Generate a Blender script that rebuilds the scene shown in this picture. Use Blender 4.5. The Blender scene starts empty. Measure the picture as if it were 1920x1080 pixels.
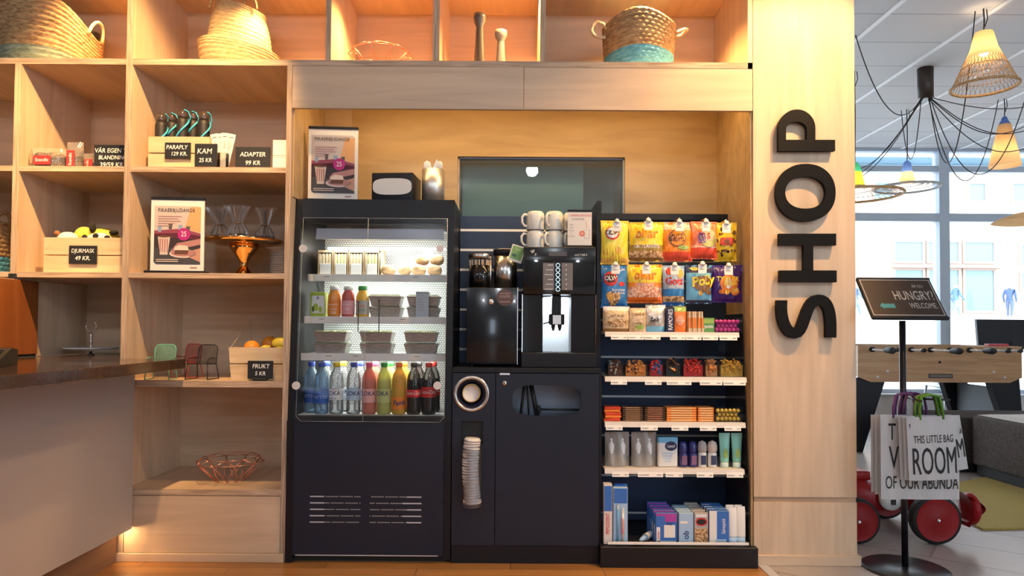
import bpy, bmesh, math, random
from mathutils import Vector, Matrix, Euler
random.seed(7)
SC = bpy.context.scene
COL = SC.collection
PI = math.pi
# ------------------------------------------------------------------ camera
CAM_LOC = Vector((0.0, -2.844, 0.967))
FPX = 1280.0
PITCH, ROLL = math.radians(1.4), 0.0066
SHX, SHY = 0.0, 46.0 / 1920
cam_rot = (Matrix.Rotation(PI/2 + PITCH, 4, 'X') @ Matrix.Rotation(ROLL, 4, 'Z'))
cd = bpy.data.cameras.new('camera'); cam = bpy.data.objects.new('camera', cd); COL.objects.link(cam)
cam.matrix_world = Matrix.Translation(CAM_LOC) @ cam_rot
cd.sensor_width = 36.0; cd.lens = 36.0 * FPX / 1920; cd.shift_x = SHX; cd.shift_y = SHY
cd.clip_start = 0.05; cd.clip_end = 300
SC.camera = cam
def ray(px, py):
    v = Vector(((px - 960)/FPX + SHX*1920/FPX, (540 - py)/FPX + SHY*1920/FPX, -1.0))
    return cam_rot.to_3x3() @ v
def P(px, py, y):                     # the point of the plane at depth y seen at a pixel of the photo
    d = ray(px, py); t = (y - CAM_LOC.y)/d.y
    return CAM_LOC.x + d.x*t, CAM_LOC.z + d.z*t
def X(px, py, y): return P(px, py, y)[0]
def Z(px, py, y): return P(px, py, y)[1]
def F(px, py, z=0.0):                 # the point of the level z
    d = ray(px, py); t = (z - CAM_LOC.z)/d.z
    return CAM_LOC.x + d.x*t, CAM_LOC.y + d.y*t
# ------------------------------------------------------------------ view, world, lights
SC.view_settings.view_transform = 'Standard'
SC.view_settings.look = 'None'
SC.view_settings.gamma = 1.0
SC.view_settings.use_curve_mapping = False
SC.view_settings.exposure = 0.0
SC.cycles.use_denoising = True
SC.cycles.max_bounces = 10
SC.cycles.diffuse_bounces = 5
SC.cycles.transparent_max_bounces = 24
SC.cycles.sample_clamp_indirect = 6.0
SC.cycles.caustics_reflective = False
SC.cycles.caustics_refractive = False
w = bpy.data.worlds.new('daylight'); SC.world = w; w.use_nodes = True
bg = w.node_tree.nodes['Background']
bg.inputs[0].default_value = (0.74, 0.86, 1.0, 1); bg.inputs[1].default_value = 7.0
WARM = (1.0, 0.58, 0.23)
def spot(name, loc, target, watts, angle, blend=0.6, col=WARM, r=0.035):
    l = bpy.data.lights.new(name, 'SPOT'); l.energy = watts; l.color = col
    l.spot_size = math.radians(angle); l.spot_blend = blend; l.shadow_soft_size = r
    o = bpy.data.objects.new(name, l); COL.objects.link(o); o.location = loc
    o.rotation_euler = (Vector(target) - Vector(loc)).to_track_quat('-Z', 'Y').to_euler()
    return o
def area(name, loc, sx, sy, watts, col, rot=(0, 0, 0)):
    l = bpy.data.lights.new(name, 'AREA'); l.shape = 'RECTANGLE'; l.size = sx; l.size_y = sy
    l.energy = watts; l.color = col
    o = bpy.data.objects.new(name, l); COL.objects.link(o); o.location = loc; o.rotation_euler = rot
    return o
def point(name, loc, watts, col, r=0.02):
    l = bpy.data.lights.new(name, 'POINT'); l.energy = watts; l.color = col; l.shadow_soft_size = r
    o = bpy.data.objects.new(name, l); COL.objects.link(o); o.location = loc
    return o
CEIL = 2.87
SPOTS = [(1.45, -0.80, 0.98, 0.0, 1.98, 75, 34), (0.86, -0.80, 0.84, 0.05, 0.80, 90, 31), (1.75, -0.83, 0.93, 0.0, 1.60, 205, 58), (-0.98, -0.80, -1.62, 0.05, 1.60, 285, 60), (-1.80, -0.80, -2.25, 0.05, 1.20, 210, 42)]  # first two spots are added to brighten the fascia end and the rack
for px_, py_ in ((-2.2, -3.2), (0.2, -3.2), (2.6, -3.2), (-1.0, -5.0), (1.8, -5.0)):  # unseen fill lamps added for cool ambient light
    point('ambient_fill_light', (px_, py_, CEIL-0.25), 31, (0.84, 0.92, 1.0), 0.06)
sun = bpy.data.lights.new('sun', 'SUN'); sun.energy = 3.0; sun.angle = math.radians(2); sun.color = (1.0, 0.95, 0.88)
so = bpy.data.objects.new('sun', sun); COL.objects.link(so); so.rotation_euler = (math.radians(40), 0, math.radians(-20))
for sx, sy, tx, ty, tz, pw, an in SPOTS:
    spot('ceiling_downlight', (sx, sy, CEIL-0.04), (tx, ty, tz), pw, an)
for px_ in (-1.80, -1.02, -0.56, 0.05, 0.62):          # puck lights under the top board of the shelving
    spot('shelf_puck_light', (px_, 0.035 if px_ > 0.5 else 0.10, 2.495), (px_, 0.12, 2.0), 45 if px_ < -1.5 else (125 if px_ > 0.5 else 85), 125, 0.8, (1.0, 0.53, 0.19), 0.03)
area('niche_strip_light', (0.05, 0.075, 2.035), 1.75, 0.03, 6.6, (1.0, 0.66, 0.28), (math.radians(18), 0, 0))
spot('plinth_light', (-1.62, -0.06, 0.135), (-1.50, 0.0, 0.08), 3.0, 140, 0.8, (1.0, 0.60, 0.27), 0.02)
# ------------------------------------------------------------------ materials
MATS = {}
def srgb(r, g, b):
    f = lambda c: (c/255/12.92) if c/255 <= 0.04045 else ((c/255+0.055)/1.055)**2.4
    return (f(r), f(g), f(b))
def mat(name, col, rough=0.5, metal=0.0, coat=0.0, emit=None, es=0.0, spec=0.5, trans=0.0, alpha=1.0):
    if name in MATS: return MATS[name]
    m = bpy.data.materials.new(name); m.use_nodes = True
    b = m.node_tree.nodes['Principled BSDF']
    b.inputs['Base Color'].default_value = (*col, 1); b.inputs['Roughness'].default_value = rough
    b.inputs['Metallic'].default_value = metal; b.inputs['Coat Weight'].default_value = coat
    b.inputs['Coat Roughness'].default_value = 0.05
    b.inputs['Specular IOR Level'].default_value = spec
    b.inputs['Transmission Weight'].default_value = trans; b.inputs['Alpha'].default_value = alpha
    if emit:
        b.inputs['Emission Color'].default_value = (*emit, 1); b.inputs['Emission Strength'].default_value = es
    MATS[name] = m
    return m
def glass(name, tint=(0.97, 0.985, 0.98), rough=0.02, gl=1.0, frost=0.0, frostcol=(0.9, 0.92, 0.92)):
    """thin clear sheet: transparent plus a fresnel reflection, with an optional milky share"""
    if name in MATS: return MATS[name]
    m = bpy.data.materials.new(name); m.use_nodes = True; t = m.node_tree; n = t.nodes
    for x in list(n): n.remove(x)
    out = n.new('ShaderNodeOutputMaterial'); tr = n.new('ShaderNodeBsdfTransparent'); tr.inputs[0].default_value = (*tint, 1)
    g = n.new('ShaderNodeBsdfGlossy'); g.inputs['Roughness'].default_value = rough
    fr = n.new('ShaderNodeFresnel'); fr.inputs[0].default_value = 1.45
    mu = n.new('ShaderNodeMath'); mu.operation = 'MULTIPLY'; mu.inputs[1].default_value = gl
    t.links.new(fr.outputs[0], mu.inputs[0])
    mx = n.new('ShaderNodeMixShader'); t.links.new(mu.outputs[0], mx.inputs[0])
    t.links.new(tr.outputs[0], mx.inputs[1]); t.links.new(g.outputs[0], mx.inputs[2])
    last = mx
    if frost > 0:
        d = n.new('ShaderNodeBsdfDiffuse'); d.inputs[0].default_value = (*frostcol, 1)
        m2 = n.new('ShaderNodeMixShader'); m2.inputs[0].default_value = frost
        t.links.new(mx.outputs[0], m2.inputs[1]); t.links.new(d.outputs[0], m2.inputs[2]); last = m2
    t.links.new(last.outputs[0], out.inputs[0])
    MATS[name] = m
    return m
def noisy(name, c1, c2, scale=(1, 1, 1), nscale=5.0, detail=5, rough=0.5, bump=0.0, coat=0.0, metal=0.0, lo=0.35, hi=0.65, wave=None, distort=0.6):
    if name in MATS: return MATS[name]
    m = mat(name, c1, rough, metal, coat); t = m.node_tree; n = t.nodes; b = n['Principled BSDF']
    tc = n.new('ShaderNodeTexCoord'); mp = n.new('ShaderNodeMapping'); mp.inputs['Scale'].default_value = scale
    t.links.new(tc.outputs['Object'], mp.inputs[0])
    nz = n.new('ShaderNodeTexNoise'); nz.inputs['Scale'].default_value = nscale; nz.inputs['Detail'].default_value = detail
    nz.inputs['Distortion'].default_value = distort
    t.links.new(mp.outputs[0], nz.inputs['Vector'])
    src = nz.outputs['Fac']
    if wave:
        wv = n.new('ShaderNodeTexWave'); wv.bands_direction = wave[0]; wv.inputs['Scale'].default_value = wave[1]
        wv.inputs['Distortion'].default_value = wave[2]; wv.inputs['Detail'].default_value = 2
        t.links.new(tc.outputs['Object'], wv.inputs['Vector'])
        mm = n.new('ShaderNodeMath'); mm.operation = 'MULTIPLY_ADD'; mm.inputs[1].default_value = wave[3]
        t.links.new(wv.outputs['Fac'], mm.inputs[0]); t.links.new(nz.outputs['Fac'], mm.inputs[2]); src = mm.outputs[0]
    r = n.new('ShaderNodeValToRGB'); r.color_ramp.elements[0].position = lo; r.color_ramp.elements[1].position = hi
    r.color_ramp.elements[0].color = (*c1, 1); r.color_ramp.elements[1].color = (*c2, 1)
    t.links.new(src, r.inputs[0]); t.links.new(r.outputs[0], b.inputs['Base Color'])
    if bump:
        bp = n.new('ShaderNodeBump'); bp.inputs['Strength'].default_value = bump; bp.inputs['Distance'].default_value = 0.01
        t.links.new(src, bp.inputs['Height']); t.links.new(bp.outputs[0], b.inputs['Normal'])
    return m
def bricky(name, c1, c2, mortar, bw, bh, ms=0.004, rough=0.4, rot=0.0, offset=0.5, grain=True, axes=None):
    if name in MATS: return MATS[name]
    m = mat(name, c1, rough); t = m.node_tree; n = t.nodes; b = n['Principled BSDF']
    tc = n.new('ShaderNodeTexCoord'); mp = n.new('ShaderNodeMapping'); mp.inputs['Rotation'].default_value = (0, 0, rot) if axes is None else axes
    t.links.new(tc.outputs['Object'], mp.inputs[0])
    br = n.new('ShaderNodeTexBrick'); br.offset = offset
    br.inputs['Color1'].default_value = (*c1, 1); br.inputs['Color2'].default_value = (*c2, 1); br.inputs['Mortar'].default_value = (*mortar, 1)
    br.inputs['Scale'].default_value = 1.0; br.inputs['Brick Width'].default_value = bw; br.inputs['Row Height'].default_value = bh
    br.inputs['Mortar Size'].default_value = ms; br.inputs['Mortar Smooth'].default_value = 0.3
    t.links.new(mp.outputs[0], br.inputs['Vector'])
    col = br.outputs['Color']
    if grain:
        mp2 = n.new('ShaderNodeMapping'); mp2.inputs['Scale'].default_value = (2.0, 26, 1)
        t.links.new(mp.outputs[0], mp2.inputs[0])
        nz = n.new('ShaderNodeTexNoise'); nz.inputs['Scale'].default_value = 3; nz.inputs['Detail'].default_value = 6
        t.links.new(mp2.outputs[0], nz.inputs['Vector'])
        rr = n.new('ShaderNodeValToRGB'); rr.color_ramp.elements[0].color = (0.62, 0.62, 0.62, 1); rr.color_ramp.elements[1].color = (1.15, 1.15, 1.15, 1)
        t.links.new(nz.outputs['Fac'], rr.inputs[0])
        mu = n.new('ShaderNodeMix'); mu.data_type = 'RGBA'; mu.blend_type = 'MULTIPLY'; mu.inputs[0].default_value = 1.0
        t.links.new(col, mu.inputs[6]); t.links.new(rr.outputs[0], mu.inputs[7]); col = mu.outputs[2]
    t.links.new(col, b.inputs['Base Color'])
    return m
# wood families
BV = noisy('birch_upright', (0.56, 0.41, 0.275), (0.68, 0.51, 0.35), (9, 9, 0.7), 2.2, 6, rough=0.45)
BH = noisy('birch_level', (0.56, 0.41, 0.275), (0.68, 0.51, 0.35), (0.7, 9, 9), 2.2, 6, rough=0.45)
BD = noisy('birch_shelf', (0.56, 0.41, 0.275), (0.67, 0.50, 0.345), (9, 0.7, 9), 2.0, 6, rough=0.45)
OAKV = noisy('oak_niche', (0.46, 0.30, 0.14), (0.60, 0.41, 0.20), (0.8, 7, 5), 2.4, 7, rough=0.4)
EDGE = noisy('plywood_edge', (0.36, 0.25, 0.165), (0.62, 0.46, 0.32), (3, 3, 60), 2.0, 3, rough=0.6)
EDGEV = noisy('plywood_edge_upright', (0.36, 0.25, 0.165), (0.62, 0.46, 0.32), (90, 3, 3), 2.0, 3, rough=0.6)
PINE = noisy('pine_crate', (0.60, 0.43, 0.25), (0.72, 0.55, 0.34), (1.2, 12, 14), 3, 5, rough=0.55)
OAKF = bricky('oak_floorboards', (0.37, 0.160, 0.042), (0.50, 0.235, 0.068), (0.13, 0.06, 0.02), 0.75, 0.07, 0.0018, rough=0.32)
TILEF = bricky('lounge_floor_boards', (0.42, 0.375, 0.35), (0.48, 0.43, 0.40), (0.25, 0.22, 0.205), 0.9, 0.30, 0.006, rough=0.3, rot=math.radians(38))
BLACK = mat('matt_black_laminate', (0.009, 0.009, 0.012), 0.42, spec=0.3)
BLUEB = mat('blueblack_laminate', (0.012, 0.017, 0.031), 0.42, spec=0.35)
SLATB = mat('slatwall_blue_grey', (0.026, 0.047, 0.105), 0.45, spec=0.35)
GLOSS = mat('gloss_black', (0.006, 0.007, 0.009), 0.06, coat=0.5)
DARK = mat('soft_black', (0.012, 0.012, 0.013), 0.6)
WHITE = mat('white_plastic', (0.80, 0.80, 0.78), 0.35)
PAPER = mat('white_paper', (0.78, 0.76, 0.72), 0.7)
CHROME = mat('chrome', (0.82, 0.82, 0.82), 0.08, metal=1.0)
STEEL = mat('brushed_steel', (0.62, 0.60, 0.57), 0.24, metal=1.0)
GOLD = mat('polished_gold', (0.80, 0.47, 0.17), 0.07, metal=1.0)
COPPER = mat('copper_wire', (0.80, 0.33, 0.22), 0.3, metal=0.75)
ALU = mat('aluminium_strip', (0.72, 0.74, 0.78), 0.35, metal=0.6)
SLOT = mat('slot_lip', (0.86, 0.88, 0.90), 0.4)
CHALK = mat('chalkboard', (0.011, 0.012, 0.014), 0.55)
CHALKW = mat('chalk_lettering', (0.86, 0.86, 0.82), 0.8)
CLEAR = glass('clear_acrylic', gl=0.6)
CELLO = glass('cellophane', (0.97, 0.96, 0.95), 0.10, 1.5, 0.10, (0.9, 0.88, 0.85))
# ------------------------------------------------------------------ mesh builder
class MB:
    def __init__(s): s.bm = bmesh.new(); s.mats = []; s.M = Matrix.Identity(4)
    def mi(s, m):
        if m not in s.mats: s.mats.append(m)
        return s.mats.index(m)
    def _new(s, verts, faces, m, smooth=False):
        i = s.mi(m); vs = [s.bm.verts.new(s.M @ Vector(v)) for v in verts]
        for f in faces:
            try:
                fc = s.bm.faces.new([vs[k] for k in f]); fc.material_index = i; fc.smooth = smooth
            except ValueError: pass
        return vs
    def box(s, x0, x1, y0, y1, z0, z1, m, bev=0.0, seg=1):
        if x0 > x1: x0, x1 = x1, x0
        if y0 > y1: y0, y1 = y1, y0
        if z0 > z1: z0, z1 = z1, z0
        V = [(x0,y0,z0),(x1,y0,z0),(x1,y1,z0),(x0,y1,z0),(x0,y0,z1),(x1,y0,z1),(x1,y1,z1),(x0,y1,z1)]
        Fc = [(0,3,2,1),(4,5,6,7),(0,1,5,4),(1,2,6,5),(2,3,7,6),(3,0,4,7)]
        if bev <= 0: s._new(V, Fc, m); return
        b = bmesh.new(); vs = [b.verts.new(v) for v in V]
        for f in Fc: b.faces.new([vs[k] for k in f])
        bev = min(bev, 0.45*min(x1-x0, y1-y0, z1-z0))
        bmesh.ops.bevel(b, geom=b.edges[:], offset=bev, segments=seg, profile=0.5, affect='EDGES')
        b.verts.index_update()
        s._new([v.co[:] for v in b.verts], [[v.index for v in f.verts] for f in b.faces], m, seg > 1); b.free()
    def quad(s, pts, m): s._new(pts, [list(range(len(pts)))], m)
    def lathe(s, cx, cy, prof, m, n=24, sx=1.0, sy=1.0, smooth=True, caps=True, twist=None):
        V = []; Fc = []; k = len(prof)
        for j, (r, z) in enumerate(prof):
            for i in range(n):
                a = 2*PI*i/n
                V.append((cx + r*sx*math.cos(a), cy + r*sy*math.sin(a), z))
        for j in range(k-1):
            for i in range(n):
                i2 = (i+1) % n
                Fc.append((j*n+i, j*n+i2, (j+1)*n+i2, (j+1)*n+i))
        if caps:
            if prof[0][0] > 1e-5: Fc.append(tuple(range(n-1, -1, -1)))
            if prof[-1][0] > 1e-5: Fc.append(tuple((k-1)*n+i for i in range(n)))
        s._new(V, Fc, m, smooth)
    def mlathe(s, cx, cy, prof, n=24, sx=1.0, sy=1.0):
        """profile of (r, z, material): each band takes the material of its upper point"""
        for a, b in zip(prof[:-1], prof[1:]):
            s.lathe(cx, cy, [a[:2], b[:2]], b[2], n, sx, sy, True, False)
    def tube(s, pts, r, m, n=6, closed=False, smooth=True):
        pts = [Vector(p) for p in pts]; k = len(pts)
        if k < 2: return
        V = []; Fc = []; prev = None
        rs = r if isinstance(r, (list, tuple)) else [r]*k
        for i, p in enumerate(pts):
            if closed: t = pts[(i+1) % k] - pts[i-1]
            else: t = pts[min(i+1, k-1)] - pts[max(i-1, 0)]
            t = t.normalized() if t.length > 1e-9 else Vector((0, 0, 1))
            if prev is None:
                u = t.orthogonal().normalized()
            else:
                u = prev - t*prev.dot(t)
                u = u.normalized() if u.length > 1e-6 else t.orthogonal().normalized()
            prev = u; v = t.cross(u)
            for j in range(n):
                a = 2*PI*j/n
                V.append(p + (u*math.cos(a) + v*math.sin(a))*rs[i])
        rng = k if closed else k-1
        for i in range(rng):
            for j in range(n):
                j2 = (j+1) % n; i2 = (i+1) % k
                Fc.append((i*n+j, i*n+j2, i2*n+j2, i2*n+j))
        if not closed:
            Fc.append(tuple(range(n-1, -1, -1))); Fc.append(tuple((k-1)*n+j for j in range(n)))
        s._new(V, Fc, m, smooth)
    def cyl(s, p0, p1, r, m, n=16): s.tube([p0, p1], r, m, n)
    def prism(s, poly, y0, y1, m, smooth=False):
        """polygon in x-z extruded along y"""
        k = len(poly); V = [(x, y0, z) for x, z in poly] + [(x, y1, z) for x, z in poly]
        Fc = [tuple(range(k)), tuple(range(2*k-1, k-1, -1))] + [(i, k+i, k+(i+1) % k, (i+1) % k) for i in range(k)]
        s._new(V, Fc, m, smooth)
    def zprism(s, poly, z0, z1, m):
        k = len(poly); V = [(x, y, z0) for x, y in poly] + [(x, y, z1) for x, y in poly]
        Fc = [tuple(range(k-1, -1, -1)), tuple(range(k, 2*k))] + [(i, (i+1) % k, k+(i+1) % k, k+i) for i in range(k)]
        s._new(V, Fc, m)
    def xprism(s, poly, x0, x1, m):
        k = len(poly); V = [(x0, y, z) for y, z in poly] + [(x1, y, z) for y, z in poly]
        Fc = [tuple(range(k)), tuple(range(2*k-1, k-1, -1))] + [(i, k+i, k+(i+1) % k, (i+1) % k) for i in range(k)]
        s._new(V, Fc, m)
    def ring(s, outer, inner, y0, y1, m):
        """plate between two loops of equal count (x-z), extruded along y"""
        k = len(outer)
        V = [(x, y0, z) for x, z in outer] + [(x, y0, z) for x, z in inner] + [(x, y1, z) for x, z in outer] + [(x, y1, z) for x, z in inner]
        Fc = []
        for i in range(k):
            j = (i+1) % k
            Fc += [(i, j, k+j, k+i), (2*k+i, 3*k+i, 3*k+j, 2*k+j), (i, 2*k+i, 2*k+j, j), (k+i, k+j, 3*k+j, 3*k+i)]
        s._new(V, Fc, m)
    def ball(s, c, r, m, n=12, sx=1, sy=1, sz=1):
        h = max(4, n//2); V = [(c[0], c[1], c[2]-r*sz)]; Fc = []
        for j in range(1, h):
            b = -PI/2 + PI*j/h
            for i in range(n):
                a = 2*PI*i/n
                V.append((c[0]+r*sx*math.cos(b)*math.cos(a), c[1]+r*sy*math.cos(b)*math.sin(a), c[2]+r*sz*math.sin(b)))
        V.append((c[0], c[1], c[2]+r*sz)); top = len(V)-1
        for i in range(n):
            Fc.append((0, 1+(i+1) % n, 1+i)); Fc.append((top, 1+(h-2)*n+i, 1+(h-2)*n+(i+1) % n))
        for j in range(h-2):
            for i in range(n):
                i2 = (i+1) % n
                Fc.append((1+j*n+i, 1+j*n+i2, 1+(j+1)*n+i2, 1+(j+1)*n+i))
        s._new(V, Fc, m, True)
    def grid(s, fn, nu, nv, m, smooth=True):
        """fn(u,v)->point; m a material or a function (u,v)->material"""
        V = [fn(i/nu, j/nv) for j in range(nv+1) for i in range(nu+1)]
        vs = [s.bm.verts.new(s.M @ Vector(v)) for v in V]
        for j in range(nv):
            for i in range(nu):
                q = [vs[j*(nu+1)+i], vs[j*(nu+1)+i+1], vs[(j+1)*(nu+1)+i+1], vs[(j+1)*(nu+1)+i]]
                try: f = s.bm.faces.new(q)
                except ValueError: continue
                mm = m((i+0.5)/nu, (j+0.5)/nv) if callable(m) else m
                f.material_index = s.mi(mm); f.smooth = smooth
    def shape(s, V, Fc, m, fn=None, smooth=False):
        s._new([fn(v) if fn else v for v in V], Fc, m, smooth)
    def build(s, name, parent=None, loc=None, rot=None):
        me = bpy.data.meshes.new(name)
        s.bm.normal_update(); s.bm.to_mesh(me); s.bm.free()
        for m in s.mats: me.materials.append(m)
        o = bpy.data.objects.new(name, me); COL.objects.link(o)
        if parent is not None: o.parent = parent
        if loc is not None: o.location = loc
        if rot is not None: o.rotation_euler = rot
        return o
def tag(o, label, cat, group=None, kind=None):
    o['label'] = label; o['category'] = cat
    if group: o['group'] = group
    if kind: o['kind'] = kind
    return o
def thing(name, label, cat, loc=(0, 0, 0), rot=(0, 0, 0), group=None):
    o = bpy.data.objects.new(name, None); COL.objects.link(o); o.empty_display_size = 0.05
    o.location = loc; o.rotation_euler = rot if isinstance(rot, (tuple, list)) else (0, 0, rot)
    return tag(o, label, cat, group)
def struct(name, mb, label=None, cat=None):
    o = mb.build(name); o['kind'] = 'structure'
    if label: o['label'] = label
    if cat: o['category'] = cat
    return o
def dup(root, loc=None, rot=None, label=None):
    r = root.copy(); COL.objects.link(r)
    if loc is not None: r.location = loc
    if rot is not None: r.rotation_euler = rot if isinstance(rot, (tuple, list)) else (0, 0, rot)
    if label: r['label'] = label
    for ch in list(root.children):
        c = ch.copy(); COL.objects.link(c); c.parent = r
        for g in list(ch.children):
            d = g.copy(); COL.objects.link(d); d.parent = c
    return r
_TX = {}
def text(s, size=1.0, bold=0.0, xs=1.0, align='CENTER', shear=0.0, spacing=1.0):
    """lettering as flat triangles in x-z, centred on the origin"""
    key = (s, size, bold, xs, align, shear, spacing)
    if key in _TX: return _TX[key]
    full = bold
    if 'M' in s and bold > 0.001: bold = 0.001                # wide M strokes: thickened below by shifted copies instead
    c = bpy.data.curves.new('lettering', 'FONT'); c.body = s; c.size = size; c.align_x = align; c.align_y = 'CENTER'
    c.offset = bold*size; c.resolution_u = 3; c.shear = shear; c.space_character = spacing
    o = bpy.data.objects.new('lettering', c); COL.objects.link(o)
    dg = bpy.context.evaluated_depsgraph_get(); dg.update()
    me = bpy.data.meshes.new_from_object(o.evaluated_get(dg))
    V = [(v.co.x*xs, 0.0, v.co.y) for v in me.vertices]; me.calc_loop_triangles(); Fc = [tuple(p.vertices) for p in me.loop_triangles]
    bpy.data.objects.remove(o); bpy.data.curves.remove(c); bpy.data.meshes.remove(me)
    if full > bold:
        n = len(V); d = full*size*0.8; base = list(V); bf = list(Fc); V = []; Fc = []
        for k, dx in enumerate((-d, 0.0, d)): V += [(x+dx, -0.00015*k, z) for x, y, z in base]; Fc += [tuple(i+k*n for i in f) for f in bf]
    _TX[key] = (V, Fc)
    return _TX[key]
def put_text(mb, s, x, y, z, size, m, bold=0.0, xs=1.0, align='CENTER', shear=0.0, fn=None, rot=0.0, spacing=1.0, depth=0.0):
    V, Fc = text(s, size, bold, xs, align, shear, spacing); ca, sa = math.cos(rot), math.sin(rot)
    def f(v):
        q = (x + v[0]*ca - v[2]*sa, y + v[1], z + v[0]*sa + v[2]*ca)
        return fn(q) if fn else q
    mb.shape(V, Fc, m, f)
def arc(cx, cz, rx, rz, a0, a1, n): return [(cx + rx*math.cos(a0+(a1-a0)*i/n), cz + rz*math.sin(a0+(a1-a0)*i/n)) for i in range(n+1)]
def loopo(cx, cz, rx, rz, n=32, p=2.0):
    out = []
    for i in range(n):
        a = 2*PI*i/n; c, q = math.cos(a), math.sin(a)
        out.append((cx + rx*math.copysign(abs(c)**(2/p), c), cz + rz*math.copysign(abs(q)**(2/p), q)))
    return out
def disc(mb, cx, y, cz, rx, rz, m, n=24, fn=None, p=2.0):
    pts = [(x, y, z) for x, z in loopo(cx, cz, rx, rz, n, p)] + [(cx, y, cz)]
    mb.shape(pts, [(i, (i+1) % n, n) for i in range(n)], m, fn)
# ================================================================== the setting
SH = -0.30                                     # (margin of the room shell around what the photo shows)
D = 0.483                                      # depth of the shelving
b = MB(); b.box(-4.5, 1.02, -7.0, 0.9, -0.05, 0.0, OAKF); struct('floor', b, 'orange oak strip floor in front of the shelving', 'floor')
b = MB(); b.box(1.06, 7.5, -7.0, 4.30, -0.05, 0.0, TILEF); struct('floor_lounge', b, 'pale wood-look floor of the lounge behind the column', 'floor')
b = MB(); b.box(1.02, 1.06, -7.0, 0.9, -0.05, 0.003, ALU, 0.001); struct('trim_1', b, 'metal joint strip between the two floors', 'floor trim')
CT = bricky('ceiling_tiles', (0.66, 0.66, 0.67), (0.68, 0.68, 0.69), (0.40, 0.40, 0.42), 30.0, 0.40, 0.006, rough=0.8, grain=False)
b = MB(); b.box(-4.5, 7.5, -7.0, 4.30, CEIL, CEIL+0.1, CT); struct('ceiling', b, 'white suspended tile ceiling', 'ceiling')
TB = mat('ceiling_bar_white', (0.92, 0.93, 0.95), 0.5)
for k in range(-3, 8):
    xx = 2.23 + 0.6*k
    if 1.6 < xx < 6.9:
        b = MB(); b.box(xx-0.016, xx+0.016, 0.5, 4.28, CEIL-0.008, CEIL-0.0005, TB); struct('trim_2', b, 'white ceiling grid bar', 'ceiling bar')
# walls around, out of the frame
PLAST = mat('plaster_white', (0.62, 0.60, 0.57), 0.8)
b = MB(); b.box(-4.6, -4.5, -7.0, 0.9, 0, CEIL, PLAST); struct('wall_left', b)
b = MB(); b.box(7.5, 7.6, -7.0, 4.30, 0, CEIL, PLAST); struct('wall_right', b)
# solid mass behind the shelving, with a recess behind the niche window
wx0, wz1 = P(858, 293, D); wx1 = X(1172, 300, D)
wz0 = 0.72
GREY = mat('recess_grey', (0.46, 0.50, 0.52), 0.6)
b = MB()
b.box(-4.5, wx0, D+0.02, 0.88, 0, CEIL, PLAST); b.box(wx1, 1.30, D+0.02, 0.88, 0, CEIL, PLAST)
b.box(wx0, wx1, D+0.02, 0.88, wz1+0.12, CEIL, PLAST); b.box(wx0, wx1, D+0.02, 0.88, 0, wz0, PLAST)
b.box(wx0, wx1, 0.86, 0.88, wz0, wz1+0.12, GREY)
struct('wall_back', b, 'wall behind the shelving', 'wall')
# niche window: pane and the green board behind it
b = MB(); b.box(wx0+0.012, X(1092, 350, 0.70), 0.66, 0.68, wz0+0.05, Z(980, 308, 0.67), mat('green_board', (0.16, 0.30, 0.33), 0.5))
tag(b.build('green_board'), 'grey-green board behind the small window glass in the niche', 'board')
b = MB(); b.box(wx0+0.001, wx1-0.001, D+0.03, D+0.036, wz0, wz1-0.001, glass('window_glass', (0.93, 0.97, 0.96), 0.01, 1.0, 0.06, (0.6, 0.66, 0.66))); struct('window_1', b, 'small greenish glass window in the back of the niche', 'window')
FRM = mat('window_frame_grey', (0.42, 0.46, 0.54), 0.45)
b = MB()
b.box(wx0, wx0+0.008, D+0.02, D+0.10, wz0, wz1, BH); b.box(wx1-0.008, wx1, D+0.02, D+0.10, wz0, wz1, FRM); b.box(wx0, wx1, D+0.02, D+0.10, wz1-0.006, wz1, FRM)
struct('trim_3', b, 'thin frame of the niche window', 'window frame')
# ------------------------------------------------------------------ shelving unit: one built-in with uprights and shelves
def upright(name, root, p, y0, y1, m=BV):
    """p: x-left, y, x-right of the front edge in the photo, top z, bottom z"""
    x0, x1, z0, z1 = p
    b = MB(); b.box(x0, x1, y0+0.003, y1, z0, z1, m); b.box(x0, x1, y0, y0+0.003, z0, z1, EDGEV)
    return b.build(name, root)
def board(name, root, x0, x1, z0, z1, y0=0.0, y1=D, m=BD):
    b = MB(); b.box(x0, x1, y0+0.003, y1, z0, z1, m); b.box(x0, x1, y0, y0+0.003, z0, z1, EDGE)
    return b.build(name, root)
TOPZ = 2.51
xP1a, xP1b = X(233, 300, 0), X(245, 300, 0)
xP2a, xP2b = X(536, 300, 0), X(546, 300, 0)
xP0a, xP0b = X(24, 300, 0), X(36, 300, 0)
xD1a, xD1b = X(611, 60, 0), X(621, 60, 0)
xD2a, xD2b = X(812, 60, 0), X(824, 60, 0)
xD3a, xD3b = X(1013, 60, 0), X(1023, 60, 0)
xR = X(1412, 100, 0)                            # left face of the column
zT1, zT0 = Z(400, 111, 0), Z(400, 122, 0)       # top shelf (upper and lower edge)
zA1, zA0 = Z(390, 313, 0), Z(390, 323, 0)
zB1, zB0 = Z(390, 512, 0), Z(390, 522, 0)
zC1, zC0 = Z(390, 714, 0), Z(390, 726, 0)
zD1, zD0 = Z(390, 918, 0), Z(390, 929, 0)
zCT = 0.835                                     # counter top level
shelf = thing('shelving_unit', 'tall built-in birch plywood shelving unit with open compartments and a deep niche', 'shelving', (0, 0, 0))
XL = -3.2
upright('upright', shelf, (xP1a, xP1b, 0.0, TOPZ), 0, D)
upright('upright', shelf, (xP2a, xP2b, 0.0, zT0), 0, D)
upright('upright', shelf, (xP0a, xP0b, Z(30, 522, 0), zT0), 0, D)
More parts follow.
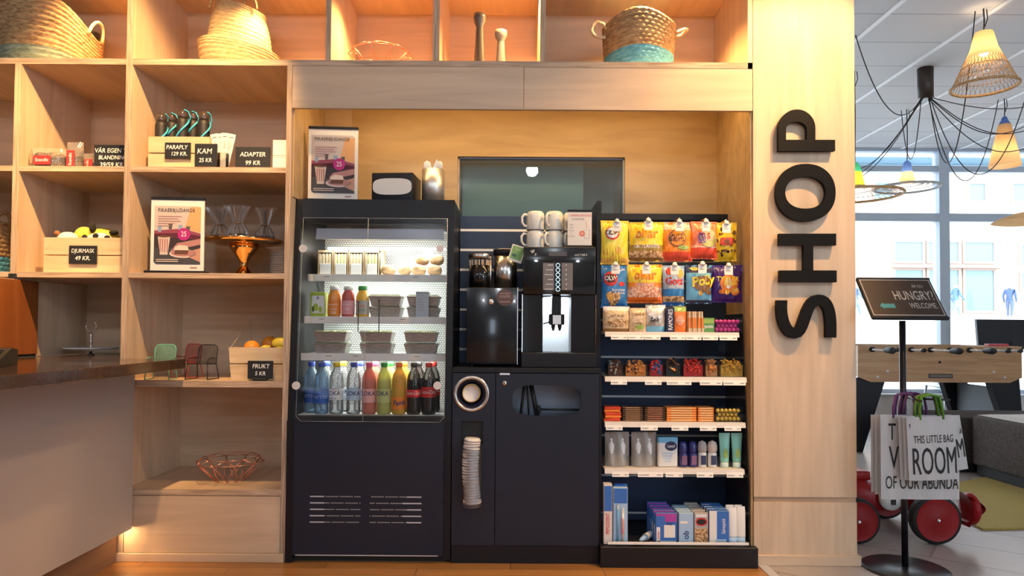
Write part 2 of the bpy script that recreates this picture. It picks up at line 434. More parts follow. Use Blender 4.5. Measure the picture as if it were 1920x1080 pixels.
for xa, xb in ((xD1a, xD1b), (xD2a, xD2b), (xD3a, xD3b)):
    upright('divider', shelf, (xa, xb, zT1, TOPZ), 0, D)
board('shelf_board', shelf, XL, xP1a, zT0, zT1); board('shelf_board', shelf, xP1b, xR, zT0, zT1)
board('top_board', shelf, XL, xR, TOPZ, TOPZ+0.024)
for za, zb in ((zA0, zA1), (zB0, zB1)):
    board('shelf_board', shelf, xP0b, xP1a, za, zb); board('shelf_board', shelf, xP1b, xP2a, za, zb)
board('shelf_board', shelf, XL, xP0a, zA0, zA1); board('shelf_board', shelf, XL, xP0a, zB0, zB1)
board('shelf_board', shelf, xP1b, xP2a, zC0, zC1); board('shelf_board', shelf, xP1b, xP2a, zD0, zD1)
b = MB(); b.box(XL, xD1a, D-0.006, D, 0.0, TOPZ, BH); b.box(xD1a, xR, D-0.006, D, zT0, TOPZ, BH); b.box(xD1a-0.2, xP2a+0.02, D-0.006, D, 0, zT0, BH); b.build('back_panel', shelf)
b = MB(); b.box(xP1b+0.003, xP2a-0.002, 0.0, 0.02, Z(390, 1037, 0), zD0-0.003, BH, 0.001); b.build('drawer_front', shelf)
b = MB(); b.box(X(216, 1045, -0.012), X(531, 1045, -0.012), -0.012, 0.0, 0, Z(390, 1037, 0), BH, 0.0015); b.build('baseboard', shelf)
b = MB(); b.box(xR-0.022, xR-0.002, 0.0, D, zT0, TOPZ, BV); b.build('side_panel', shelf)
# fascia over the niche: two boards
fz1, fz0 = Z(980, 124.5, 0), Z(980, 205, 0)
fs = X(982, 165, 0)
b = MB(); b.box(xP2b, fs-0.001, 0.002, 0.02, fz0, zT0, BH, 0.0008); b.build('fascia_board', shelf)
b = MB(); b.box(fs+0.001, xR-0.001, 0.002, 0.02, fz0, zT0, BH, 0.0008); b.build('fascia_board', shelf)
b = MB(); b.box(xP2b, xR-0.001, 0.02, D, zT0-0.015, zT0-0.001, OAKV); b.build('niche_top', shelf)
b = MB(); b.box(xP2b+0.0002, xP2b+0.006, 0.02, D, 1.52, zT0-0.015, OAKV); b.build('niche_side', shelf)
b = MB(); b.box(xR-0.009, xR-0.001, 0.01, D, 0.0, zT0-0.015, OAKV); b.build('niche_side', shelf)
b = MB()
b.box(xP2b+0.006, wx0, D, D+0.02, 0, zT0-0.015, OAKV); b.box(wx1, xR-0.009, D, D+0.02, 0, zT0-0.015, OAKV)
b.box(wx0, wx1, D, D+0.02, wz1, zT0-0.015, OAKV); b.box(wx0, wx1, D, D+0.02, 0, wz0, OAKV)
b.build('niche_back', shelf)
# ------------------------------------------------------------------ column
cx1 = X(1604, 500, 0)
czs = Z(1510, 932, 0)
b = MB(); b.box(xR, cx1, 0.0, 0.9, czs, CEIL, BV); b.box(xR, cx1, 0.0, 0.9, 0.0, czs-0.022, BV); b.box(xR+0.002, cx1-0.002, 0.004, 0.89, czs-0.022, czs, noisy('groove_wood', (0.36, 0.24, 0.15), (0.45, 0.31, 0.2), (2, 9, 9), 2))
struct('column', b, 'square birch-clad column carrying the black letters', 'column')
b = MB(); b.box(xR+0.003, cx1+0.012, -0.012, 0.0, 0, Z(1510, 1040, 0), BH, 0.002); b.box(cx1, cx1+0.012, 0.0, 0.9, 0, Z(1510, 1040, 0), BH, 0.002)
struct('baseboard_column', b, 'oak baseboard around the foot of the column', 'baseboard')
# ------------------------------------------------------------------ counter (left)
cpx = -1.573+0.0
TOPM = noisy('counter_top_brown', (0.050, 0.030, 0.020), (0.064, 0.039, 0.027), (20, 20, 20), 6, 4, rough=0.14, coat=0.3)
b = MB(); b.box(-2.05, X(345, 684, -0.02), -2.6, -0.005, zCT-0.04, zCT, TOPM, 0.002)
b.box(-2.04, xP1a-0.001, -0.006, D-0.01, zCT-0.04, zCT, TOPM)
tag(b.build('counter_top'), 'dark brown polished counter top at the left edge', 'counter top')
desk = thing('reception_counter', 'pale grey panelled counter base below the dark brown counter top', 'counter', (0, 0, 0))
xcp = X(249, 850, -0.02)
PANEL = mat('counter_panel_grey', (0.44, 0.40, 0.37), 0.5)
b = MB(); b.box(xcp-0.03, xcp, -2.6, -0.014, Z(246, 992, -0.02), zCT-0.046, PANEL, 0.002); b.build('front_panel', desk)
b = MB(); b.box(-2.03, xcp-0.03, -2.6, -0.014, zCT-0.075, zCT-0.041, BLACK); b.build('top_rail', desk)
b = MB(); b.box(-2.03, X(216, 1040, -0.02), -2.6, -0.013, 0, Z(246, 992, -0.02)+0.02, noisy('plinth_wood', (0.22, 0.12, 0.065), (0.28, 0.16, 0.09), (9, 0.7, 9), 2.0)); b.build('plinth', desk)
# birch wing wall standing on the counter at the far left
b = MB(); b.box(xP0b-0.022, xP0b, -1.3, D-0.008, zCT+0.002, Z(30, 523, 0)-0.001, BV)
struct('wall_wing', b, 'birch side wall standing on the counter top at far left', 'wall')
OPAN = noisy('lit_orange_wood', (0.22, 0.066, 0.016), (0.29, 0.09, 0.022), (9, 9, 0.7), 2.2, 5, rough=0.4)  # warm lamplight on the side wall put into this panel's colour
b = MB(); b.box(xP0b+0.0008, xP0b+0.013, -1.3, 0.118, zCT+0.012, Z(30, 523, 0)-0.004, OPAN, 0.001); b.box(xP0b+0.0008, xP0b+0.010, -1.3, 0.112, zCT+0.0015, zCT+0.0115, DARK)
tag(b.build('lit_wall_panel'), 'added orange panel over the lamplit part of the side wall at far left', 'panel')
# ================================================================== things on the left-hand shelves
for _n in ('zT1', 'zA1', 'zB1', 'zC1', 'zD1', 'zCT'): globals()[_n] += 0.0008      # things rest a hair above the boards
def S(y): return FPX/(2.844 + y)
def wpart(mb, name, root):
    """a part given in world coordinates under a thing that is not turned"""
    return mb.build(name, root, loc=-Vector(root.location))
SEA = noisy('seagrass', (0.25, 0.145, 0.065), (0.54, 0.36, 0.18), (1, 1, 3), 34, 5, rough=0.8, bump=0.6)
SEAL = noisy('seagrass_pale', (0.40, 0.275, 0.135), (0.57, 0.42, 0.235), (1, 1, 4), 40, 5, rough=0.8, bump=0.5)
SEAG = noisy('seagrass_green', (0.13, 0.17, 0.12), (0.26, 0.34, 0.27), (1, 1, 3), 34, 5, rough=0.8, bump=0.5)
SEAB = noisy('seagrass_blue', (0.06, 0.27, 0.40), (0.14, 0.46, 0.62), (1, 1, 3), 34, 5, rough=0.8, bump=0.5)
ROPE = noisy('rope_handle', (0.55, 0.40, 0.22), (0.80, 0.66, 0.45), (1, 1, 1), 60, 4, rough=0.8)
def basket(root, r0, r1, hf, band, mband, mtop, rows=11, nk=40):
    def surf(rad_off):
        def fn(u, v, lo, hi):
            a = 2*PI*u; vv = lo + (hi-lo)*v; h = hf(a)
            row = vv*rows; ph = row % 1.0
            r = r0 + (r1-r0)*vv + 0.0045*math.sin(PI*ph) + 0.002*math.sin(a*nk + int(row)*PI) - 0.003 + rad_off
            return (r*math.cos(a), r*math.sin(a), vv*h)
        return fn
    f = surf(0)
    b = MB(); b.grid(lambda u, v: f(u, v, 0, band), 120, int(rows*band*6), mband)
    b.lathe(0, 0, [(0, 0.003), (r0-0.002, 0.003)], mband, 40, caps=False); b.build('base_band', root)
    b = MB(); b.grid(lambda u, v: f(u, v, band, 1), 120, int(rows*(1-band)*6), mtop)
    g = surf(-0.014); b.grid(lambda u, v: g(u, v, 1, 0.05), 60, 20, mtop)
    b.grid(lambda u, v: tuple(p*(1-v)+q*v for p, q in zip(f(u, 1, 0, 1), g(u, 1, 0, 1))), 120, 1, mtop)
    b.build('woven_wall', root)
def loop_handle(root, ax, az, w, h, lean, m=ROPE, r=0.007):
    """rope handle arching at the rim, on side ax (+1 right, -1 left)"""
    pts = []
    for i in range(15):
        t = PI*i/14
        pts.append((ax[0] + lean*math.sin(t), ax[1] + w*math.cos(t), az + h*math.sin(t) - 0.02))
    b = MB(); b.tube(pts, r, m, 8); b.build('handle', root)
yb = 0.235
xc, zb = X(93, 108, yb), zT1
bk = thing('seagrass_basket', 'wide seagrass basket with faded green base band on the top shelf', 'basket', (xc, yb, zb), group='baskets on the shelving')
basket(bk, 0.198, 0.212, lambda a: 0.305 - 0.125*max(0, math.cos(a-0.1))**4, 0.25, SEAG, SEA, 13, 52)
loop_handle(bk, (0.205, 0.0), 0.20, 0.05, 0.075, 0.02); loop_handle(bk, (-0.205, 0.0), 0.30, 0.05, 0.06, -0.02)
xc = X(450, 108, yb)
bk = thing('belly_basket', 'pale seagrass belly basket folded in around its middle', 'basket', (xc, yb, zb), group='baskets on the shelving')
def belly(u, v):
    a = 2*PI*u
    pr = [(0.150, 0.0), (0.168, 0.05), (0.176, 0.10), (0.178, 0.128), (0.165, 0.140), (0.142, 0.146), (0.136, 0.17), (0.130, 0.22), (0.118, 0.27), (0.108, 0.30), (0.112, 0.32)]
    q = v*(len(pr)-1); i = min(int(q), len(pr)-2); t = q-i
    r = pr[i][0]*(1-t)+pr[i+1][0]*t; z = pr[i][1]*(1-t)+pr[i+1][1]*t
    z -= 0.028*math.cos(a+0.25)*min(1, z/0.1); r += 0.0016*math.sin(v*150) + 0.001*math.sin(a*60)
    return (r*math.cos(a), r*math.sin(a)*0.95, z)
b = MB(); b.grid(belly, 110, 110, SEAL); b.build('woven_body', bk)
for sx in (-1, 1):
    b = MB(); b.tube([(sx*0.075+0.03*math.cos(t), -0.085, 0.285+0.055*math.sin(t)) for t in [PI*i/12 for i in range(13)]], 0.0055, SEA, 6); b.build('handle', bk)
xc = X(1197, 116, 0.20); zb2 = zT1
bk = thing('seagrass_basket', 'round seagrass basket with bright blue base on the top shelf at right', 'basket', (xc, 0.20, zb2), group='baskets on the shelving')
basket(bk, 0.148, 0.162, lambda a: 0.236 + 0.012*math.sin(3*a+0.6) + 0.01*math.cos(a-PI*1.4), 0.38, SEAB, SEA, 14, 36)
pts = [(-0.155-0.062*math.sin(t)-0.012*t, -0.04+0.03*math.cos(t), 0.185+0.05*math.cos(t*0.9)) for t in [PI*1.05*i/14 for i in range(15)]]
b = MB(); b.tube([(-0.15, -0.05, 0.205), (-0.165, -0.05, 0.228), (-0.19, -0.05, 0.236), (-0.212, -0.05, 0.222), (-0.218, -0.05, 0.198), (-0.207, -0.05, 0.178), (-0.185, -0.05, 0.168), (-0.155, -0.05, 0.168)], 0.008, ROPE, 8); b.build('handle', bk)
b = MB(); b.tube([(0.158, -0.04, 0.195), (0.178, -0.04, 0.205), (0.2, -0.04, 0.212), (0.212, -0.03, 0.214), (0.2, 0.02, 0.212), (0.16, 0.03, 0.2)], 0.007, ROPE, 8); b.build('handle', bk)
yb = 0.2
bk = thing('seagrass_basket', 'seagrass basket with blue base cut by the left picture edge', 'basket', (X(-48, 450, yb), yb, zB1), group='baskets on the shelving')
basket(bk, 0.148, 0.158, lambda a: 0.235, 0.34, SEAB, SEA, 12, 36)
b = MB(); b.tube([(0.13+0.02*math.sin(t), -0.02+0.055*math.cos(t), 0.2+0.075*math.sin(t)) for t in [PI*i/14 for i in range(15)]], 0.008, SEA, 8); b.build('handle', bk)
# copper wire bowls
def wire_bowl(label, loc, group):
    n = 10; rim = [(0.142*math.cos(2*PI*i/n+0.2), 0.142*math.sin(2*PI*i/n+0.2), 0.085) for i in range(n)]
    bot = [(0.062*math.cos(2*PI*(i+.5)/n+0.2), 0.062*math.sin(2*PI*(i+.5)/n+0.2), 0.0035) for i in range(n)]
    up = [(0.118*math.cos(2*PI*(i+.5)/n+0.2), 0.118*math.sin(2*PI*(i+.5)/n+0.2), 0.104) for i in range(n)]
    b = MB(); r = 0.0016
    for i in range(n):
        j = (i+1) % n
        b.tube([rim[i], rim[j]], r, COPPER, 6); b.tube([bot[i], bot[j]], r, COPPER, 6); b.tube([up[i], up[j]], r, COPPER, 6)
        b.tube([rim[i], bot[i]], r, COPPER, 6); b.tube([rim[j], bot[i]], r, COPPER, 6)
        b.tube([rim[i], up[i]], r, COPPER, 6); b.tube([rim[j], up[i]], r, COPPER, 6)
    o = b.build('wire_bowl', loc=loc); return tag(o, label, 'bowl', group)
wire_bowl('copper wire bowl in the upper compartment above the fridge fascia', (X(714, 113, 0.17), 0.17, zT1), 'copper wire bowls')
wire_bowl('copper wire bowl alone on the lowest shelf', (X(428, 900, 0.15), 0.17, zD1), 'copper wire bowls')
# candlesticks
GLZ = mat('grey_glaze', (0.065, 0.06, 0.057), 0.12, coat=0.6); GLZ2 = mat('pale_grey_glaze', (0.15, 0.158, 0.162), 0.12, coat=0.6)
def candlestick(label, loc, h, m):
    k = h/0.26; b = MB()
    b.lathe(0, 0, [(0.0285*1.0, 0), (0.0285, 0.006), (0.0245, 0.06*k), (0.0195, 0.13*k), (0.0165, 0.195*k), (0.0165, 0.205*k), (0.026, 0.222*k), (0.0285, 0.24*k), (0.0275, 0.26*k), (0.014, 0.26*k), (0.012, 0.245*k), (0, 0.243*k)], m, 28)
    return tag(b.build('candlestick', loc=loc), label, 'candlestick', 'ceramic candlesticks')
candlestick('taller dark grey ceramic candlestick on the top shelf', (X(899, 115, 0.14), 0.14, zT1), 0.262, GLZ)
candlestick('shorter pale grey ceramic candlestick beside the dark one', (X(939, 115, 0.2), 0.2, zT1), 0.215, GLZ2)
# ------------------------------------------------------------------ chalk signs
def chalk_sign(label, loc, w_, h_, lines, rot=0.0, foot=True, tilt=0.0):
    t = thing('chalk_sign', label, 'sign', loc, rot, 'handwritten price signs')
    b = MB(); z0 = 0.008 if foot else 0.0
    b.box(-w_/2, w_/2, -0.002, 0.002, z0, z0+h_, CHALK, 0.0006)
    for tx, dx, dz, sz, xs in lines:
        put_text(b, tx, dx, -0.0028, z0+h_/2+dz, sz, CHALKW, 0.012, xs, shear=0.12)
    b.build('board', t, rot=(tilt, 0, 0))
    if foot:
        b = MB(); b.box(-w_*0.26, w_*0.26, -0.016, 0.016, 0, 0.011, DARK, 0.003); b.build('foot', t)
    return t
m_ = 1/S(0.08)
chalk_sign('chalk price sign for own blend, partly behind the upright', (X(209, 312, 0.10), 0.10, zA1), 0.150, 0.108, [('V\u00c4R EGEN T', -0.004, 0.028, 0.027, 0.92), ('BLANDNING', 0.006, -0.002, 0.025, 0.86), ('39/59 KR', 0.0, -0.034, 0.028, 0.95)], foot=True)
chalk_sign('chalk sign reading Paraply 129 kr on the umbrella crate', (X(334, 293, 0.055), 0.052, zA1+0.045), 0.110, 0.07, [('PARAPLY', -0.004, 0.014, 0.025, 0.9), ('129 KR.', 0.006, -0.014, 0.023, 0.95)], foot=False)
chalk_sign('chalk sign reading Kam 25 kr behind the comb packets', (X(386, 312, 0.035), 0.035, zA1), 0.095, 0.098, [('KAM', -0.006, 0.016, 0.032, 0.95), ('25 KR', -0.002, -0.022, 0.025, 0.85)])
chalk_sign('chalk sign reading Adapter 99 kr beside the white boxes', (X(474, 312, 0.09), 0.09, zA1), 0.150, 0.100, [('ADAPTER', 0, 0.017, 0.027, 0.95), ('99 KR', 0, -0.02, 0.027, 0.95)])
chalk_sign('chalk sign reading Djurmask 49 kr on the plush toy crate', (X(156, 493, 0.04), 0.038, zB1+0.037), 0.118, 0.078, [('DJURMASK', 0.0, 0.016, 0.0245, 0.82), ('49 KR.', 0.0, -0.015, 0.025, 0.95)], foot=False)
chalk_sign('chalk sign reading Frukt 5 kr in front of the fruit crate', (X(488, 713, 0.015), 0.015, zC1), 0.106, 0.075, [('FRUKT', 0.002, 0.014, 0.025, 0.95), ('5 KR', 0.0, -0.016, 0.023, 0.95)])
# ------------------------------------------------------------------ wooden crates
def crate(label, loc, w_, d_, h_, flare=0.0, extra=None):
    t = thing('wooden_crate', label, 'crate', loc, 0, 'pine crates')
    th = 0.009; gap = 0.005; hs = (h_-gap)/2
    def slats(y0, y1):
        b = MB()
        for k in range(2):
            za = k*(hs+gap); zb_ = za+hs
            xa = w_/2 - flare*(1-za/h_); xb = w_/2 - flare*(1-zb_/h_)
            b.prism([(-xa, za), (xa, za), (xb, zb_), (-xb, zb_)], y0, y1, PINE)
        return b
    slats(-d_/2, -d_/2+th).build('front_slats', t); slats(d_/2-th, d_/2).build('back_slats', t)
    for s in (-1, 1):
        b = MB()
        for k in range(2):
            za = k*(hs+gap); zb_ = za+hs
            xa = w_/2 - flare*(1-za/h_); xb = w_/2 - flare*(1-zb_/h_)
            b.prism([(s*xa, za), (s*(xa-th), za), (s*(xb-th), zb_), (s*xb, zb_)], -d_/2+th, d_/2-th, PINE)
        b.build('side_slats', t)
    b = MB(); b.box(-w_/2+flare+th, w_/2-flare-th, -d_/2+th, d_/2-th, 0, 0.008, PINE); b.build('bottom', t)
    return t
ck = crate('pine crate of folded umbrellas with a chalk price sign', (X(335, 300, 0.06), 0.06+0.09, zA1), 0.262, 0.18, 0.143)
UMB = mat('umbrella_fabric', (0.018, 0.016, 0.017), 0.55); STRAP = mat('blue_strap', (0.05, 0.42, 0.62), 0.5)
def umbrella(label, loc, rot):
    t = thing('folding_umbrella', label, 'umbrella', loc, rot, 'folding umbrellas in the crate')
    b = MB(); b.lathe(0, 0, [(0.017, 0), (0.022, 0.02), (0.0235, 0.12), (0.0245, 0.19), (0.022, 0.205), (0.010, 0.21)], UMB, 18); b.build('folded_fabric', t)
    b = MB(); b.lathe(0, 0, [(0.018, 0.205), (0.021, 0.215), (0.0215, 0.228), (0.016, 0.243), (0, 0.247)], mat('umbrella_grip', (0.06, 0.04, 0.035), 0.15, coat=0.5), 18); b.build('grip', t)
    pts = [(0.0252*math.cos(a), 0.0252*math.sin(a), 0.205-0.011*k) for k, a in enumerate([0.1-0.36*i for i in range(10)])]
    b = MB(); b.tube(pts, 0.0046, STRAP, 6)
    b.tube([(0.025, -0.004, 0.19), (0.032, -0.006, 0.215), (0.022, -0.012, 0.238), (0.005, -0.018, 0.243)], 0.003, STRAP, 6); b.build('strap', t)
    return t
u0 = None
for i, (px, yy, hz, lb) in enumerate([(302, 0.100, -0.012, 'leftmost folded umbrella in the pine crate, nearest the upright'), (322, 0.140, 0.012, 'second folded umbrella from the left with clear wrapped grip'), (342, 0.100, 0.016, 'middle folded umbrella of the five in the crate'), (362, 0.140, 0.020, 'fourth umbrella from the left, tallest in the crate'), (382, 0.100, 0.008, 'rightmost folded umbrella in the crate beside the comb packets')]):
    loc = (X(px, 250, yy), yy, zA1+0.009+max(0, hz)); r = [1.2, 0.0, 0.35, -0.25, 0.9][i]
    u0 = umbrella(lb, loc, r) if u0 is None else dup(u0, loc, r, lb)
# comb packets in a glass
gt = tag(MB().build('glass_tumbler') if False else (lambda b: (b.lathe(0, 0, [(0.022, 0), (0.024, 0.004), (0.028, 0.075), (0.0265, 0.075), (0.022, 0.005), (0, 0.005)], glass('tumbler_glass', (0.95, 0.95, 0.94), 0.02, 1.3), 24, caps=False), b.build('glass_tumbler', loc=(X(418, 312, 0.085), 0.085, zA1)))[1])(MB()), 'clear glass tumbler holding white comb packets', 'tumbler')
def comb(label, loc, rot):
    b = MB(); w_ = 0.034
    b.prism([(-w_/2*0.75, 0), (w_/2*0.75, 0), (w_/2, 0.14), (w_/2*0.9, 0.155), (-w_/2*0.9, 0.155), (-w_/2, 0.14)], -0.002, 0.002, PAPER)
    put_text(b, 'kam', 0.0, -0.0026, 0.105, 0.022, mat('print_grey', (0.35, 0.35, 0.34), 0.7), 0, 0.9, rot=PI/2)
    b.box(-w_/2*0.5, w_/2*0.5, -0.0026, -0.002, 0.138, 0.141, mat('print_dark', (0.08, 0.08, 0.08), 0.6))
    return tag(b.build('comb_packet', loc=loc, rot=rot), label, 'comb packet', 'comb packets in the tumbler')
for i, (dx, dy, an, lb) in enumerate([(-0.006, 0.0, -0.22, 'white comb packet leaning furthest left in the tumbler'), (-0.002, 0.005, -0.08, 'white comb packet left of centre in the tumbler'), (0.003, -0.004, 0.05, 'white comb packet right of centre in the tumbler'), (0.008, 0.002, 0.2, 'white comb packet leaning furthest right in the tumbler')]):
    comb(lb, (X(418, 312, 0.085)+dx, 0.085+dy, zA1+0.010), (0.02, an, 0))
for k, lb in enumerate(['lower plain white adapter box on the shelf', 'upper plain white adapter box of the pair']):
    b = MB(); b.box(-0.04, 0.04, -0.03, 0.03, 0, 0.068, WHITE, 0.0015); b.box(-0.0404, 0.0404, -0.0304, 0.0304, 0.060, 0.0612, mat('box_seam', (0.45, 0.43, 0.4), 0.7))
    tag(b.build('adapter_box', loc=(X(511, 300, 0.08)+0.04, 0.11, zA1+k*0.069)), lb, 'box', 'white adapter boxes')
# sweets in cellophane with red labels
CHOC = noisy('mixed_nuts', (0.05, 0.025, 0.012), (0.36, 0.2, 0.08), (1, 1, 1), 130, 3, rough=0.6, bump=0.6, lo=0.42, hi=0.58)
RED = mat('label_red', (0.55, 0.035, 0.035), 0.5)
def nutbag(label, loc, w_, h_, d_, lying, rot=0.0):
    t = thing('sweet_bag', label, 'bag', loc, rot, 'cellophane bags with red labels')
    b = MB(); hc = h_*(0.85 if lying else 0.55)
    b.grid(lambda u, v: (0.5*w_*0.92*math.sin(PI*(v-.5))*abs(math.cos(2*PI*u))**0.0 if False else w_*0.46*math.cos(2*PI*u)*math.cos(PI*(v-.5))**0.35, d_*0.46*math.sin(2*PI*u)*math.cos(PI*(v-.5))**0.35, 0.004+hc*(0.5+0.5*math.sin(PI*(v-.5))) + 0.003*math.sin(23*u)*math.sin(9*v)), 36, 16, CHOC); b.build('contents', t)
    b = MB(); hh = h_
    def fn(u, v):
        a = 2*PI*u; z = v*hh*1.12; f = 1.0 if v < 0.5 else 1-0.75*((v-0.5)/0.5)**1.4 if not lying else 1-0.5*(v-0.5)
        return (w_*0.5*math.cos(a)*(1.0+0.05*math.sin(7*v+3*u)), d_*0.5*math.sin(a)*f*(1+0.06*math.sin(5*a)), z)
    b.grid(fn, 30, 12, CELLO); b.build('wrapper', t)
    b = MB()
    if lying:
        b.box(-w_*0.24, w_*0.24, -d_*0.5-0.004, -d_*0.5-0.002, h_*0.1, h_*0.62, RED); put_text(b, 'Scandic', 0, -d_*0.5-0.0048, h_*0.36, 0.020, WHITE, 0.01, 0.95)
    else:
        b.box(-w_*0.25, w_*0.25, -d_*0.5-0.004, -d_*0.5-0.002, 0.004, h_*0.72, RED); put_text(b, 'Scandic', 0, -d_*0.5-0.0048, h_*0.36, 0.019, WHITE, 0.01, 0.95, rot=PI/2)
    b.build('label', t); return t
nutbag('cellophane nut bag lying flat with a red label', (X(93, 312, 0.055), 0.055, zA1), 0.15, 0.072, 0.09, True)
nutbag('upright cellophane nut bag with a vertical red label', (X(141, 312, 0.07), 0.07, zA1), 0.068, 0.105, 0.06, False)
nutbag('cellophane nut bag standing behind the upright one', (X(170, 312, 0.14), 0.15, zA1), 0.085, 0.08, 0.06, False)
# ------------------------------------------------------------------ posters in table stands
PSH = {k: mat('poster_'+k, c, 0.6) for k, c in dict(dusk=(0.035, 0.020, 0.028), slate=(0.05, 0.05, 0.06), haze=(0.55, 0.48, 0.45), peach=(0.68, 0.36, 0.16), wine=(0.25, 0.05, 0.09), rosy=(0.42, 0.20, 0.19), magenta=(0.42, 0.015, 0.20), cup=(0.62, 0.55, 0.48), cake=(0.13, 0.05, 0.03), cream=(0.72, 0.6, 0.52), plate=(0.66, 0.52, 0.5), ink=(0.09, 0.08, 0.08), blue=(0.25, 0.33, 0.5), skin=(0.5, 0.26, 0.19)).items()}
def poster_stand(label, loc, rot, w_=0.225, h_=0.315):
    t = thing('poster_stand', label, 'poster', loc, rot, 'advert posters in table stands')
    b = MB(); b.box(-w_*0.56, w_*0.56, -0.035, 0.035, 0, 0.010, BLACK, 0.002); b.build('base', t)
    b = MB(); z0 = 0.010; z1 = z0 + h_
    b.box(-w_/2, w_/2, -0.003, 0.003, z0, z1, PAPER)
    y = -0.0035; q = w_/0.225
    def rr(x0, x1, za, zb_, m, yy, c=0.010):
        pts = [(x0, za), (x1, za), (x1, zb_), (x0, zb_)]
        b.prism([(x0+c, za), (x1, za), (x1, zb_-c), (x1-c, zb_), (x0, zb_), (x0, za+c)], yy-0.0002, yy, m)
    rr(-0.098*q, 0.098*q, z0+0.030, z1-0.028, PSH['haze'], y)
    fw = lambda pts, m, k: b.prism([(x*q, z0+z) for x, z in pts], y-0.0004-k*0.0003, y-0.0002-k*0.0003, m)
    fw([(0.03, 0.18), (0.098, 0.165), (0.098, 0.275), (0.055, 0.275)], PSH['peach'], 0)
    fw([(-0.098, 0.150), (0.098, 0.135), (0.098, 0.162), (0.02, 0.182), (-0.098, 0.172)], PSH['wine'], 1)
    fw([(-0.098, 0.08), (0.098, 0.06), (0.098, 0.15), (0.03, 0.165), (-0.098, 0.158)], PSH['dusk'], 1)
    fw([(-0.088, 0.030), (0.098, 0.030), (0.098, 0.095), (-0.098, 0.10), (-0.098, 0.04)], PSH['slate'], 2)
    fw([(-0.03, 0.085), (0.098, 0.115), (0.098, 0.14), (0.0, 0.12)], PSH['rosy'], 2)
    fw([(0.05, 0.06), (0.098, 0.04), (0.098, 0.10), (0.06, 0.088)], PSH['skin'], 3)
    for k, (cx_, cz_) in enumerate([(-0.075, 0.178), (-0.03, 0.19), (0.012, 0.185), (0.045, 0.18)]):
        fw([(cx_-0.006, cz_-0.012), (cx_+0.006, cz_-0.012), (cx_+0.009, cz_+0.012), (cx_-0.009, cz_+0.012)], PSH['ink' if k % 2 else 'blue'], 2)
    fw([(-0.072, 0.07), (-0.04, 0.07), (-0.030, 0.148), (-0.082, 0.148)], PSH['cup'], 3)
    fw(loopo(-0.056, 0.148, 0.026, 0.005, 16), PSH['cake'], 4)
    for k in range(4): fw([(-0.074+k*0.010, 0.08), (-0.069+k*0.010, 0.08), (-0.068+k*0.010, 0.138), (-0.075+k*0.010, 0.138)], PSH['rosy'], 4)
    fw(loopo(0.025, 0.075, 0.058, 0.018, 24), PSH['plate'], 3); fw(loopo(0.025, 0.078, 0.05, 0.014, 24), PSH['rosy'], 4)
    fw([(-0.012, 0.072), (0.045, 0.072), (0.05, 0.092), (-0.008, 0.094)], PSH['cake'], 5)
    fw([(-0.014, 0.09), (0.05, 0.09), (0.044, 0.108), (0.01, 0.112), (-0.008, 0.104)], PSH['cream'], 6)
    fw(loopo(0.028, 0.158, 0.027, 0.027, 28), PSH['magenta'], 7)
    put_text(b, '25', 0.028*q, y-0.0029, z0+0.158, 0.030, WHITE, 0.0, 0.8)
    put_text(b, 'FIKAERBJUDANDE', -0.005*q, y-0.002, z1-0.046, 0.0205, PSH['ink'], 0.012, 0.86, spacing=1.08)
    for k in range(5): fw([(-0.082, 0.232-k*0.010), (-0.082+[0.10, 0.085, 0.095, 0.07, 0.05][k], 0.232-k*0.010), (-0.082+[0.10, 0.085, 0.095, 0.07, 0.05][k], 0.235-k*0.010), (-0.082, 0.235-k*0.010)], PSH['rosy'], 3)
    for k in range(2): fw([(-0.088, 0.040+k*0.008), (0.005, 0.040+k*0.008), (0.005, 0.043+k*0.008), (-0.088, 0.043+k*0.008)], PSH['cream'], 5)
    fw([(0.055, 0.014), (0.085, 0.014), (0.085, 0.019), (0.055, 0.019)], PSH['rosy'], 1)
    b.build('poster', t)
    b = MB(); b.box(-w_/2-0.001, w_/2+0.001, -0.006, 0.006, z1-0.002, z1+0.010, BLACK, 0.001); b.build('top_rail', t)
    return t
poster_stand('coffee offer poster standing on the open shelf beside the gold cake stand', (X(331, 510, 0.05), 0.055, zB1), math.radians(4), 0.22, 0.306)
# ------------------------------------------------------------------ gold cake stand and wrapped cakes
xc = X(457, 500, 0.27); yc_ = 0.27
cs = thing('cake_stand', 'polished gold cake stand with wrapped cakes on top', 'cake stand', (xc, yc_, zB1))
b = MB(); b.lathe(0, 0, [(0.058, 0), (0.060, 0.004), (0.045, 0.018), (0.022, 0.044), (0.0155, 0.060), (0.022, 0.080), (0.045, 0.110), (0.062, 0.132), (0.066, 0.148), (0.0, 0.150)], GOLD, 36); b.build('pedestal', cs)
b = MB(); b.lathe(0, 0, [(0.0, 0.150), (0.060, 0.150), (0.130, 0.152), (0.172, 0.162), (0.177, 0.170), (0.171, 0.169), (0.12, 0.160), (0, 0.158)], GOLD, 48); b.build('plate', cs)
CAKE = noisy('cake_brown', (0.05, 0.02, 0.01), (0.14, 0.06, 0.03), (1, 1, 1), 60, 4, rough=0.7, bump=0.4)
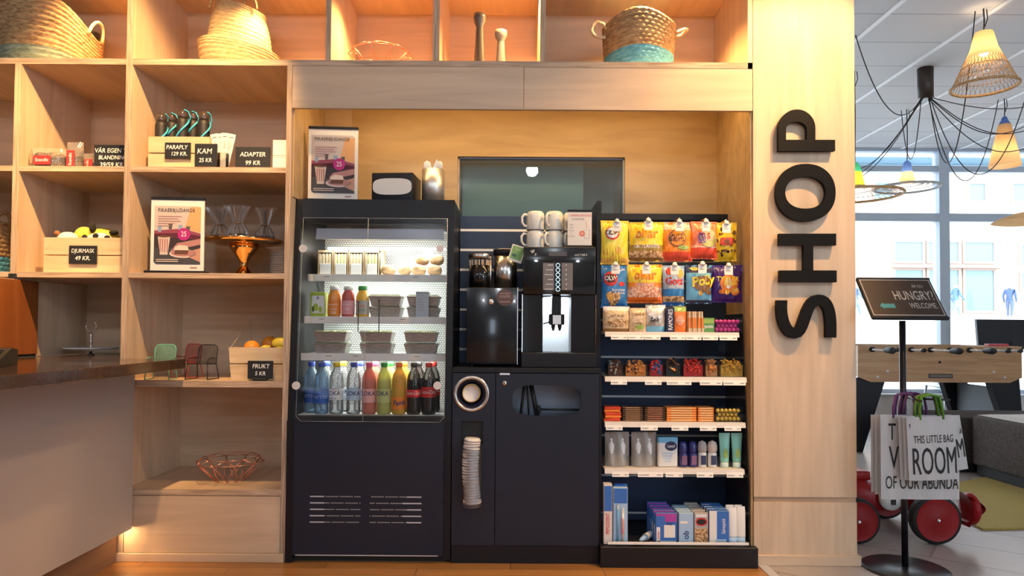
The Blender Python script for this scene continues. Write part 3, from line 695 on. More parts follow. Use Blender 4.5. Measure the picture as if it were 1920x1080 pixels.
def wrapped(label, loc, rot, lean):
    t = thing('wrapped_cake', label, 'cake', loc, rot, 'wrapped cakes on the cake stand')
    b = MB(); b.box(-0.034, 0.034, -0.028, 0.028, 0.0, 0.024, CAKE, 0.006, 2); b.build('cake_slice', t)
    b = MB()
    pr = [(0.043, 0.0), (0.045, 0.014), (0.041, 0.034), (0.030, 0.055), (0.016, 0.072), (0.022, 0.095), (0.034, 0.125), (0.044, 0.150)]
    def fn(u, v):
        q = v*(len(pr)-1); i = min(int(q), len(pr)-2); s_ = q-i; a = 2*PI*u
        r = pr[i][0]*(1-s_)+pr[i+1][0]*s_; z = pr[i][1]*(1-s_)+pr[i+1][1]*s_
        k = 0.10+0.25*v; r *= 1+k*math.sin(7*a+2*v)+0.5*k*math.sin(13*a)
        return (r*math.cos(a)+lean*max(0, z-0.05), r*math.sin(a)*0.8, z)
    b.grid(fn, 60, 24, CELLO, smooth=False); b.build('cellophane', t)
    b = MB(); b.tube([(0.017*math.cos(a)+lean*0.022, 0.015*math.sin(a), 0.072) for a in [2*PI*i/12 for i in range(12)]], 0.0022, GOLD, 5, closed=True); b.build('tie', t)
    return t
zp = zB1+0.1665
for dx, dy, rt, ln, lb in [(-0.096, -0.02, 0.4, -0.25, 'wrapped cake at the left of the gold cake stand'), (-0.002, -0.075, 0.1, 0.0, 'wrapped cake in the middle of the gold cake stand'), (0.096, -0.01, -0.5, 0.1, 'wrapped cake at the right of the gold cake stand')]:
    wrapped(lb, (xc+dx, yc_+dy, zp), rt, ln)
DISH = mat('grey_dish', (0.34, 0.34, 0.35), 0.3)
d0 = None
for k in range(15):
    loc = (X(504, 480, 0.3)+0.052, 0.32, zB1+0.0085*k)
    lb = 'thin grey dish in the stack behind the cake stand'
    if d0 is None:
        b = MB(); b.lathe(0, 0, [(0.045, 0), (0.052, 0.0055), (0.052, 0.0075), (0.0, 0.0045)], DISH, 32); d0 = tag(b.build('dish', loc=loc), lb, 'dish', 'stack of grey dishes behind the cake stand')
    else: d0 = dup(d0, loc, None, lb)
# ------------------------------------------------------------------ crate of plush toys
crate('pine crate of plush toys in the left compartment', (X(156, 480, 0.045)+0.006, 0.045+0.10, zB1), 0.348, 0.20, 0.150)
PLY = noisy('plush_yellow', (0.62, 0.50, 0.05), (0.75, 0.64, 0.10), (1, 1, 1), 120, 3, rough=0.95, bump=0.3)
PLW = noisy('plush_white', (0.68, 0.64, 0.58), (0.78, 0.74, 0.68), (1, 1, 1), 120, 3, rough=0.95, bump=0.3)
PLB = mat('plush_black', (0.015, 0.014, 0.013), 0.95); PLBR = mat('plush_brown', (0.30, 0.12, 0.04), 0.95)
zc = zB1+0.15
t = thing('plush_toy', 'yellow plush animal with black ears lying in the crate', 'plush toy', (X(187, 440, 0.16), 0.172, zc-0.050), 0, 'plush animals in the crate')
b = MB(); b.ball((0, 0, 0.06), 0.050, PLY, 24, 1.6, 1.0, 1.0); b.ball((-0.055, -0.03, 0.07), 0.04, PLY, 20); b.build('body', t)
b = MB(); b.ball((-0.01, -0.048, 0.105), 0.017, PLB, 14, 0.7, 1, 1.4); b.build('ear', t)
b = MB(); b.ball((0.075, -0.035, 0.085), 0.016, PLB, 14, 1.2, 1, 0.7); b.build('ear', t)
t = thing('plush_toy', 'white plush animal with black patches lying in the crate', 'plush toy', (X(190, 445, 0.1), 0.087, zc-0.045), 0, 'plush animals in the crate')
b = MB(); b.ball((0, 0, 0.042), 0.030, PLW, 22, 1.8, 1.0, 1.0); b.build('body', t)
b = MB(); b.ball((0.0, -0.028, 0.055), 0.013, PLB, 12, 1.0, 0.5, 0.9); b.ball((0.045, -0.02, 0.05), 0.011, PLB, 12, 1.2, 0.6, 0.8); b.build('patches', t)
b = MB(); b.ball((-0.055, -0.014, 0.05), 0.012, PLB, 12, 1, 0.6, 1); b.build('ear', t)
t = thing('plush_toy', 'plain white plush animal at the left end of the crate', 'plush toy', (X(135, 440, 0.13), 0.105, zc-0.045), 0, 'plush animals in the crate')
b = MB(); b.ball((0, 0, 0.045), 0.034, PLW, 22, 1.35, 1.0, 0.95); b.build('body', t)
b = MB(); b.ball((-0.035, -0.02, 0.068), 0.012, PLBR, 12); b.build('ear', t)
t = thing('plush_toy', 'brown plush ear poking over the crate corner', 'plush toy', (X(103, 443, 0.17), 0.19, zc-0.05), 0, 'plush animals in the crate')
b = MB(); b.ball((0, 0, 0.05), 0.03, PLBR, 18, 1.3, 0.9, 0.6); b.build('body', t)
# ------------------------------------------------------------------ counter: plate on a stem, terminal
xc = X(170, 660, 0.30)
t = thing('serving_plate', 'grey serving plate on a stem with a ring handle on the counter', 'serving plate', (xc, 0.30, zCT))
b = MB(); b.lathe(0, 0, [(0.0, 0.026), (0.10, 0.0265), (0.111, 0.0285), (0.1125, 0.032), (0.1115, 0.036), (0.107, 0.0355), (0.07, 0.031), (0.0, 0.031)], mat('plate_grey', (0.62, 0.64, 0.62), 0.15, coat=0.4), 40); b.build('plate', t)
b = MB(); b.lathe(0, 0, [(0.018, 0), (0.018, 0.003), (0.006, 0.008), (0.005, 0.022), (0.0055, 0.04), (0.0035, 0.05), (0.0075, 0.06), (0.0035, 0.07), (0.0065, 0.085), (0.003, 0.095), (0.003, 0.108)], CHROME, 16); b.build('stem', t)
b = MB(); b.tube([(0.024*math.cos(a), 0.0, 0.132+0.024*math.sin(a)) for a in [2*PI*i/24 for i in range(24)]], 0.0026, CHROME, 8, closed=True); b.build('ring_handle', t)
xk, yk = -1.42, -0.95
t = thing('card_terminal', 'black card terminal lying on the counter at the left picture edge', 'card terminal', (X(-12, 690, -0.62), -0.62, zCT), 0.35)
b = MB(); b.xprism([(-0.08, 0), (0.09, 0), (0.09, 0.052), (0.03, 0.058), (-0.08, 0.022)], -0.04, 0.04, DARK); b.build('body', t)
b = MB(); b.box(-0.028, 0.028, 0.035, 0.075, 0.057, 0.0585, mat('screen_dark', (0.02, 0.04, 0.035), 0.1)); b.build('screen', t)
b = MB()
for i in range(3):
    for j in range(4): b.box(-0.026+0.019*i, -0.012+0.019*i, -0.06+0.02*j, -0.046+0.02*j, 0.026+0.0062*j, 0.034+0.0062*j, BLACK, 0.001)
b.build('keypad', t)
b = MB(); b.box(xP0a-0.001, xP0b+0.004, -0.010, -0.001, Z(30, 524, 0), Z(30, 513, 0), DARK, 0.002); tag(b.build('bracket'), 'small black bracket at the shelf corner by the left edge', 'bracket')
# ------------------------------------------------------------------ miniature metal chairs
def mini_chair(label, loc, rot, m):
    t = thing('miniature_chair', label, 'miniature chair', loc, rot, 'miniature metal chairs')
    r = 0.0022; w2 = 0.043
    def bk(x, q): return (x, 0.034+0.018*q/0.1, 0.066+q)      # back plane
    out = [(-w2, 0.0), (-w2, 0.06)] + [(-w2+0.02-0.02*math.cos(a), 0.06+0.02*math.sin(a)) for a in [PI/2*i/6 for i in range(1, 7)]] + [(w2-0.02+0.02*math.sin(a), 0.06+0.02*math.cos(a)) for a in [PI/2*i/6 for i in range(0, 7)]] + [(w2, 0.0)]
    b = MB(); b.tube([bk(*p) for p in out], r, m, 6, closed=True)
    def inside(x, q): return abs(x) < w2-0.001 and 0 <= q <= 0.08 and not (q > 0.06 and abs(x) > w2-0.02 and (abs(x)-(w2-0.02))**2 + (q-0.06)**2 > 0.0199**2)
    for sg in (-1, 1):
        for k in range(-18, 19):
            seg = [(x, sg*(x-0.0) + k*0.0085 + 0.04) for x in [(-w2+2*w2*i/40) for i in range(41)]]
            seg = [p for p in seg if inside(*p)]
            if len(seg) > 1: b.tube([bk(*seg[0]), bk(*seg[-1])], 0.0009, m, 4)
    b.build('backrest', t)
    b = MB(); b.tube([(-w2, 0.034, 0.064), (-w2, -0.04, 0.068), (w2, -0.04, 0.068), (w2, 0.034, 0.064)], r, m, 6, closed=True)
    for k in range(-9, 20):
        for sg in (-1, 1):
            seg = [(x, sg*x + k*0.0085 - 0.05) for x in [(-w2+2*w2*i/40) for i in range(41)]]
            seg = [p for p in seg if -0.04 < p[1] < 0.034]
            if len(seg) > 1: b.tube([(seg[0][0], seg[0][1], 0.067), (seg[-1][0], seg[-1][1], 0.067)], 0.0009, m, 4)
    b.build('seat', t)
    for sx in (-1, 1):
        for (ya, yb2) in ((-0.036, -0.046), (0.034, 0.046)):
            b = MB(); b.tube([(sx*w2, ya, 0.066), (sx*(w2+0.006), yb2, 0.002)], r, m, 6); b.build('leg', t)
        b = MB(); b.tube([(sx*(w2+0.006), -0.046, 0.0022), (sx*(w2+0.006), 0.046, 0.0022)], r*0.9, m, 6); b.build('runner', t)
        b = MB(); b.tube([(sx*w2, 0.036, 0.088), (sx*(w2+0.006), 0.0, 0.092), (sx*(w2+0.004), -0.036, 0.088), (sx*w2, -0.038, 0.068)], r, m, 6); b.build('armrest', t)
    return t
mini_chair('mint green miniature metal chair behind the counter corner', (X(302, 712, 0.07), 0.07, zC1), 0.12, mat('mint_metal', (0.17, 0.48, 0.35), 0.4))
mini_chair('red miniature metal chair between the mint and black ones', (X(347, 712, 0.17), 0.18, zC1), -0.3, mat('red_metal', (0.45, 0.045, 0.04), 0.4))
mini_chair('black miniature metal chair in front of the red one', (X(377, 712, 0.06), 0.07, zC1), -0.1, mat('black_metal', (0.016, 0.013, 0.012), 0.4))
# ------------------------------------------------------------------ fruit crate
xf = X(428, 690, 0.04)
CW = xP2a-0.003-xf
ck = crate('pine fruit crate with clear cover, oranges and lemons inside', (xf+CW/2, 0.04+0.12, zC1), CW, 0.24, 0.138, 0.012)
b = MB(); zz = 0.138; HW = CW/2-0.006
b._new([(-HW, -0.112, zz), (-HW, 0.112, zz), (-HW, 0.112, zz+0.12)], [(0, 1, 2)], CLEAR)
b._new([(HW, -0.112, zz), (HW, 0.112, zz), (HW, 0.112, zz+0.12)], [(0, 1, 2)], CLEAR)
b._new([(-HW, 0.112, zz), (HW, 0.112, zz), (HW, 0.112, zz+0.12), (-HW, 0.112, zz+0.12)], [(0, 1, 2, 3)], CLEAR)
EC = mat('acrylic_edge', (0.42, 0.33, 0.24), 0.3)
for p in ([(-HW, -0.112, zz), (-HW, 0.112, zz+0.12), (HW, 0.112, zz+0.12), (HW, -0.112, zz)], [(-HW, 0.112, zz), (-HW, 0.112, zz+0.12)]):
    b.tube(p, 0.0016, EC, 4)
b.build('clear_cover', ck)
ORA = noisy('orange_peel', (0.72, 0.23, 0.015), (0.80, 0.30, 0.03), (1, 1, 1), 200, 2, rough=0.4, bump=0.15)
LEM = noisy('lemon_peel', (0.62, 0.50, 0.05), (0.72, 0.60, 0.08), (1, 1, 1), 120, 2, rough=0.4, bump=0.1)
PLUM = mat('plum_skin', (0.05, 0.01, 0.02), 0.3); GRN = mat('stem_green', (0.10, 0.12, 0.03), 0.6)
def fruit(name, label, loc, m, r, sx=1.0, sz=1.0, rot=(0, 0, 0), tip=False):
    t = thing(name, label, 'fruit', loc, rot, 'fruit in the crate')
    b = MB(); b.ball((0, 0, 0), r, m, 24, sx, 1, sz)
    if tip: b.ball((r*sx*0.97, 0, 0), r*0.22, m, 10); b.ball((-r*sx*0.97, 0, 0), r*0.16, m, 10)
    b.build('flesh', t); b = MB(); b.ball((0, 0, r*sz), r*0.09, GRN, 8, 1, 1, 0.6); b.build('stem_end', t)
    return t
zf = zC1+0.138
fruit('orange', 'orange at the front left of the fruit crate', (xf+0.075, 0.10, zf-0.006), ORA, 0.034, rot=(0.9, 0.3, 0))
fruit('orange', 'darker orange behind, highest in the fruit crate', (xf+0.125, 0.18, zf+0.010), ORA, 0.036, rot=(0.3, 0.4, 0))
fruit('lemon', 'lemon in the middle front of the fruit crate', (xf+0.143, 0.092, zf-0.018), LEM, 0.027, 1.25, rot=(0.2, 0.2, 0.4), tip=True)
fruit('lemon', 'large yellow lemon lying on top at right', (xf+0.186, 0.135, zf+0.014), LEM, 0.030, 1.3, rot=(0.1, 0.0, -0.3), tip=True)
fruit('lemon', 'small lemon at the right end below the big one', (xf+0.202, 0.082, zf-0.018), LEM, 0.021, 1.25, rot=(0, 0.3, 0.7), tip=True)
fruit('plum', 'dark plum between orange and lemons', (xf+0.170, 0.085, zf-0.016), PLUM, 0.021)
fruit('plum', 'dark plum at the back of the crate beside the orange', (xf+0.165, 0.2, zf-0.01), PLUM, 0.023)
# ================================================================== the open-front fridge
fx0, fx1 = X(534.5, 1040, -0.01), X(844, 1040, -0.01)
fzt = Z(700, 374, 0.07)
zlow = Z(690, 790, -0.01)
fr = thing('display_fridge', 'tall black open-front display fridge stocked with drinks and sandwiches', 'fridge', ((fx0+fx1)/2, 0.2, 0))
YB = 0.458
side = [(-0.0010, 0.012), (-0.0010, zlow), (0.066, fzt-0.02), (0.07, fzt), (YB, fzt), (YB, 0.012)]
fl_ = MB(); fl_.box(fx0, fx0+0.03, -0.0125, -0.0012, 0.0012, zlow, BLACK); wpart(fl_, 'front_flange', fr)
for xa, xb in ((xP2b+0.0008, max(fx0+0.026, xP2b+0.012)), (fx1-0.030, fx1-0.001)):
    b = MB(); b.xprism(side, xa, xb, BLACK); wpart(b, 'side_panel', fr)
def yfront(z): return -0.010 + 0.076*max(0, (z-zlow))/(fzt-0.02-zlow)
ix0, ix1 = xP2b+0.0135, fx1-0.030
ztop_open = Z(690, 428, 0.12)
zhead = Z(690, 410, 0.06)
b = MB(); b.xprism([(yfront(zhead)+0.004, zhead), (0.07, fzt), (YB, fzt), (YB, zhead+0.03), (0.2, zhead)], ix0, ix1, BLACK); wpart(b, 'top_housing', fr)
INW = mat('fridge_lining', (0.72, 0.73, 0.72), 0.4)
PERF = bricky('perforated_lining', (0.74, 0.75, 0.74), (0.74, 0.75, 0.74), (0.25, 0.26, 0.27), 0.012, 0.010, 0.0021, rough=0.4, offset=0.5, grain=False, axes=(PI/2, 0, 0))
DK = mat('fridge_inner_side', (0.05, 0.05, 0.055), 0.12, coat=0.4)
b = MB(); b.box(ix0, ix1, 0.43, 0.455, 0.55, zhead, PERF); wpart(b, 'back_lining', fr)
for s, xx in ((1, ix0), (-1, ix1)):
    b = MB(); b.xprism([(0.02, zlow+0.01), (0.085, zhead-0.01), (0.43, zhead-0.01), (0.43, zlow+0.01)], xx, xx+s*0.003, DK); wpart(b, 'inner_side', fr)
# lower front with ventilation slots
b = MB(); b.box(ix0, ix1, -0.010, 0.02, 0.030, zlow, BLUEB, 0.001); b.box(ix0, ix1, 0.02, 0.04, 0.0, 0.03, DARK); wpart(b, 'lower_panel', fr)
VENT = mat('vent_light', (0.50, 0.52, 0.58), 0.4)
for r in range(5):
    zz = Z(690, 931.5 + r*12.0, -0.011)
    for x0p, x1p, d_ in ((581, 676, 1), (693, 790, -1)):
        b = MB(); xa, xb = X(x0p, 955, -0.011), X(x1p, 955, -0.011); L = xb-xa; fl = 0.28
        b.box(xa, xb, -0.0112, -0.0100, zz-0.003, zz+0.003, DARK)
        if d_ > 0: b.box(xa, xa+L*fl, -0.0118, -0.0112, zz-0.0025, zz+0.0025, VENT); da, db = xa+L*fl, xb
        else: b.box(xb-L*(fl+0.08*(r % 2)), xb, -0.0118, -0.0112, zz-0.0025, zz+0.0025, VENT); da, db = xa, xb-L*fl
        n = int((db-da)/0.0052)
        for k in range(n):
            if (k*7+r*5) % 11 == 0: continue
            q = da+(k+0.5)*(db-da)/n; b.box(q-0.0013, q+0.0013, -0.0117, -0.0112, zz-0.002, zz+0.002, VENT)
        wpart(b, 'vent_slot', fr)
b = MB(); b.box(ix0+0.03, ix1-0.02, -0.0115, -0.010, 0.030, 0.034, ALU); wpart(b, 'kick_trim', fr)
# canopy with its light
yc0 = 0.13
cz1, cz0 = Z(700, 428, yc0), Z(700, 449, yc0)
CAN = mat('canopy_grey', (0.50, 0.51, 0.56), 0.4)
cxa, cxb = X(592, 440, yc0), X(832, 440, yc0)
b = MB(); b.xprism([(yc0, cz0), (yc0+0.012, cz1), (0.40, cz1+0.02), (0.40, cz1+0.012), (yc0+0.02, cz1-0.006), (yc0+0.008, cz0)], cxa, cxb, CAN); wpart(b, 'light_canopy', fr)
LED = mat('led_strip', (1, 1, 1), 0.5, emit=(0.95, 1.0, 0.93), es=9.0)
b = MB(); b.box(cxa+0.01, cxb-0.01, 0.29, 0.30, Z(700, 468, 0.29), Z(700, 464, 0.29), LED); wpart(b, 'led_strip', fr)
lo_ = area('fridge_light', ((cxa+cxb)/2, 0.22, cz0-0.01), 0.5, 0.10, 4.6, (0.96, 1.0, 0.90), (0.25, 0, 0))
# shelves
def shelf_z(py, y): return Z(700, py, y)
YS = [0.17, 0.12, 0.085]
zs = [shelf_z(516, YS[0]), shelf_z(595, YS[1]), shelf_z(664, YS[2])]
zfl = Z(700, 779, 0.035)
PST = mat('shelf_white', (0.84, 0.84, 0.83), 0.4)
TAGP = mat('price_tag_paper', (0.85, 0.84, 0.80), 0.6); TAGI = mat('price_tag_ink', (0.28, 0.28, 0.28), 0.7)
tagx = [[(604, 634), (771, 801)], [(596, 628), (748, 772)], [(610, 640), (660, 690), (775, 800)]]
for k in range(3):
    z, y = zs[k], YS[k]
    b = MB(); b.box(ix0+0.006, ix1-0.006, y, 0.43, z-0.010, z, INW); sh = wpart(b, 'fridge_shelf', fr)
    b = MB(); b.box(ix0+0.006, ix1-0.006, y-0.006, y-0.0005, z-0.028, z+0.003, PST); b.build('price_strip', sh)
    for x0p, x1p in tagx[k]:
        b = MB(); xa, xb = X(x0p, 600, y), X(x1p, 600, y); b.box(xa, xb, y-0.0075, y-0.0062, z-0.024, z-0.002, TAGP)
        b.box(xa+0.006, xa+0.03, y-0.0079, y-0.0075, z-0.010, z-0.007, TAGI); b.build('price_tag', sh)
    if k < 3:
        b = MB(); b.box(ix0+0.02, ix1-0.02, y+0.03, y+0.036, z-0.0145, z-0.0105, LED); b.build('led_strip', sh)
        area('fridge_light', ((ix0+ix1)/2, y+0.07, z-0.016), 0.5, 0.05, [3.2, 2.6, 2.6][k], (0.96, 1.0, 0.90), (0.35, 0, 0))
b = MB(); b.box(ix0, ix1, 0.045, 0.43, zfl-0.012, zfl, INW); b.box(ix0, ix1, 0.003, 0.0445, zfl-0.03, zfl-0.001, DARK); wpart(b, 'floor_tray', fr)
# clear sliding panels over the front, slanted with the sides
pz0, pz1 = Z(690, 791, -0.02), Z(690, 409, 0.05)
py0, py1 = -0.018, 0.046
ang = math.atan2(py1-py0, pz1-pz0); Ls = math.hypot(py1-py0, pz1-pz0)
PX0, PX1, PXM = X(561, 600, 0.01), X(836, 600, 0.01), X(685, 600, 0.01)
PEDGE = mat('clear_panel_edge', (0.55, 0.57, 0.57), 0.2, spec=0.8)  # pale colour puts a highlight along the panel edges
PLX = glass('clear_panel', (0.975, 0.98, 0.98), 0.015, 0.65)
def slant(x, t, off=0.0):      # point on the slanted panel plane at height t along it
    return (x, py0 + math.sin(ang)*t - off*math.cos(ang), pz0 + math.cos(ang)*t + off*math.sin(ang))
for s, xa, xb in ((0, PX0, PXM-0.001), (1, PXM+0.001, PX1)):
    c = 0.022
    poly = [(xa + (c if s == 0 else 0), 0), (xb - (c if s else 0), 0)] + ([(xb, 0.02)] if s else []) + [(xb, Ls), (xa, Ls)] + ([(xa, 0.02)] if s == 0 else [])
    b = MB(); n = len(poly)
    V = [slant(x, t) for x, t in poly] + [slant(x, t, -0.003) for x, t in poly]
    b._new(V, [tuple(range(n)), tuple(range(2*n-1, n-1, -1))], PLX)
    for i in range(n):
        j = (i+1) % n
        if (poly[i][1] > 0.1 and poly[j][1] > 0.1 and abs(poly[i][1]-poly[j][1]) > 0.1): pass
        b.tube([slant(poly[i][0], poly[i][1], -0.0015), slant(poly[j][0], poly[j][1], -0.0015)], 0.0009 if abs(poly[i][0]-PXM) > 0.01 or abs(poly[j][0]-PXM) > 0.01 else 0.0006, PEDGE, 4)
    wpart(b, 'clear_front_panel', fr)
KNB = mat('knob_pale', (0.72, 0.68, 0.64), 0.35)
for kx, ky in ((568, 466), (825, 466), (555, 723), (820, 723)):
    yk_ = 0.035 if ky < 500 else -0.010
    b = MB(); xk_, zk_ = P(kx, ky, yk_-0.008); b.tube([(xk_, yk_-0.010, zk_), (xk_, yk_-0.004, zk_)], 0.0165, KNB, 24, smooth=False); b.tube([(xk_, yk_-0.006, zk_), (xk_, yk_+0.026, zk_)], 0.005, CHROME, 10); wpart(b, 'panel_knob', fr)
for kx, ka, kb in ((672, 566, 622), (711, 563, 624)):  # two thin dark rods at the clear panels
    y_ = 0.02; b = MB(); b.tube([(X(kx, ka, y_), y_, Z(kx, ka, y_)), (X(kx, kb, y_), y_-0.008, Z(kx, kb, y_))], 0.0022, DARK, 6); b.ball((X(kx, ka, y_), y_, Z(kx, ka, y_)), 0.004, DARK, 8); wpart(b, 'thin_rod', fr)
# ------------------------------------------------------------------ things in the fridge
E = 0.0008
KRAFT = noisy('kraft_paper', (0.46, 0.31, 0.17), (0.56, 0.39, 0.23), (1, 1, 1), 30, 4, rough=0.8)
BREAD = noisy('white_bread', (0.72, 0.62, 0.42), (0.82, 0.73, 0.54), (1, 1, 1), 80, 3, rough=0.9)
LETT = noisy('salad_filling', (0.35, 0.42, 0.08), (0.66, 0.62, 0.25), (1, 1, 1), 90, 3, rough=0.6)
CHEE = noisy('cheese_ham_filling', (0.62, 0.36, 0.18), (0.75, 0.62, 0.30), (1, 1, 1), 70, 3, rough=0.6)
def sandwich(label, loc, fil):
    t = thing('sandwich_pack', label, 'sandwich', loc, 0, 'sandwich packs on the top fridge shelf')
    w_, d_, h_ = 0.066, 0.11, 0.112
    b = MB(); b._new([(-w_/2, 0, 0), (w_/2, 0, 0), (w_/2, d_, 0), (-w_/2, d_, 0), (-w_/2, d_, h_*0.99), (w_/2, d_, h_*0.99), (-w_/2, 0.02, h_), (w_/2, 0.02, h_)], [(0, 3, 2, 1), (2, 3, 4, 5), (0, 6, 4, 3), (1, 2, 5, 7), (4, 6, 7, 5)], KRAFT)
    b.box(-w_/2, -w_/2+0.004, -0.001, 0.03, 0, h_, KRAFT); b.box(w_/2-0.004, w_/2, -0.001, 0.03, 0, h_, KRAFT); b.box(-w_/2, w_/2, 0.0, 0.03, h_-0.010, h_, KRAFT); b.build('carton', t)
    b = MB()
    for k in range(4):
        x0 = -0.028+0.0145*k; b.box(x0, x0+0.0085, 0.003, 0.06, 0.002, 0.098, BREAD, 0.001)
    b.build('bread', t)
    b = MB()
    for k in range(3):
        x0 = -0.0195+0.0145*k; b.box(x0, x0+0.006, 0.0045, 0.05, 0.004, 0.094, fil, 0.001)
    b.build('filling', t)
    b = MB(); b.box(-0.024, 0.024, -0.0018, 0.0018, 0.002, 0.052, WHITE, 0.001); b.build('label', t)  # white plate painted in as the glare on the pack window
    return t
y1 = 0.20
for px, fl, lb in ((610, CHEE, 'leftmost kraft sandwich pack with white glare patch on top fridge shelf'), (639, LETT, 'second sandwich pack from the left, green salad filling'), (668, CHEE, 'third sandwich pack from the left, orange filling'), (697, LETT, 'fourth sandwich pack, beside the wrapped rolls')):
    sandwich(lb, (X(px, 500, y1), y1, zs[0]+E), fl)
b = MB(); b.box(max(ix0+0.018, X(592, 475, 0.36)), X(722, 475, 0.36), 0.34, 0.37, zs[0]+E, Z(660, 471, 0.36), KRAFT); tag(b.build('carton_row'), 'brown carton standing behind the row of sandwich packs', 'carton')
ROLLP = noisy('roll_paper', (0.30, 0.175, 0.085), (0.40, 0.25, 0.13), (1, 1, 1), 30, 4, rough=0.8)
def roll(label, loc, r, rot):
    b = MB()
    def fn(u, v):
        a = 2*PI*u; q = (v-0.5)*2; rr = r*(max(0.0, 1-abs(q)**3.2)**0.45) * (1+0.06*math.sin(5*a+6*v)+0.04*math.sin(11*a-9*v))
        return (q*r*1.35, rr*math.cos(a), rr*0.92*math.sin(a))
    b.grid(fn, 28, 18, ROLLP)
    return tag(b.build('wrapped_roll', loc=loc, rot=rot), label, 'wrapped roll', 'paper-wrapped rolls in the fridge')
rr_ = 0.0245
for px, up, dy, an, lb in ((728, 0, 0.0, 0.5, 'wrapped roll at the left of the bottom row beside the sandwiches'), (757, 0, 0.02, 1.2, 'second wrapped roll of the bottom row, standing crookedly'), (785, 0, 0.0, 0.15, 'third wrapped roll of the bottom row'), (815, 0, 0.0, -0.1, 'wrapped roll at the right end of the bottom row'), (790, 1, 0.02, 0.6, 'left one of the two wrapped rolls lying on top'), (818, 1, 0.02, 0.2, 'right one of the two wrapped rolls lying on top')):
    roll(lb, (X(px, 500, 0.23), 0.235+dy, zs[0]+0.0285+up*0.050), rr_, (0.15*up, 0.12, an))
# bottles -----------------------------------------------------------
def pet(tintname, tint, frost): return glass(tintname, tint, 0.03, 1.4, frost, tint)
def liquid(name, col, rough=0.08, sss=0.0): return mat(name, col, rough, coat=0.6)
def bottle(root, prof, body, capm, capz, capr, label=None, tx=None, liq=None, n=24):
    b = MB(); b.lathe(0, 0, prof, body, n); b.build('bottle_body', root)
    if liq:
        m, zl = liq; pr = [(max(0.001, r-0.0022), z) for r, z in prof if z <= zl]; pr[0] = (pr[0][0], pr[0][1]+0.002); pr.append((0.0005, pr[-1][1]))
        b = MB(); b.lathe(0, 0, pr, m, n); b.build('drink', root)
    b = MB(); b.lathe(0, 0, [(capr*0.96, capz), (capr, capz+0.003), (capr, capz+0.017), (capr*0.85, capz+0.0195), (0, capz+0.0195)], capm, 20); b.build('cap', root)
    if label:
        m, za, zb_, r = label; b = MB(); b.lathe(0, 0, [(r, za), (r, zb_)], m, n, caps=False)
        for (s, z, size, mm, kw) in (tx or []):
            rr = r+0.0006
            put_text(b, s, 0, 0, z, size, mm, fn=lambda q: (rr*math.sin(q[0]/rr), -rr*math.cos(q[0]/rr), q[2]), **kw)
        b.build('label', root)
PETP = [(0.024, 0.0), (0.0285, 0.006), (0.029, 0.02), (0.0278, 0.05), (0.029, 0.075), (0.029, 0.125), (0.0278, 0.148), (0.024, 0.170), (0.0145, 0.188), (0.0125, 0.196), (0.0125, 0.206)]
WATER = pet('pet_clear', (0.93, 0.95, 0.96), 0.12)
BLU = mat('cap_blue', (0.03, 0.06, 0.36), 0.35); YEL = mat('cap_yellow', (0.72, 0.52, 0.02), 0.35); REDC = mat('cap_red', (0.62, 0.03, 0.02), 0.35)
PINK = mat('cap_pink', (0.75, 0.09, 0.22), 0.35); GREEN = mat('cap_green', (0.03, 0.30, 0.05), 0.35); ORC = mat('cap_orange', (0.80, 0.17, 0.02), 0.35); BLK = mat('cap_black', (0.012, 0.012, 0.014), 0.35); WHC = mat('cap_white', (0.75, 0.75, 0.74), 0.35)
LBW = mat('label_white', (0.76, 0.78, 0.80), 0.4); LBB = mat('label_blue', (0.02, 0.10, 0.45), 0.4); NAVY = mat('print_navy', (0.02, 0.03, 0.14), 0.5)
LBC = mat('label_pale_blue', (0.45, 0.62, 0.78), 0.4); LBP = mat('label_pink', (0.80, 0.42, 0.40), 0.4); LBY = mat('label_pale_green', (0.50, 0.55, 0.22), 0.4); LBO = mat('label_orange', (0.80, 0.24, 0.02), 0.4); LBR = mat('label_red_cola', (0.60, 0.02, 0.02), 0.35)
WHT = mat('print_white', (0.86, 0.86, 0.86), 0.5)
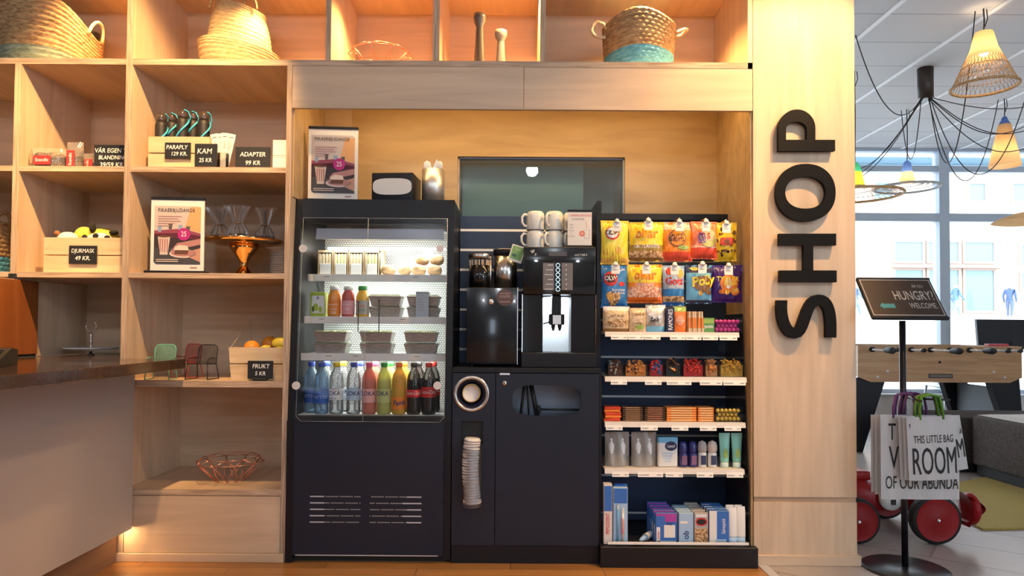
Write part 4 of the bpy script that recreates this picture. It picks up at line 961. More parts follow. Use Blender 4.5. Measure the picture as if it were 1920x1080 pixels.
KIND = {
 'bluewater': (pet('pet_blue', (0.55, 0.75, 0.92), 0.22), BLU, (LBB, 0.045, 0.098, 0.0295), [('NYTTIG', 0.071, 0.019, LBC, dict(bold=0.01, xs=0.9))], None),
 'clearyellow': (WATER, YEL, (LBW, 0.060, 0.108, 0.0295), [('LOKA', 0.088, 0.026, NAVY, dict(bold=0.015, xs=0.9)), ('citron', 0.068, 0.012, LBB, {})], None),
 'clearblue': (WATER, BLU, (LBC, 0.060, 0.108, 0.0295), [('LOKA', 0.088, 0.026, NAVY, dict(bold=0.015, xs=0.9))], None),
 'red': (pet('pet_red', (0.85, 0.30, 0.22), 0.55), PINK, (LBP, 0.050, 0.108, 0.0295), [('LOKA', 0.088, 0.026, NAVY, dict(bold=0.015, xs=0.9))], (liquid('drink_red', (0.55, 0.07, 0.03)), 0.165)),
 'green': (pet('pet_green', (0.80, 0.82, 0.30), 0.45), GREEN, (LBY, 0.050, 0.108, 0.0295), [('LOKA', 0.088, 0.026, NAVY, dict(bold=0.015, xs=0.9))], (liquid('drink_green', (0.60, 0.55, 0.06)), 0.165)),
 'orange': (pet('pet_orange', (0.95, 0.62, 0.10), 0.5), ORC, (LBO, 0.022, 0.075, 0.0295), [('Fanta', 0.050, 0.030, NAVY, dict(bold=0.02, xs=0.85, shear=0.2, rot=0.1))], (liquid('drink_orange', (0.80, 0.36, 0.01)), 0.185)),
 'colablack': (pet('pet_cola', (0.62, 0.58, 0.56), 0.015), BLK, (LBR, 0.074, 0.106, 0.0295), [('Coca-Cola', 0.091, 0.020, WHT, dict(xs=0.85, shear=0.35))], (liquid('drink_cola', (0.012, 0.005, 0.004)), 0.160)),
 'colared': (pet('pet_cola', (0.62, 0.58, 0.56), 0.015), REDC, (LBR, 0.074, 0.118, 0.0295), [('Coca-Cola', 0.096, 0.021, WHT, dict(xs=0.85, shear=0.35))], (liquid('drink_cola', (0.012, 0.005, 0.004)), 0.160)),
}
GRP = 'half litre drink bottles on the fridge floor'
PROTO = {}
def drink(kind, label, loc, rot=0.0):
    if kind in PROTO: t = dup(PROTO[kind], loc, rot, label)
    else:
        t = thing('drink_bottle', label, 'bottle', loc, rot, GRP); bd, cp, lb, tx, lq = KIND[kind]
        bottle(t, PETP, bd, cp, 0.2, 0.0142, lb, tx, lq); PROTO[kind] = t
    return t
yb = 0.085
rowF = [(584, 'bluewater', 'water bottle with dark blue cap at the far left of the fridge floor'), (603, 'bluewater', 'front water bottle with broad blue label and blue cap'), (631, 'clearyellow', 'front clear water bottle with yellow cap'), (663, 'clearblue', 'front clear water bottle with blue cap'), (692, 'red', 'front bottle of red drink with pink cap'), (720, 'green', 'front bottle of yellow-green drink with green cap'), (748, 'orange', 'front bottle of orange soda with orange cap'), (776, 'colablack', 'front bottle of dark cola with black cap'), (804, 'colared', 'front bottle of dark cola with red cap')]
for i, (px, kd, lb) in enumerate(rowF):
    yy = yb + (0.042 if i == 0 else 0)
    drink(kd, lb, (X(px, 730, yy), yy, zfl+E), 0.25*math.sin(i*2.3)).scale = (1.05, 1.05, 1.0)
rowB = [(617, 'clearblue', 'second-row water bottle with blue cap behind the broad blue label'), (648, 'clearyellow', 'second-row water bottle with yellow cap, half hidden'), (680, 'clearblue', 'second-row water bottle with blue cap beside the pink cap'), (708, 'red', 'second-row red drink bottle with pink cap'), (736, 'green', 'second-row bottle with green cap behind the yellow-green one'), (762, 'orange', 'second-row orange soda bottle with orange cap'), (789, 'colablack', 'second-row cola bottle with black cap between the colas'), (817, 'colared', 'second-row cola bottle with red cap at the right end')]
for i, (px, kd, lb) in enumerate(rowB):
    yy = yb+0.085; drink(kd, lb, (X(px-4, 730, yy), yy, zfl+E), 0.4).scale = (1, 1, 1)
# smoothies and juices on the second shelf
SMP = [(0.023, 0), (0.0285, 0.006), (0.029, 0.075), (0.027, 0.095), (0.019, 0.112), (0.0185, 0.120)]
y2 = 0.155; z2 = zs[1]+E
def smoothie(label, px, body, cap, lab, lc, tx):
    t = thing('juice_bottle', label, 'bottle', (X(px, 560, y2), y2, z2), 0.1, 'juice bottles on the second fridge shelf')
    bottle(t, SMP, body, cap, 0.118, 0.0205, (lab, 0.012, 0.072, 0.0294), tx)
    return t
smoothie('orange smoothie bottle with white cap beside the green carton', 627, liquid('smoothie_orange', (0.80, 0.30, 0.04)), WHC, LBO, WHC, [('smoothie', 0.055, 0.013, WHT, {}), ('mango', 0.035, 0.012, WHT, {}), ('250', 0.018, 0.016, WHT, dict(bold=0.01))])
smoothie('pink smoothie bottle with white cap', 653, liquid('smoothie_pink', (0.55, 0.10, 0.09)), WHC, mat('label_rose', (0.80, 0.36, 0.40), 0.4), WHC, [('smoothie', 0.055, 0.013, WHT, {}), ('b\u00e4r', 0.035, 0.014, WHT, {})])
smoothie('orange juice bottle with green cap', 680, liquid('juice_orange', (0.85, 0.48, 0.03)), GREEN, mat('label_grey', (0.45, 0.44, 0.40), 0.4), WHC, [('juice', 0.05, 0.014, ORC, dict(bold=0.01)), ('apelsin', 0.03, 0.012, GREEN, {})])
t = thing('juice_carton', 'lime green and white juice carton at the left of the second fridge shelf', 'carton', (X(598, 560, y2), y2, z2), 0.0)
LIME = mat('carton_lime', (0.36, 0.50, 0.04), 0.4)
b = MB(); b.box(-0.031, 0.031, -0.025, 0.025, 0, 0.108, LIME, 0.002)
b.box(-0.024, 0.030, -0.0256, -0.025, 0.016, 0.092, LBW); put_text(b, 'fr', 0.004, -0.0264, 0.082, 0.020, NAVY, 0.02); disc(b, -0.006, -0.0262, 0.042, 0.011, 0.017, LIME); disc(b, 0.014, -0.0262, 0.032, 0.008, 0.014, LIME); disc(b, -0.018, -0.0262, 0.034, 0.005, 0.013, mat('carton_dark_green', (0.05, 0.12, 0.03), 0.5)); b.build('carton_body', t)
b = MB(); b.tube([(0.0, -0.01, 0.108), (0.002, -0.012, 0.125), (-0.004, -0.012, 0.14), (-0.006, -0.01, 0.155)], 0.0022, BLK, 6); b.build('straw', t)
# foil trays
FOIL = noisy('foil_tray', (0.36, 0.33, 0.31), (0.50, 0.46, 0.43), (1, 1, 4), 30, 3, rough=0.35, metal=0.5)
LID = glass('clear_lid', (0.95, 0.95, 0.90), 0.05, 1.6, 0.16, (0.75, 0.76, 0.55))
GREENS = noisy('salad_greens', (0.16, 0.22, 0.04), (0.55, 0.50, 0.22), (1, 1, 1), 60, 4, rough=0.7, bump=0.8)
def tray(label, loc, group, w_=0.150, d_=0.11, h_=0.050):
    t = thing('foil_tray', label, 'food tray', loc, 0, group)
    b = MB(); wb, db = w_/2-0.014, d_/2-0.014; wt, dt = w_/2-0.005, d_/2-0.005; zt = h_*0.80
    V = [(-wb, -db, 0), (wb, -db, 0), (wb, db, 0), (-wb, db, 0), (-wt, -dt, zt), (wt, -dt, zt), (wt, dt, zt), (-wt, dt, zt)]
    b._new(V, [(3, 2, 1, 0), (0, 1, 5, 4), (1, 2, 6, 5), (2, 3, 7, 6), (3, 0, 4, 7)], FOIL)
    b.ring(loopo(0, 0, w_/2, 0, 4) if False else [(-w_/2, 0), (w_/2, 0), (w_/2, 0.003), (-w_/2, 0.003)], [(-wt, 0.001), (wt, 0.001), (wt, 0.002), (-wt, 0.002)], 0, 0.0001, FOIL) if False else b.box(-w_/2, w_/2, -d_/2, d_/2, zt, zt+0.003, FOIL, 0.001); b.build('tray', t)
    b = MB(); b.grid(lambda u, v: ((u-.5)*w_*0.82, (v-.5)*d_*0.82, zt+0.0035+0.005*(math.sin(9*u+4*v)*math.cos(7*v-3*u))**2*math.sin(PI*u)*math.sin(PI*v)), 16, 12, GREENS); b.build('salad', t)
    b = MB(); q = h_-zt-0.004
    V = [(-wt, -dt, zt+0.003), (wt, -dt, zt+0.003), (wt, dt, zt+0.003), (-wt, dt, zt+0.003), (-wt+0.006, -dt+0.006, zt+0.003+q), (wt-0.006, -dt+0.006, zt+0.003+q), (wt-0.006, dt-0.006, zt+0.003+q), (-wt+0.006, dt-0.006, zt+0.003+q)]
    b._new(V, [(0, 1, 5, 4), (1, 2, 6, 5), (2, 3, 7, 6), (3, 0, 4, 7), (4, 5, 6, 7)], LID); b.build('lid', t)
    return t
T0 = None
def put_tray(lb, px, y, z, grp):
    global T0
    loc = (X(px, 600, y), y, z)
    if T0 is None: T0 = tray(lb, loc, grp); return T0
    o = dup(T0, loc, None, lb); o['group'] = grp; return o
hh = 0.0508
for px, nm in ((725, 'left'), (795, 'right')):
    for k, lv in ((0, 'lower'), (1, 'upper')):
        put_tray(lv+' foil tray of the '+nm+' stack on the second fridge shelf', px, 0.20, z2+k*hh, 'foil trays on the second fridge shelf')
for px, nm in ((625, 'left'), (709, 'middle'), (791, 'right')):
    for k, lv in ((0, 'lower'), (1, 'upper')):
        put_tray(lv+' foil tray of the '+nm+' stack on the third fridge shelf', px, 0.16, zs[2]+E+k*hh, 'foil trays on the third fridge shelf')
b = MB(); xa = X(792, 565, 0.135); b.box(xa-0.028, xa+0.028, 0.134, 0.136, z2, z2+2*hh+0.012, mat('paper_band', (0.50, 0.53, 0.57), 0.6)); b.box(xa-0.028, xa+0.028, 0.134, 0.20, z2+2*hh+0.004, z2+2*hh+0.006, MATS['paper_band'])
for k in range(5): b.box(xa-0.018, xa+0.012-0.003*k, 0.1335, 0.134, z2+0.03+0.012*k, z2+0.032+0.012*k, TAGI)
tag(b.build('paper_label_band'), 'grey paper label hanging before the right tray stack', 'paper label')
# ------------------------------------------------------------------ on top of the fridge
zft = fzt + E
poster_stand('coffee offer poster standing on top of the black fridge', (X(624, 372, 0.15), 0.15, zft), math.radians(4), 0.215, 0.315)
t = thing('napkin_dispenser', 'black napkin dispenser with white napkins on the fridge top', 'napkin dispenser', (X(741, 372, 0.17), 0.19, zft), math.radians(-4))
b = MB(); b.box(-0.092, 0.092, -0.07, 0.10, 0, 0.128, BLACK, 0.005, 2); b.build('housing', t)
b = MB(); disc(b, 0, -0.0712, 0.066, 0.086, 0.036, PAPER, 40, p=3.2); b.build('napkins', t)
t = thing('cutlery_holder', 'tall steel holder with white plastic cutlery on the fridge top', 'cutlery holder', (X(812, 372, 0.17), 0.17, zft))
b = MB(); b.lathe(0, 0, [(0.050, 0), (0.050, 0.150), (0.0485, 0.150), (0.0485, 0.004), (0, 0.004)], mat('satin_steel', (0.72, 0.70, 0.66), 0.38, metal=0.9), 36, caps=True); b.build('cup', t)
def utensil(label, loc, rot, spoon):
    b = MB()
    if spoon: b.lathe(0, 0, [(0.0, 0.0), (0.006, 0.01), (0.004, 0.05), (0.005, 0.11), (0.014, 0.14), (0.0175, 0.160), (0.013, 0.178), (0, 0.185)], WHITE, 14, 1.0, 0.25)
    else: b.prism([(-0.006, 0), (0.006, 0), (0.008, 0.13), (0.010, 0.185), (0.004, 0.192), (-0.008, 0.16), (-0.008, 0.12)], -0.0012, 0.0012, WHITE)
    return tag(b.build('plastic_spoon' if spoon else 'plastic_knife', loc=loc, rot=rot), label, 'cutlery', 'white plastic cutlery in the steel holder')
ux, uy = X(812, 372, 0.17), 0.17
utensil('white plastic spoon leaning left in the steel holder', (ux-0.012, uy, zft+0.008), (0, -0.09, 0.2), True)
utensil('white plastic spoon at the right of the steel holder', (ux+0.012, uy-0.004, zft+0.006), (0, 0.10, -0.4), True)
utensil('white plastic spoon behind the right one', (ux+0.012, uy+0.012, zft+0.006), (0.0, 0.03, 0.5), True)
utensil('white plastic knife in the middle of the holder', (ux+0.002, uy-0.012, zft+0.006), (0, 0.05, 0.1), False)
# ================================================================== coffee station
YC = -0.005
kx0, kx1 = X(846.5, 900, YC), X(1123.5, 900, YC)
zt1, zt0 = Z(985, 690, YC), Z(985, 699, YC)
cab = thing('coffee_cabinet', 'blue-black cabinet with cup dispenser ring and oval waste opening', 'cabinet', ((kx0+kx1)/2, 0.2, 0))
xv = X(928.5, 850, YC)
zpl = Z(985, 1023, YC)
b = MB(); b.box(kx0, kx0+0.018, 0.010, 0.32, 0, zt0-0.001, BLACK); wpart(b, 'side_panel', cab)
b = MB(); b.box(kx1-0.018, kx1, 0.010, 0.32, 0, zt0-0.001, BLACK); wpart(b, 'side_panel', cab)
b = MB(); b.box(kx0, kx1, YC-0.002, 0.33, zt0, zt1, BLACK, 0.001); wpart(b, 'worktop', cab)
b = MB(); b.box(kx0+0.002, kx1-0.002, YC+0.004, 0.02, 0, zpl-0.002, BLACK); wpart(b, 'plinth', cab)
# narrow front with the round cup opening and the square opening
cxr, czr = P(884, 738, YC); R1 = X(918, 738, YC)-cxr
sq = [(X(864, 811, YC), Z(864, 832, YC)), (X(906, 811, YC), Z(906, 790, YC))]
nf0, nf1 = kx0+0.001, xv-0.0015
def rect_loop(x0, x1, z0, z1, cx_, cz_, n):
    out = []
    for i in range(n):
        a = 2*PI*i/n; c, s_ = math.cos(a), math.sin(a)
        tx = ((x1-cx_)/c if c > 0 else (x0-cx_)/c) if abs(c) > 1e-6 else 1e9
        tz = ((z1-cz_)/s_ if s_ > 0 else (z0-cz_)/s_) if abs(s_) > 1e-6 else 1e9
        t_ = min(tx, tz); out.append((cx_+c*t_, cz_+s_*t_))
    # move the nearest sample onto each corner
    for px_, pz_ in ((x0, z0), (x1, z0), (x1, z1), (x0, z1)):
        a = math.atan2(pz_-cz_, px_-cx_) % (2*PI); out[int(round(a/(2*PI)*n)) % n] = (px_, pz_)
    return out
b = MB(); zmid = sq[1][1]+0.02
b.ring(rect_loop(nf0, nf1, zmid, zt0-0.003, cxr, czr, 48), loopo(cxr, czr, R1*0.86, R1*0.86, 48), YC, YC+0.018, BLUEB)
scx, scz = (sq[0][0]+sq[1][0])/2, (sq[0][1]+sq[1][1])/2
b.ring(rect_loop(nf0, nf1, sq[0][1]-0.02, zmid, scx, scz, 32), rect_loop(sq[0][0], sq[1][0], sq[0][1], sq[1][1], scx, scz, 32), YC, YC+0.018, BLUEB)
b.box(nf0, nf1, YC, YC+0.018, zpl, sq[0][1]-0.02, BLUEB); wpart(b, 'narrow_front', cab)
b = MB(); b.box(sq[0][0]-0.004, sq[1][0]+0.004, YC+0.019, YC+0.10, sq[0][1]-0.004, sq[1][1]+0.004, DARK); wpart(b, 'lid_recess', cab)
b = MB()
def yring(mb, cx_, cz_, prof, m, n=40):
    """lathe about an axis along y: prof of (radius, y)"""
    old = mb.M; mb.M = Matrix.Translation((cx_, 0, cz_)) @ Matrix.Rotation(-PI/2, 4, 'X')
    mb.lathe(0, 0, [(r, y) for r, y in prof], m, n, caps=False); mb.M = old
yring(b, cxr, czr, [(R1*0.80, YC+0.02), (R1*0.80, YC-0.003), (R1*0.86, YC-0.007), (R1*0.96, YC-0.007), (R1*1.0, YC-0.001)], STEEL); wpart(b, 'cup_ring', cab)
b = MB(); yring(b, cxr, czr, [(R1*0.80, YC+0.004), (R1*0.72, YC+0.012), (R1*0.62, YC+0.02), (R1*0.58, YC+0.16)], mat('rubber_navy', (0.012, 0.016, 0.045), 0.4)); wpart(b, 'cup_sleeve', cab)
b = MB()
yring(b, cxr-0.002, czr, [(0.0, YC+0.012), (R1*0.44, YC+0.012), (R1*0.45, YC+0.005), (R1*0.49, YC+0.005), (R1*0.52, YC+0.03), (R1*0.56, YC+0.1)], PAPER)
yring(b, cxr-0.002, czr, [(R1*0.445, YC+0.0045), (R1*0.50, YC+0.0042), (R1*0.52, YC+0.02)], mat('cup_rim_gold', (0.45, 0.30, 0.10), 0.5))
tag(b.build('paper_cup'), 'white paper cup sitting in the steel dispenser ring, base outward', 'cup')
# stacked lids hanging out of the square recess
LIDW = mat('lid_white', (0.70, 0.68, 0.66), 0.4)
l0 = None
for k in range(24):
    q = k/23; px = 887 - 6*math.sin(q*2.6) + 2*q; xk, zk = P(px, 942 - 116*q, YC-0.034)
    loc = (xk, YC-0.040, zk); rt = (0.02*math.sin(k*1.7), 0.07*math.sin(k*2.3)-0.05*math.cos(q*3), 0)
    lb = 'white plastic cup lid in the stack hanging below the square recess'
    if l0 is None:
        b = MB(); b.lathe(0, 0, [(0.0, 0.003), (0.022, 0.003), (0.025, 0.0), (0.034, 0.0), (0.0345, 0.005), (0.031, 0.007), (0.029, 0.0115), (0.0, 0.0115)], LIDW, 28)
        l0 = tag(b.build('cup_lid', loc=loc, rot=rt), lb, 'cup lid', 'stacked white cup lids')
    else: l0 = dup(l0, loc, rt, lb)
b = MB(); b.lathe(X(886, 900, YC), YC-0.040, [(0.0372, Z(886, 948, YC-0.03)), (0.0372, Z(886, 838, YC-0.03))], glass('lid_sleeve', (0.96, 0.96, 0.97), 0.05, 1.0, 0.06, (0.8, 0.8, 0.82)), 24, caps=False)
tag(b.build('lid_sleeve'), 'clear plastic sleeve around the hanging stack of cup lids', 'sleeve')
# door with the oval waste opening
dx0, dx1 = xv+0.0015, kx1-0.002
ocx, ocz = P(1025.5, 751, YC); orx = X(1090, 751, YC)-ocx; orz = Z(1025, 722, YC)-ocz
b = MB(); b.ring(rect_loop(dx0, dx1, ocz-0.12, zt0-0.003, ocx, ocz, 64), loopo(ocx, ocz, orx, orz, 64, 3.6), YC, YC+0.018, BLUEB); b.box(dx0, dx1, YC, YC+0.018, zpl, ocz-0.12, BLUEB); dr = wpart(b, 'door', cab)
b = MB(); yring(b, *P(946, 718, YC), [(0, YC-0.004), (0.009, YC-0.004), (0.010, YC-0.0005)], CHROME, 20); b.box(X(946, 718, YC)-0.0012, X(946, 718, YC)+0.0012, YC-0.0046, YC-0.0038, Z(946, 718, YC)-0.005, Z(946, 718, YC)+0.005, DARK); b.build('lock', dr)
b = MB(); b.box(X(937, 701, YC), X(956, 701, YC), YC-0.002, YC+0.004, Z(946, 703, YC), Z(946, 699.5, YC), ALU); b.build('hinge_plate', dr)
BAG = mat('bin_liner_grey', (0.17, 0.20, 0.26), 0.25)
wb = thing('waste_bin', 'grey waste bin seen through the oval cabinet opening', 'waste bin', (ocx, 0.17, 0.02))
b = MB(); b.box(dx0+0.03, dx1-0.02, 0.10, 0.30, 0.02, ocz+0.09, BAG); wpart(b, 'liner', wb)
b = MB(); y_ = 0.07
for (xa, za, xb2, zb2, r_) in ((975, 784, 984, 718, 0.006), (992, 784, 978+10, 718, 0.004), (996, 722, 1008, 784, 0.010)):
    b.tube([(X(xa, za, y_), y_, Z(xa, za, y_)), (X(xb2, zb2, y_), y_, Z(xb2, zb2, y_))], r_, DARK, 8)
b.tube([(X(1004, 767, y_), y_-0.01, Z(1004, 767, y_)), (X(1088, 768, y_), y_-0.01, Z(1088, 768, y_))], 0.0045, DARK, 8)
b.tube([(X(1010, 767, y_), y_-0.01, Z(1010, 760, y_)), (X(1010, 767, y_), y_-0.01, Z(1010, 774, y_))], 0.008, DARK, 8); wpart(b, 'bag_frame', wb)
# slat wall behind the station
ys = 0.34
sl = thing('slat_wall', 'blue-grey slat wall panel with pale slots behind the coffee machine', 'wall panel', (X(985, 550, ys), ys, zt1))
zlines = [Z(900, 429 + 37.2*k, ys) for k in range(8)]
zz_top = Z(985, 406, ys)
edges = [zz_top] + [z for z in zlines if z > zt1+0.01] + [zt1+0.002]
sx0, sx1 = fx1+0.004, X(1116, 550, ys)
for i in range(len(edges)-1):
    za, zb_ = edges[i+1], edges[i]
    b = MB(); b.box(sx0, sx1, ys, ys+0.016, za+0.0005, zb_-0.012 if i else zb_, SLATB)
    if i: b.box(sx0, sx1, ys+0.001, ys+0.016, zb_-0.0118, zb_-0.0005, SLOT)
    wpart(b, 'slat', sl)
b = MB(); b.box(sx0, sx1, ys+0.0165, ys+0.022, zt1, zz_top, DARK); wpart(b, 'backing', sl)
# divider panel between the coffee station and the snack rack
ydv = 0.10
dv0, dv1 = X(1119, 420, ydv), X(1127.5, 420, ydv)
zdv = Z(1123, 377, ydv)
b = MB(); b.box(dv0, dv1, ydv, 0.33, zt1+0.001, zdv, BLACK, 0.001)
tag(b.build('divider_panel'), 'tall black divider panel between coffee machine and snack rack', 'panel')
# ------------------------------------------------------------------ coffee machine
ym = 0.055
mx0, mx1 = X(981, 560, ym), X(1117, 560, ym)
mzt = Z(1050, 463, ym); mzb = zt1+E
zh = Z(1050, 552, ym)         # underside of the head
zd = Z(1050, 661, ym)         # top of the drip tray
cm = thing('coffee_machine', 'gloss black bean-to-cup coffee machine with ring buttons', 'coffee machine', ((mx0+mx1)/2, 0.2, mzb))
b = MB(); b.box(mx0, mx1, ym, 0.33, zh, mzt, GLOSS, 0.004, 2)
PAN = mat('button_panel_grey', (0.17, 0.155, 0.15), 0.35); DSP = mat('display_grey', (0.10, 0.105, 0.12), 0.2); TXW = mat('print_silver', (0.62, 0.62, 0.62), 0.4)
def fr_rect(mb, x0p, y0p, x1p, y1p, m, yy, th=0.0008):
    mb.box(X(x0p, (y0p+y1p)/2, yy), X(x1p, (y0p+y1p)/2, yy), yy-th, yy, Z((x0p+x1p)/2, y1p, yy), Z((x0p+x1p)/2, y0p, yy), m)
wpart(b, 'head', cm)
b = MB(); fr_rect(b, 1029, 472, 1063, 480, DSP, ym-0.0001); wpart(b, 'display', cm)
b = MB()
fr_rect(b, 1018, 493, 1039, 544, PAN, ym-0.0001); fr_rect(b, 1053, 493, 1074, 544, PAN, ym-0.0001); fr_rect(b, 1039, 490, 1053, 547, BLACK, ym-0.0001)
for k in range(6):
    q = 497+9*k
    fr_rect(b, 1027 - (k % 3)*3, q-0.7, 1037, q+0.7, TXW, ym-0.001, 0.0004)
    disc(b, X(1061.5, q, ym), ym-0.0014, Z(1061.5, q, ym), 0.0028, 0.0032, TXW, 12)
wpart(b, 'button_panel', cm)
RNG = mat('button_ring_light', (0.5, 0.7, 0.8), 0.4, emit=(0.62, 0.88, 1.0), es=1.1)
for k in range(6):
    b = MB(); xk, zk = P(1046, 497.5+9.0*k, ym); yring(b, xk, zk, [(0.0072, ym-0.0012), (0.0078, ym-0.003), (0.0088, ym-0.003), (0.0094, ym-0.0012)], RNG, 20); wpart(b, 'button', cm)
b = MB(); put_text(b, 'W', X(999, 474, ym), ym-0.0008, Z(999, 472, ym), 0.020, TXW, 0.03, 0.8, rot=0.3); put_text(b, 'F', X(1004, 474, ym), ym-0.0008, Z(1004, 478, ym), 0.016, TXW, 0.03, 0.9, rot=-0.3)
put_text(b, 'wmf 1100 S', X(1089, 478, ym), ym-0.0008, Z(1089, 478, ym), 0.0125, TXW, 0.01, 0.9); wpart(b, 'lettering', cm)
px_l, px_r = X(1018, 600, ym), X(1071, 600, ym)
b = MB(); b.box(mx0, px_l, ym+0.01, 0.33, zd, zh-0.001, GLOSS, 0.002); wpart(b, 'left_column', cm)
b = MB(); b.box(px_r, mx1, ym+0.01, 0.33, zd, zh-0.001, GLOSS, 0.002); wpart(b, 'right_column', cm)
b = MB(); b.box(mx0-0.006, mx0-0.001, ym+0.004, 0.30, zd, zh+0.0, CHROME, 0.001); b.box(mx1+0.0003, mx1+0.0025, ym+0.004, 0.30, zd, zh, CHROME, 0.001); wpart(b, 'side_strips', cm)
b = MB(); b.box(px_l, px_r, ym+0.13, 0.30, zd, zh-0.001, mat('splash_white', (0.80, 0.84, 0.88), 0.3)); wpart(b, 'splash_back', cm)
b = MB(); cxm = (px_l+px_r)/2; ysp = ym+0.03
b.box(cxm-0.020, cxm+0.020, ysp, ysp+0.06, Z(1046, 592, ysp), zh-0.002, BLACK, 0.003)
b.box(cxm-0.033, cxm+0.033, ysp-0.012, ysp+0.05, Z(1046, 609, ysp), Z(1046, 589, ysp), GLOSS, 0.003)
b.box(cxm-0.017, cxm+0.018, ysp-0.0135, ysp-0.0125, Z(1046, 608, ysp), Z(1046, 591, ysp), ALU)
for dx in (-0.014, 0.014): b.lathe(cxm+dx, ysp+0.01, [(0.004, Z(1046, 620, ysp)), (0.009, Z(1046, 612, ysp)), (0.009, Z(1046, 608, ysp))], BLACK, 12)
b.tube([(cxm-0.03, ysp+0.02, Z(1046, 604, ysp)), (px_l+0.004, ysp+0.03, Z(1046, 607, ysp))], 0.003, BLACK, 8)
wpart(b, 'spout', cm)
b = MB(); b.box(mx0-0.008, mx1+0.0025, ym-0.03, 0.33, mzb, zd, BLACK, 0.003); wpart(b, 'drip_tray', cm)
b = MB()
for k in range(9): b.box(px_l+0.004+k*0.0125, px_l+0.009+k*0.0125, ym-0.02, ym+0.11, zd, zd+0.002, STEEL)
wpart(b, 'drip_grate', cm)
area('spout_light', (cxm, ym+0.09, zh-0.006), 0.10, 0.05, 3.0, (0.85, 0.95, 1.0))
# milk cooler
yk2 = 0.045
ox0, ox1 = X(874, 612, yk2), X(971, 612, yk2)
ozt = Z(922, 539, yk2)
mk = thing('milk_cooler', 'gloss black milk cooler box with round sticker', 'milk cooler', ((ox0+ox1)/2, 0.2, zt1+E))
b = MB(); b.box(ox0, ox1, yk2+0.012, 0.30, zt1+0.012, ozt, BLACK, 0.003); wpart(b, 'housing', mk)
b = MB(); b.box(ox0+0.001, ox1-0.003, yk2, yk2+0.0115, zt1+0.012, ozt-0.002, mat('cooler_door_black', (0.006, 0.008, 0.012), 0.17, coat=0.3), 0.002, 2)
disc(b, X(947, 558, yk2), yk2-0.0006, Z(947, 558, yk2), 0.036, 0.036, mat('sticker_brown', (0.10, 0.055, 0.05), 0.4), 32)
put_text(b, 'KAFFE', X(947, 557, yk2), yk2-0.001, Z(947, 556, yk2), 0.018, mat('sticker_print', (0.32, 0.2, 0.19), 0.5), 0.02, 0.9)
for k, dz in enumerate((0.018, -0.018)):
    q = X(947, 558, yk2); b.box(q-0.022, q+0.022, yk2-0.001, yk2-0.0006, Z(947, 558, yk2)+dz-0.002, Z(947, 558, yk2)+dz+0.002, MATS['sticker_print'])
dr = wpart(b, 'door', mk)
b = MB(); yring(b, *P(921, 566, yk2), [(0, yk2-0.004), (0.0095, yk2-0.004), (0.0115, yk2-0.0003)], CHROME, 20); b.build('lock', dr)
b = MB(); b.box(ox1-0.003, ox1, yk2, yk2+0.012, zt1+0.012, ozt, ALU); b.build('edge_strip', dr)
for dx in (0.02, ox1-ox0-0.02):
    b = MB(); b.lathe(ox0+dx, yk2+0.03, [(0.009, zt1+E), (0.009, zt1+0.012)], DARK, 12); wpart(b, 'foot', mk)
zk_ = ozt+E
t = thing('stirrer_canister', 'dark canister of wooden stirrers with steel rim on the milk cooler', 'canister', (X(900, 530, 0.12), 0.12, zk_))
b = MB(); b.lathe(0, 0, [(0.046, 0), (0.046, 0.098), (0.044, 0.098), (0.044, 0.004), (0, 0.004)], GLOSS, 32, caps=True); b.build('cup', t)
b = MB(); b.lathe(0, 0, [(0.0465, 0.128), (0.050, 0.132), (0.050, 0.146), (0.047, 0.148), (0.0, 0.146)], STEEL, 32); b.tube([(0.045, -0.005, 0.0), (0.045, -0.005, 0.13)], 0.005, STEEL, 10); b.tube([(-0.045, 0.012, 0.0), (-0.045, 0.012, 0.13)], 0.004, STEEL, 10); b.build('steel_lid', t)
STIR = mat('stirrer_wood', (0.62, 0.44, 0.26), 0.6)
s0 = None
for k in range(13):
    a = -2.9+k*0.215; loc = (X(900, 530, 0.12)+0.038*math.cos(a)*0.98, 0.12+0.036*math.sin(a), zk_+0.006); rt = (0.05*math.sin(k*2.1), 0.08*math.cos(a)+0.03*math.sin(k*3.7), 0.3*math.sin(k*1.3))
    lb = 'wooden stirrer standing in the dark canister on the milk cooler'
    if s0 is None: b = MB(); b.box(-0.0028, 0.0028, -0.0008, 0.0008, 0, 0.116, STIR, 0.0006); s0 = tag(b.build('wooden_stirrer', loc=loc, rot=rt), lb, 'stirrer', 'wooden stirrers in the canister')
    else: s0 = dup(s0, loc, rt, lb)
t = thing('steel_canister', 'taller brushed steel canister with black rim on the milk cooler', 'canister', (X(947, 530, 0.15), 0.155, zk_))
b = MB(); b.lathe(0, 0, [(0.052, 0), (0.052, 0.146), (0.0, 0.146)], STEEL, 36); b.build('body', t)
b = MB(); b.lathe(0, 0, [(0.053, 0.1465), (0.0535, 0.162), (0.052, 0.168), (0.0, 0.168)], BLACK, 36); b.build('lid', t)
b = MB(); b.lathe(0, 0, [(0.054, 0.1685), (0.054, 0.172), (0, 0.172)], STEEL, 36); b.build('rim', t)
b = MB(); w_ = 0.030
b.box(-w_, w_, -0.0012, 0.0012, -w_*1.2, w_*1.2, PAPER, 0.0005); b.box(-w_*0.82, w_*0.82, -0.0018, -0.0012, -w_*0.85, w_*1.05, mat('tea_green', (0.20, 0.40, 0.13), 0.6)); put_text(b, 'THE', 0, -0.0022, w_*0.6, 0.016, mat('tea_print', (0.45, 0.6, 0.35), 0.6), 0.01); b.box(-w_*0.6, 0, -0.0022, -0.0018, -w_*0.5, -w_*0.1, mat('tea_dark', (0.05, 0.14, 0.10), 0.6))
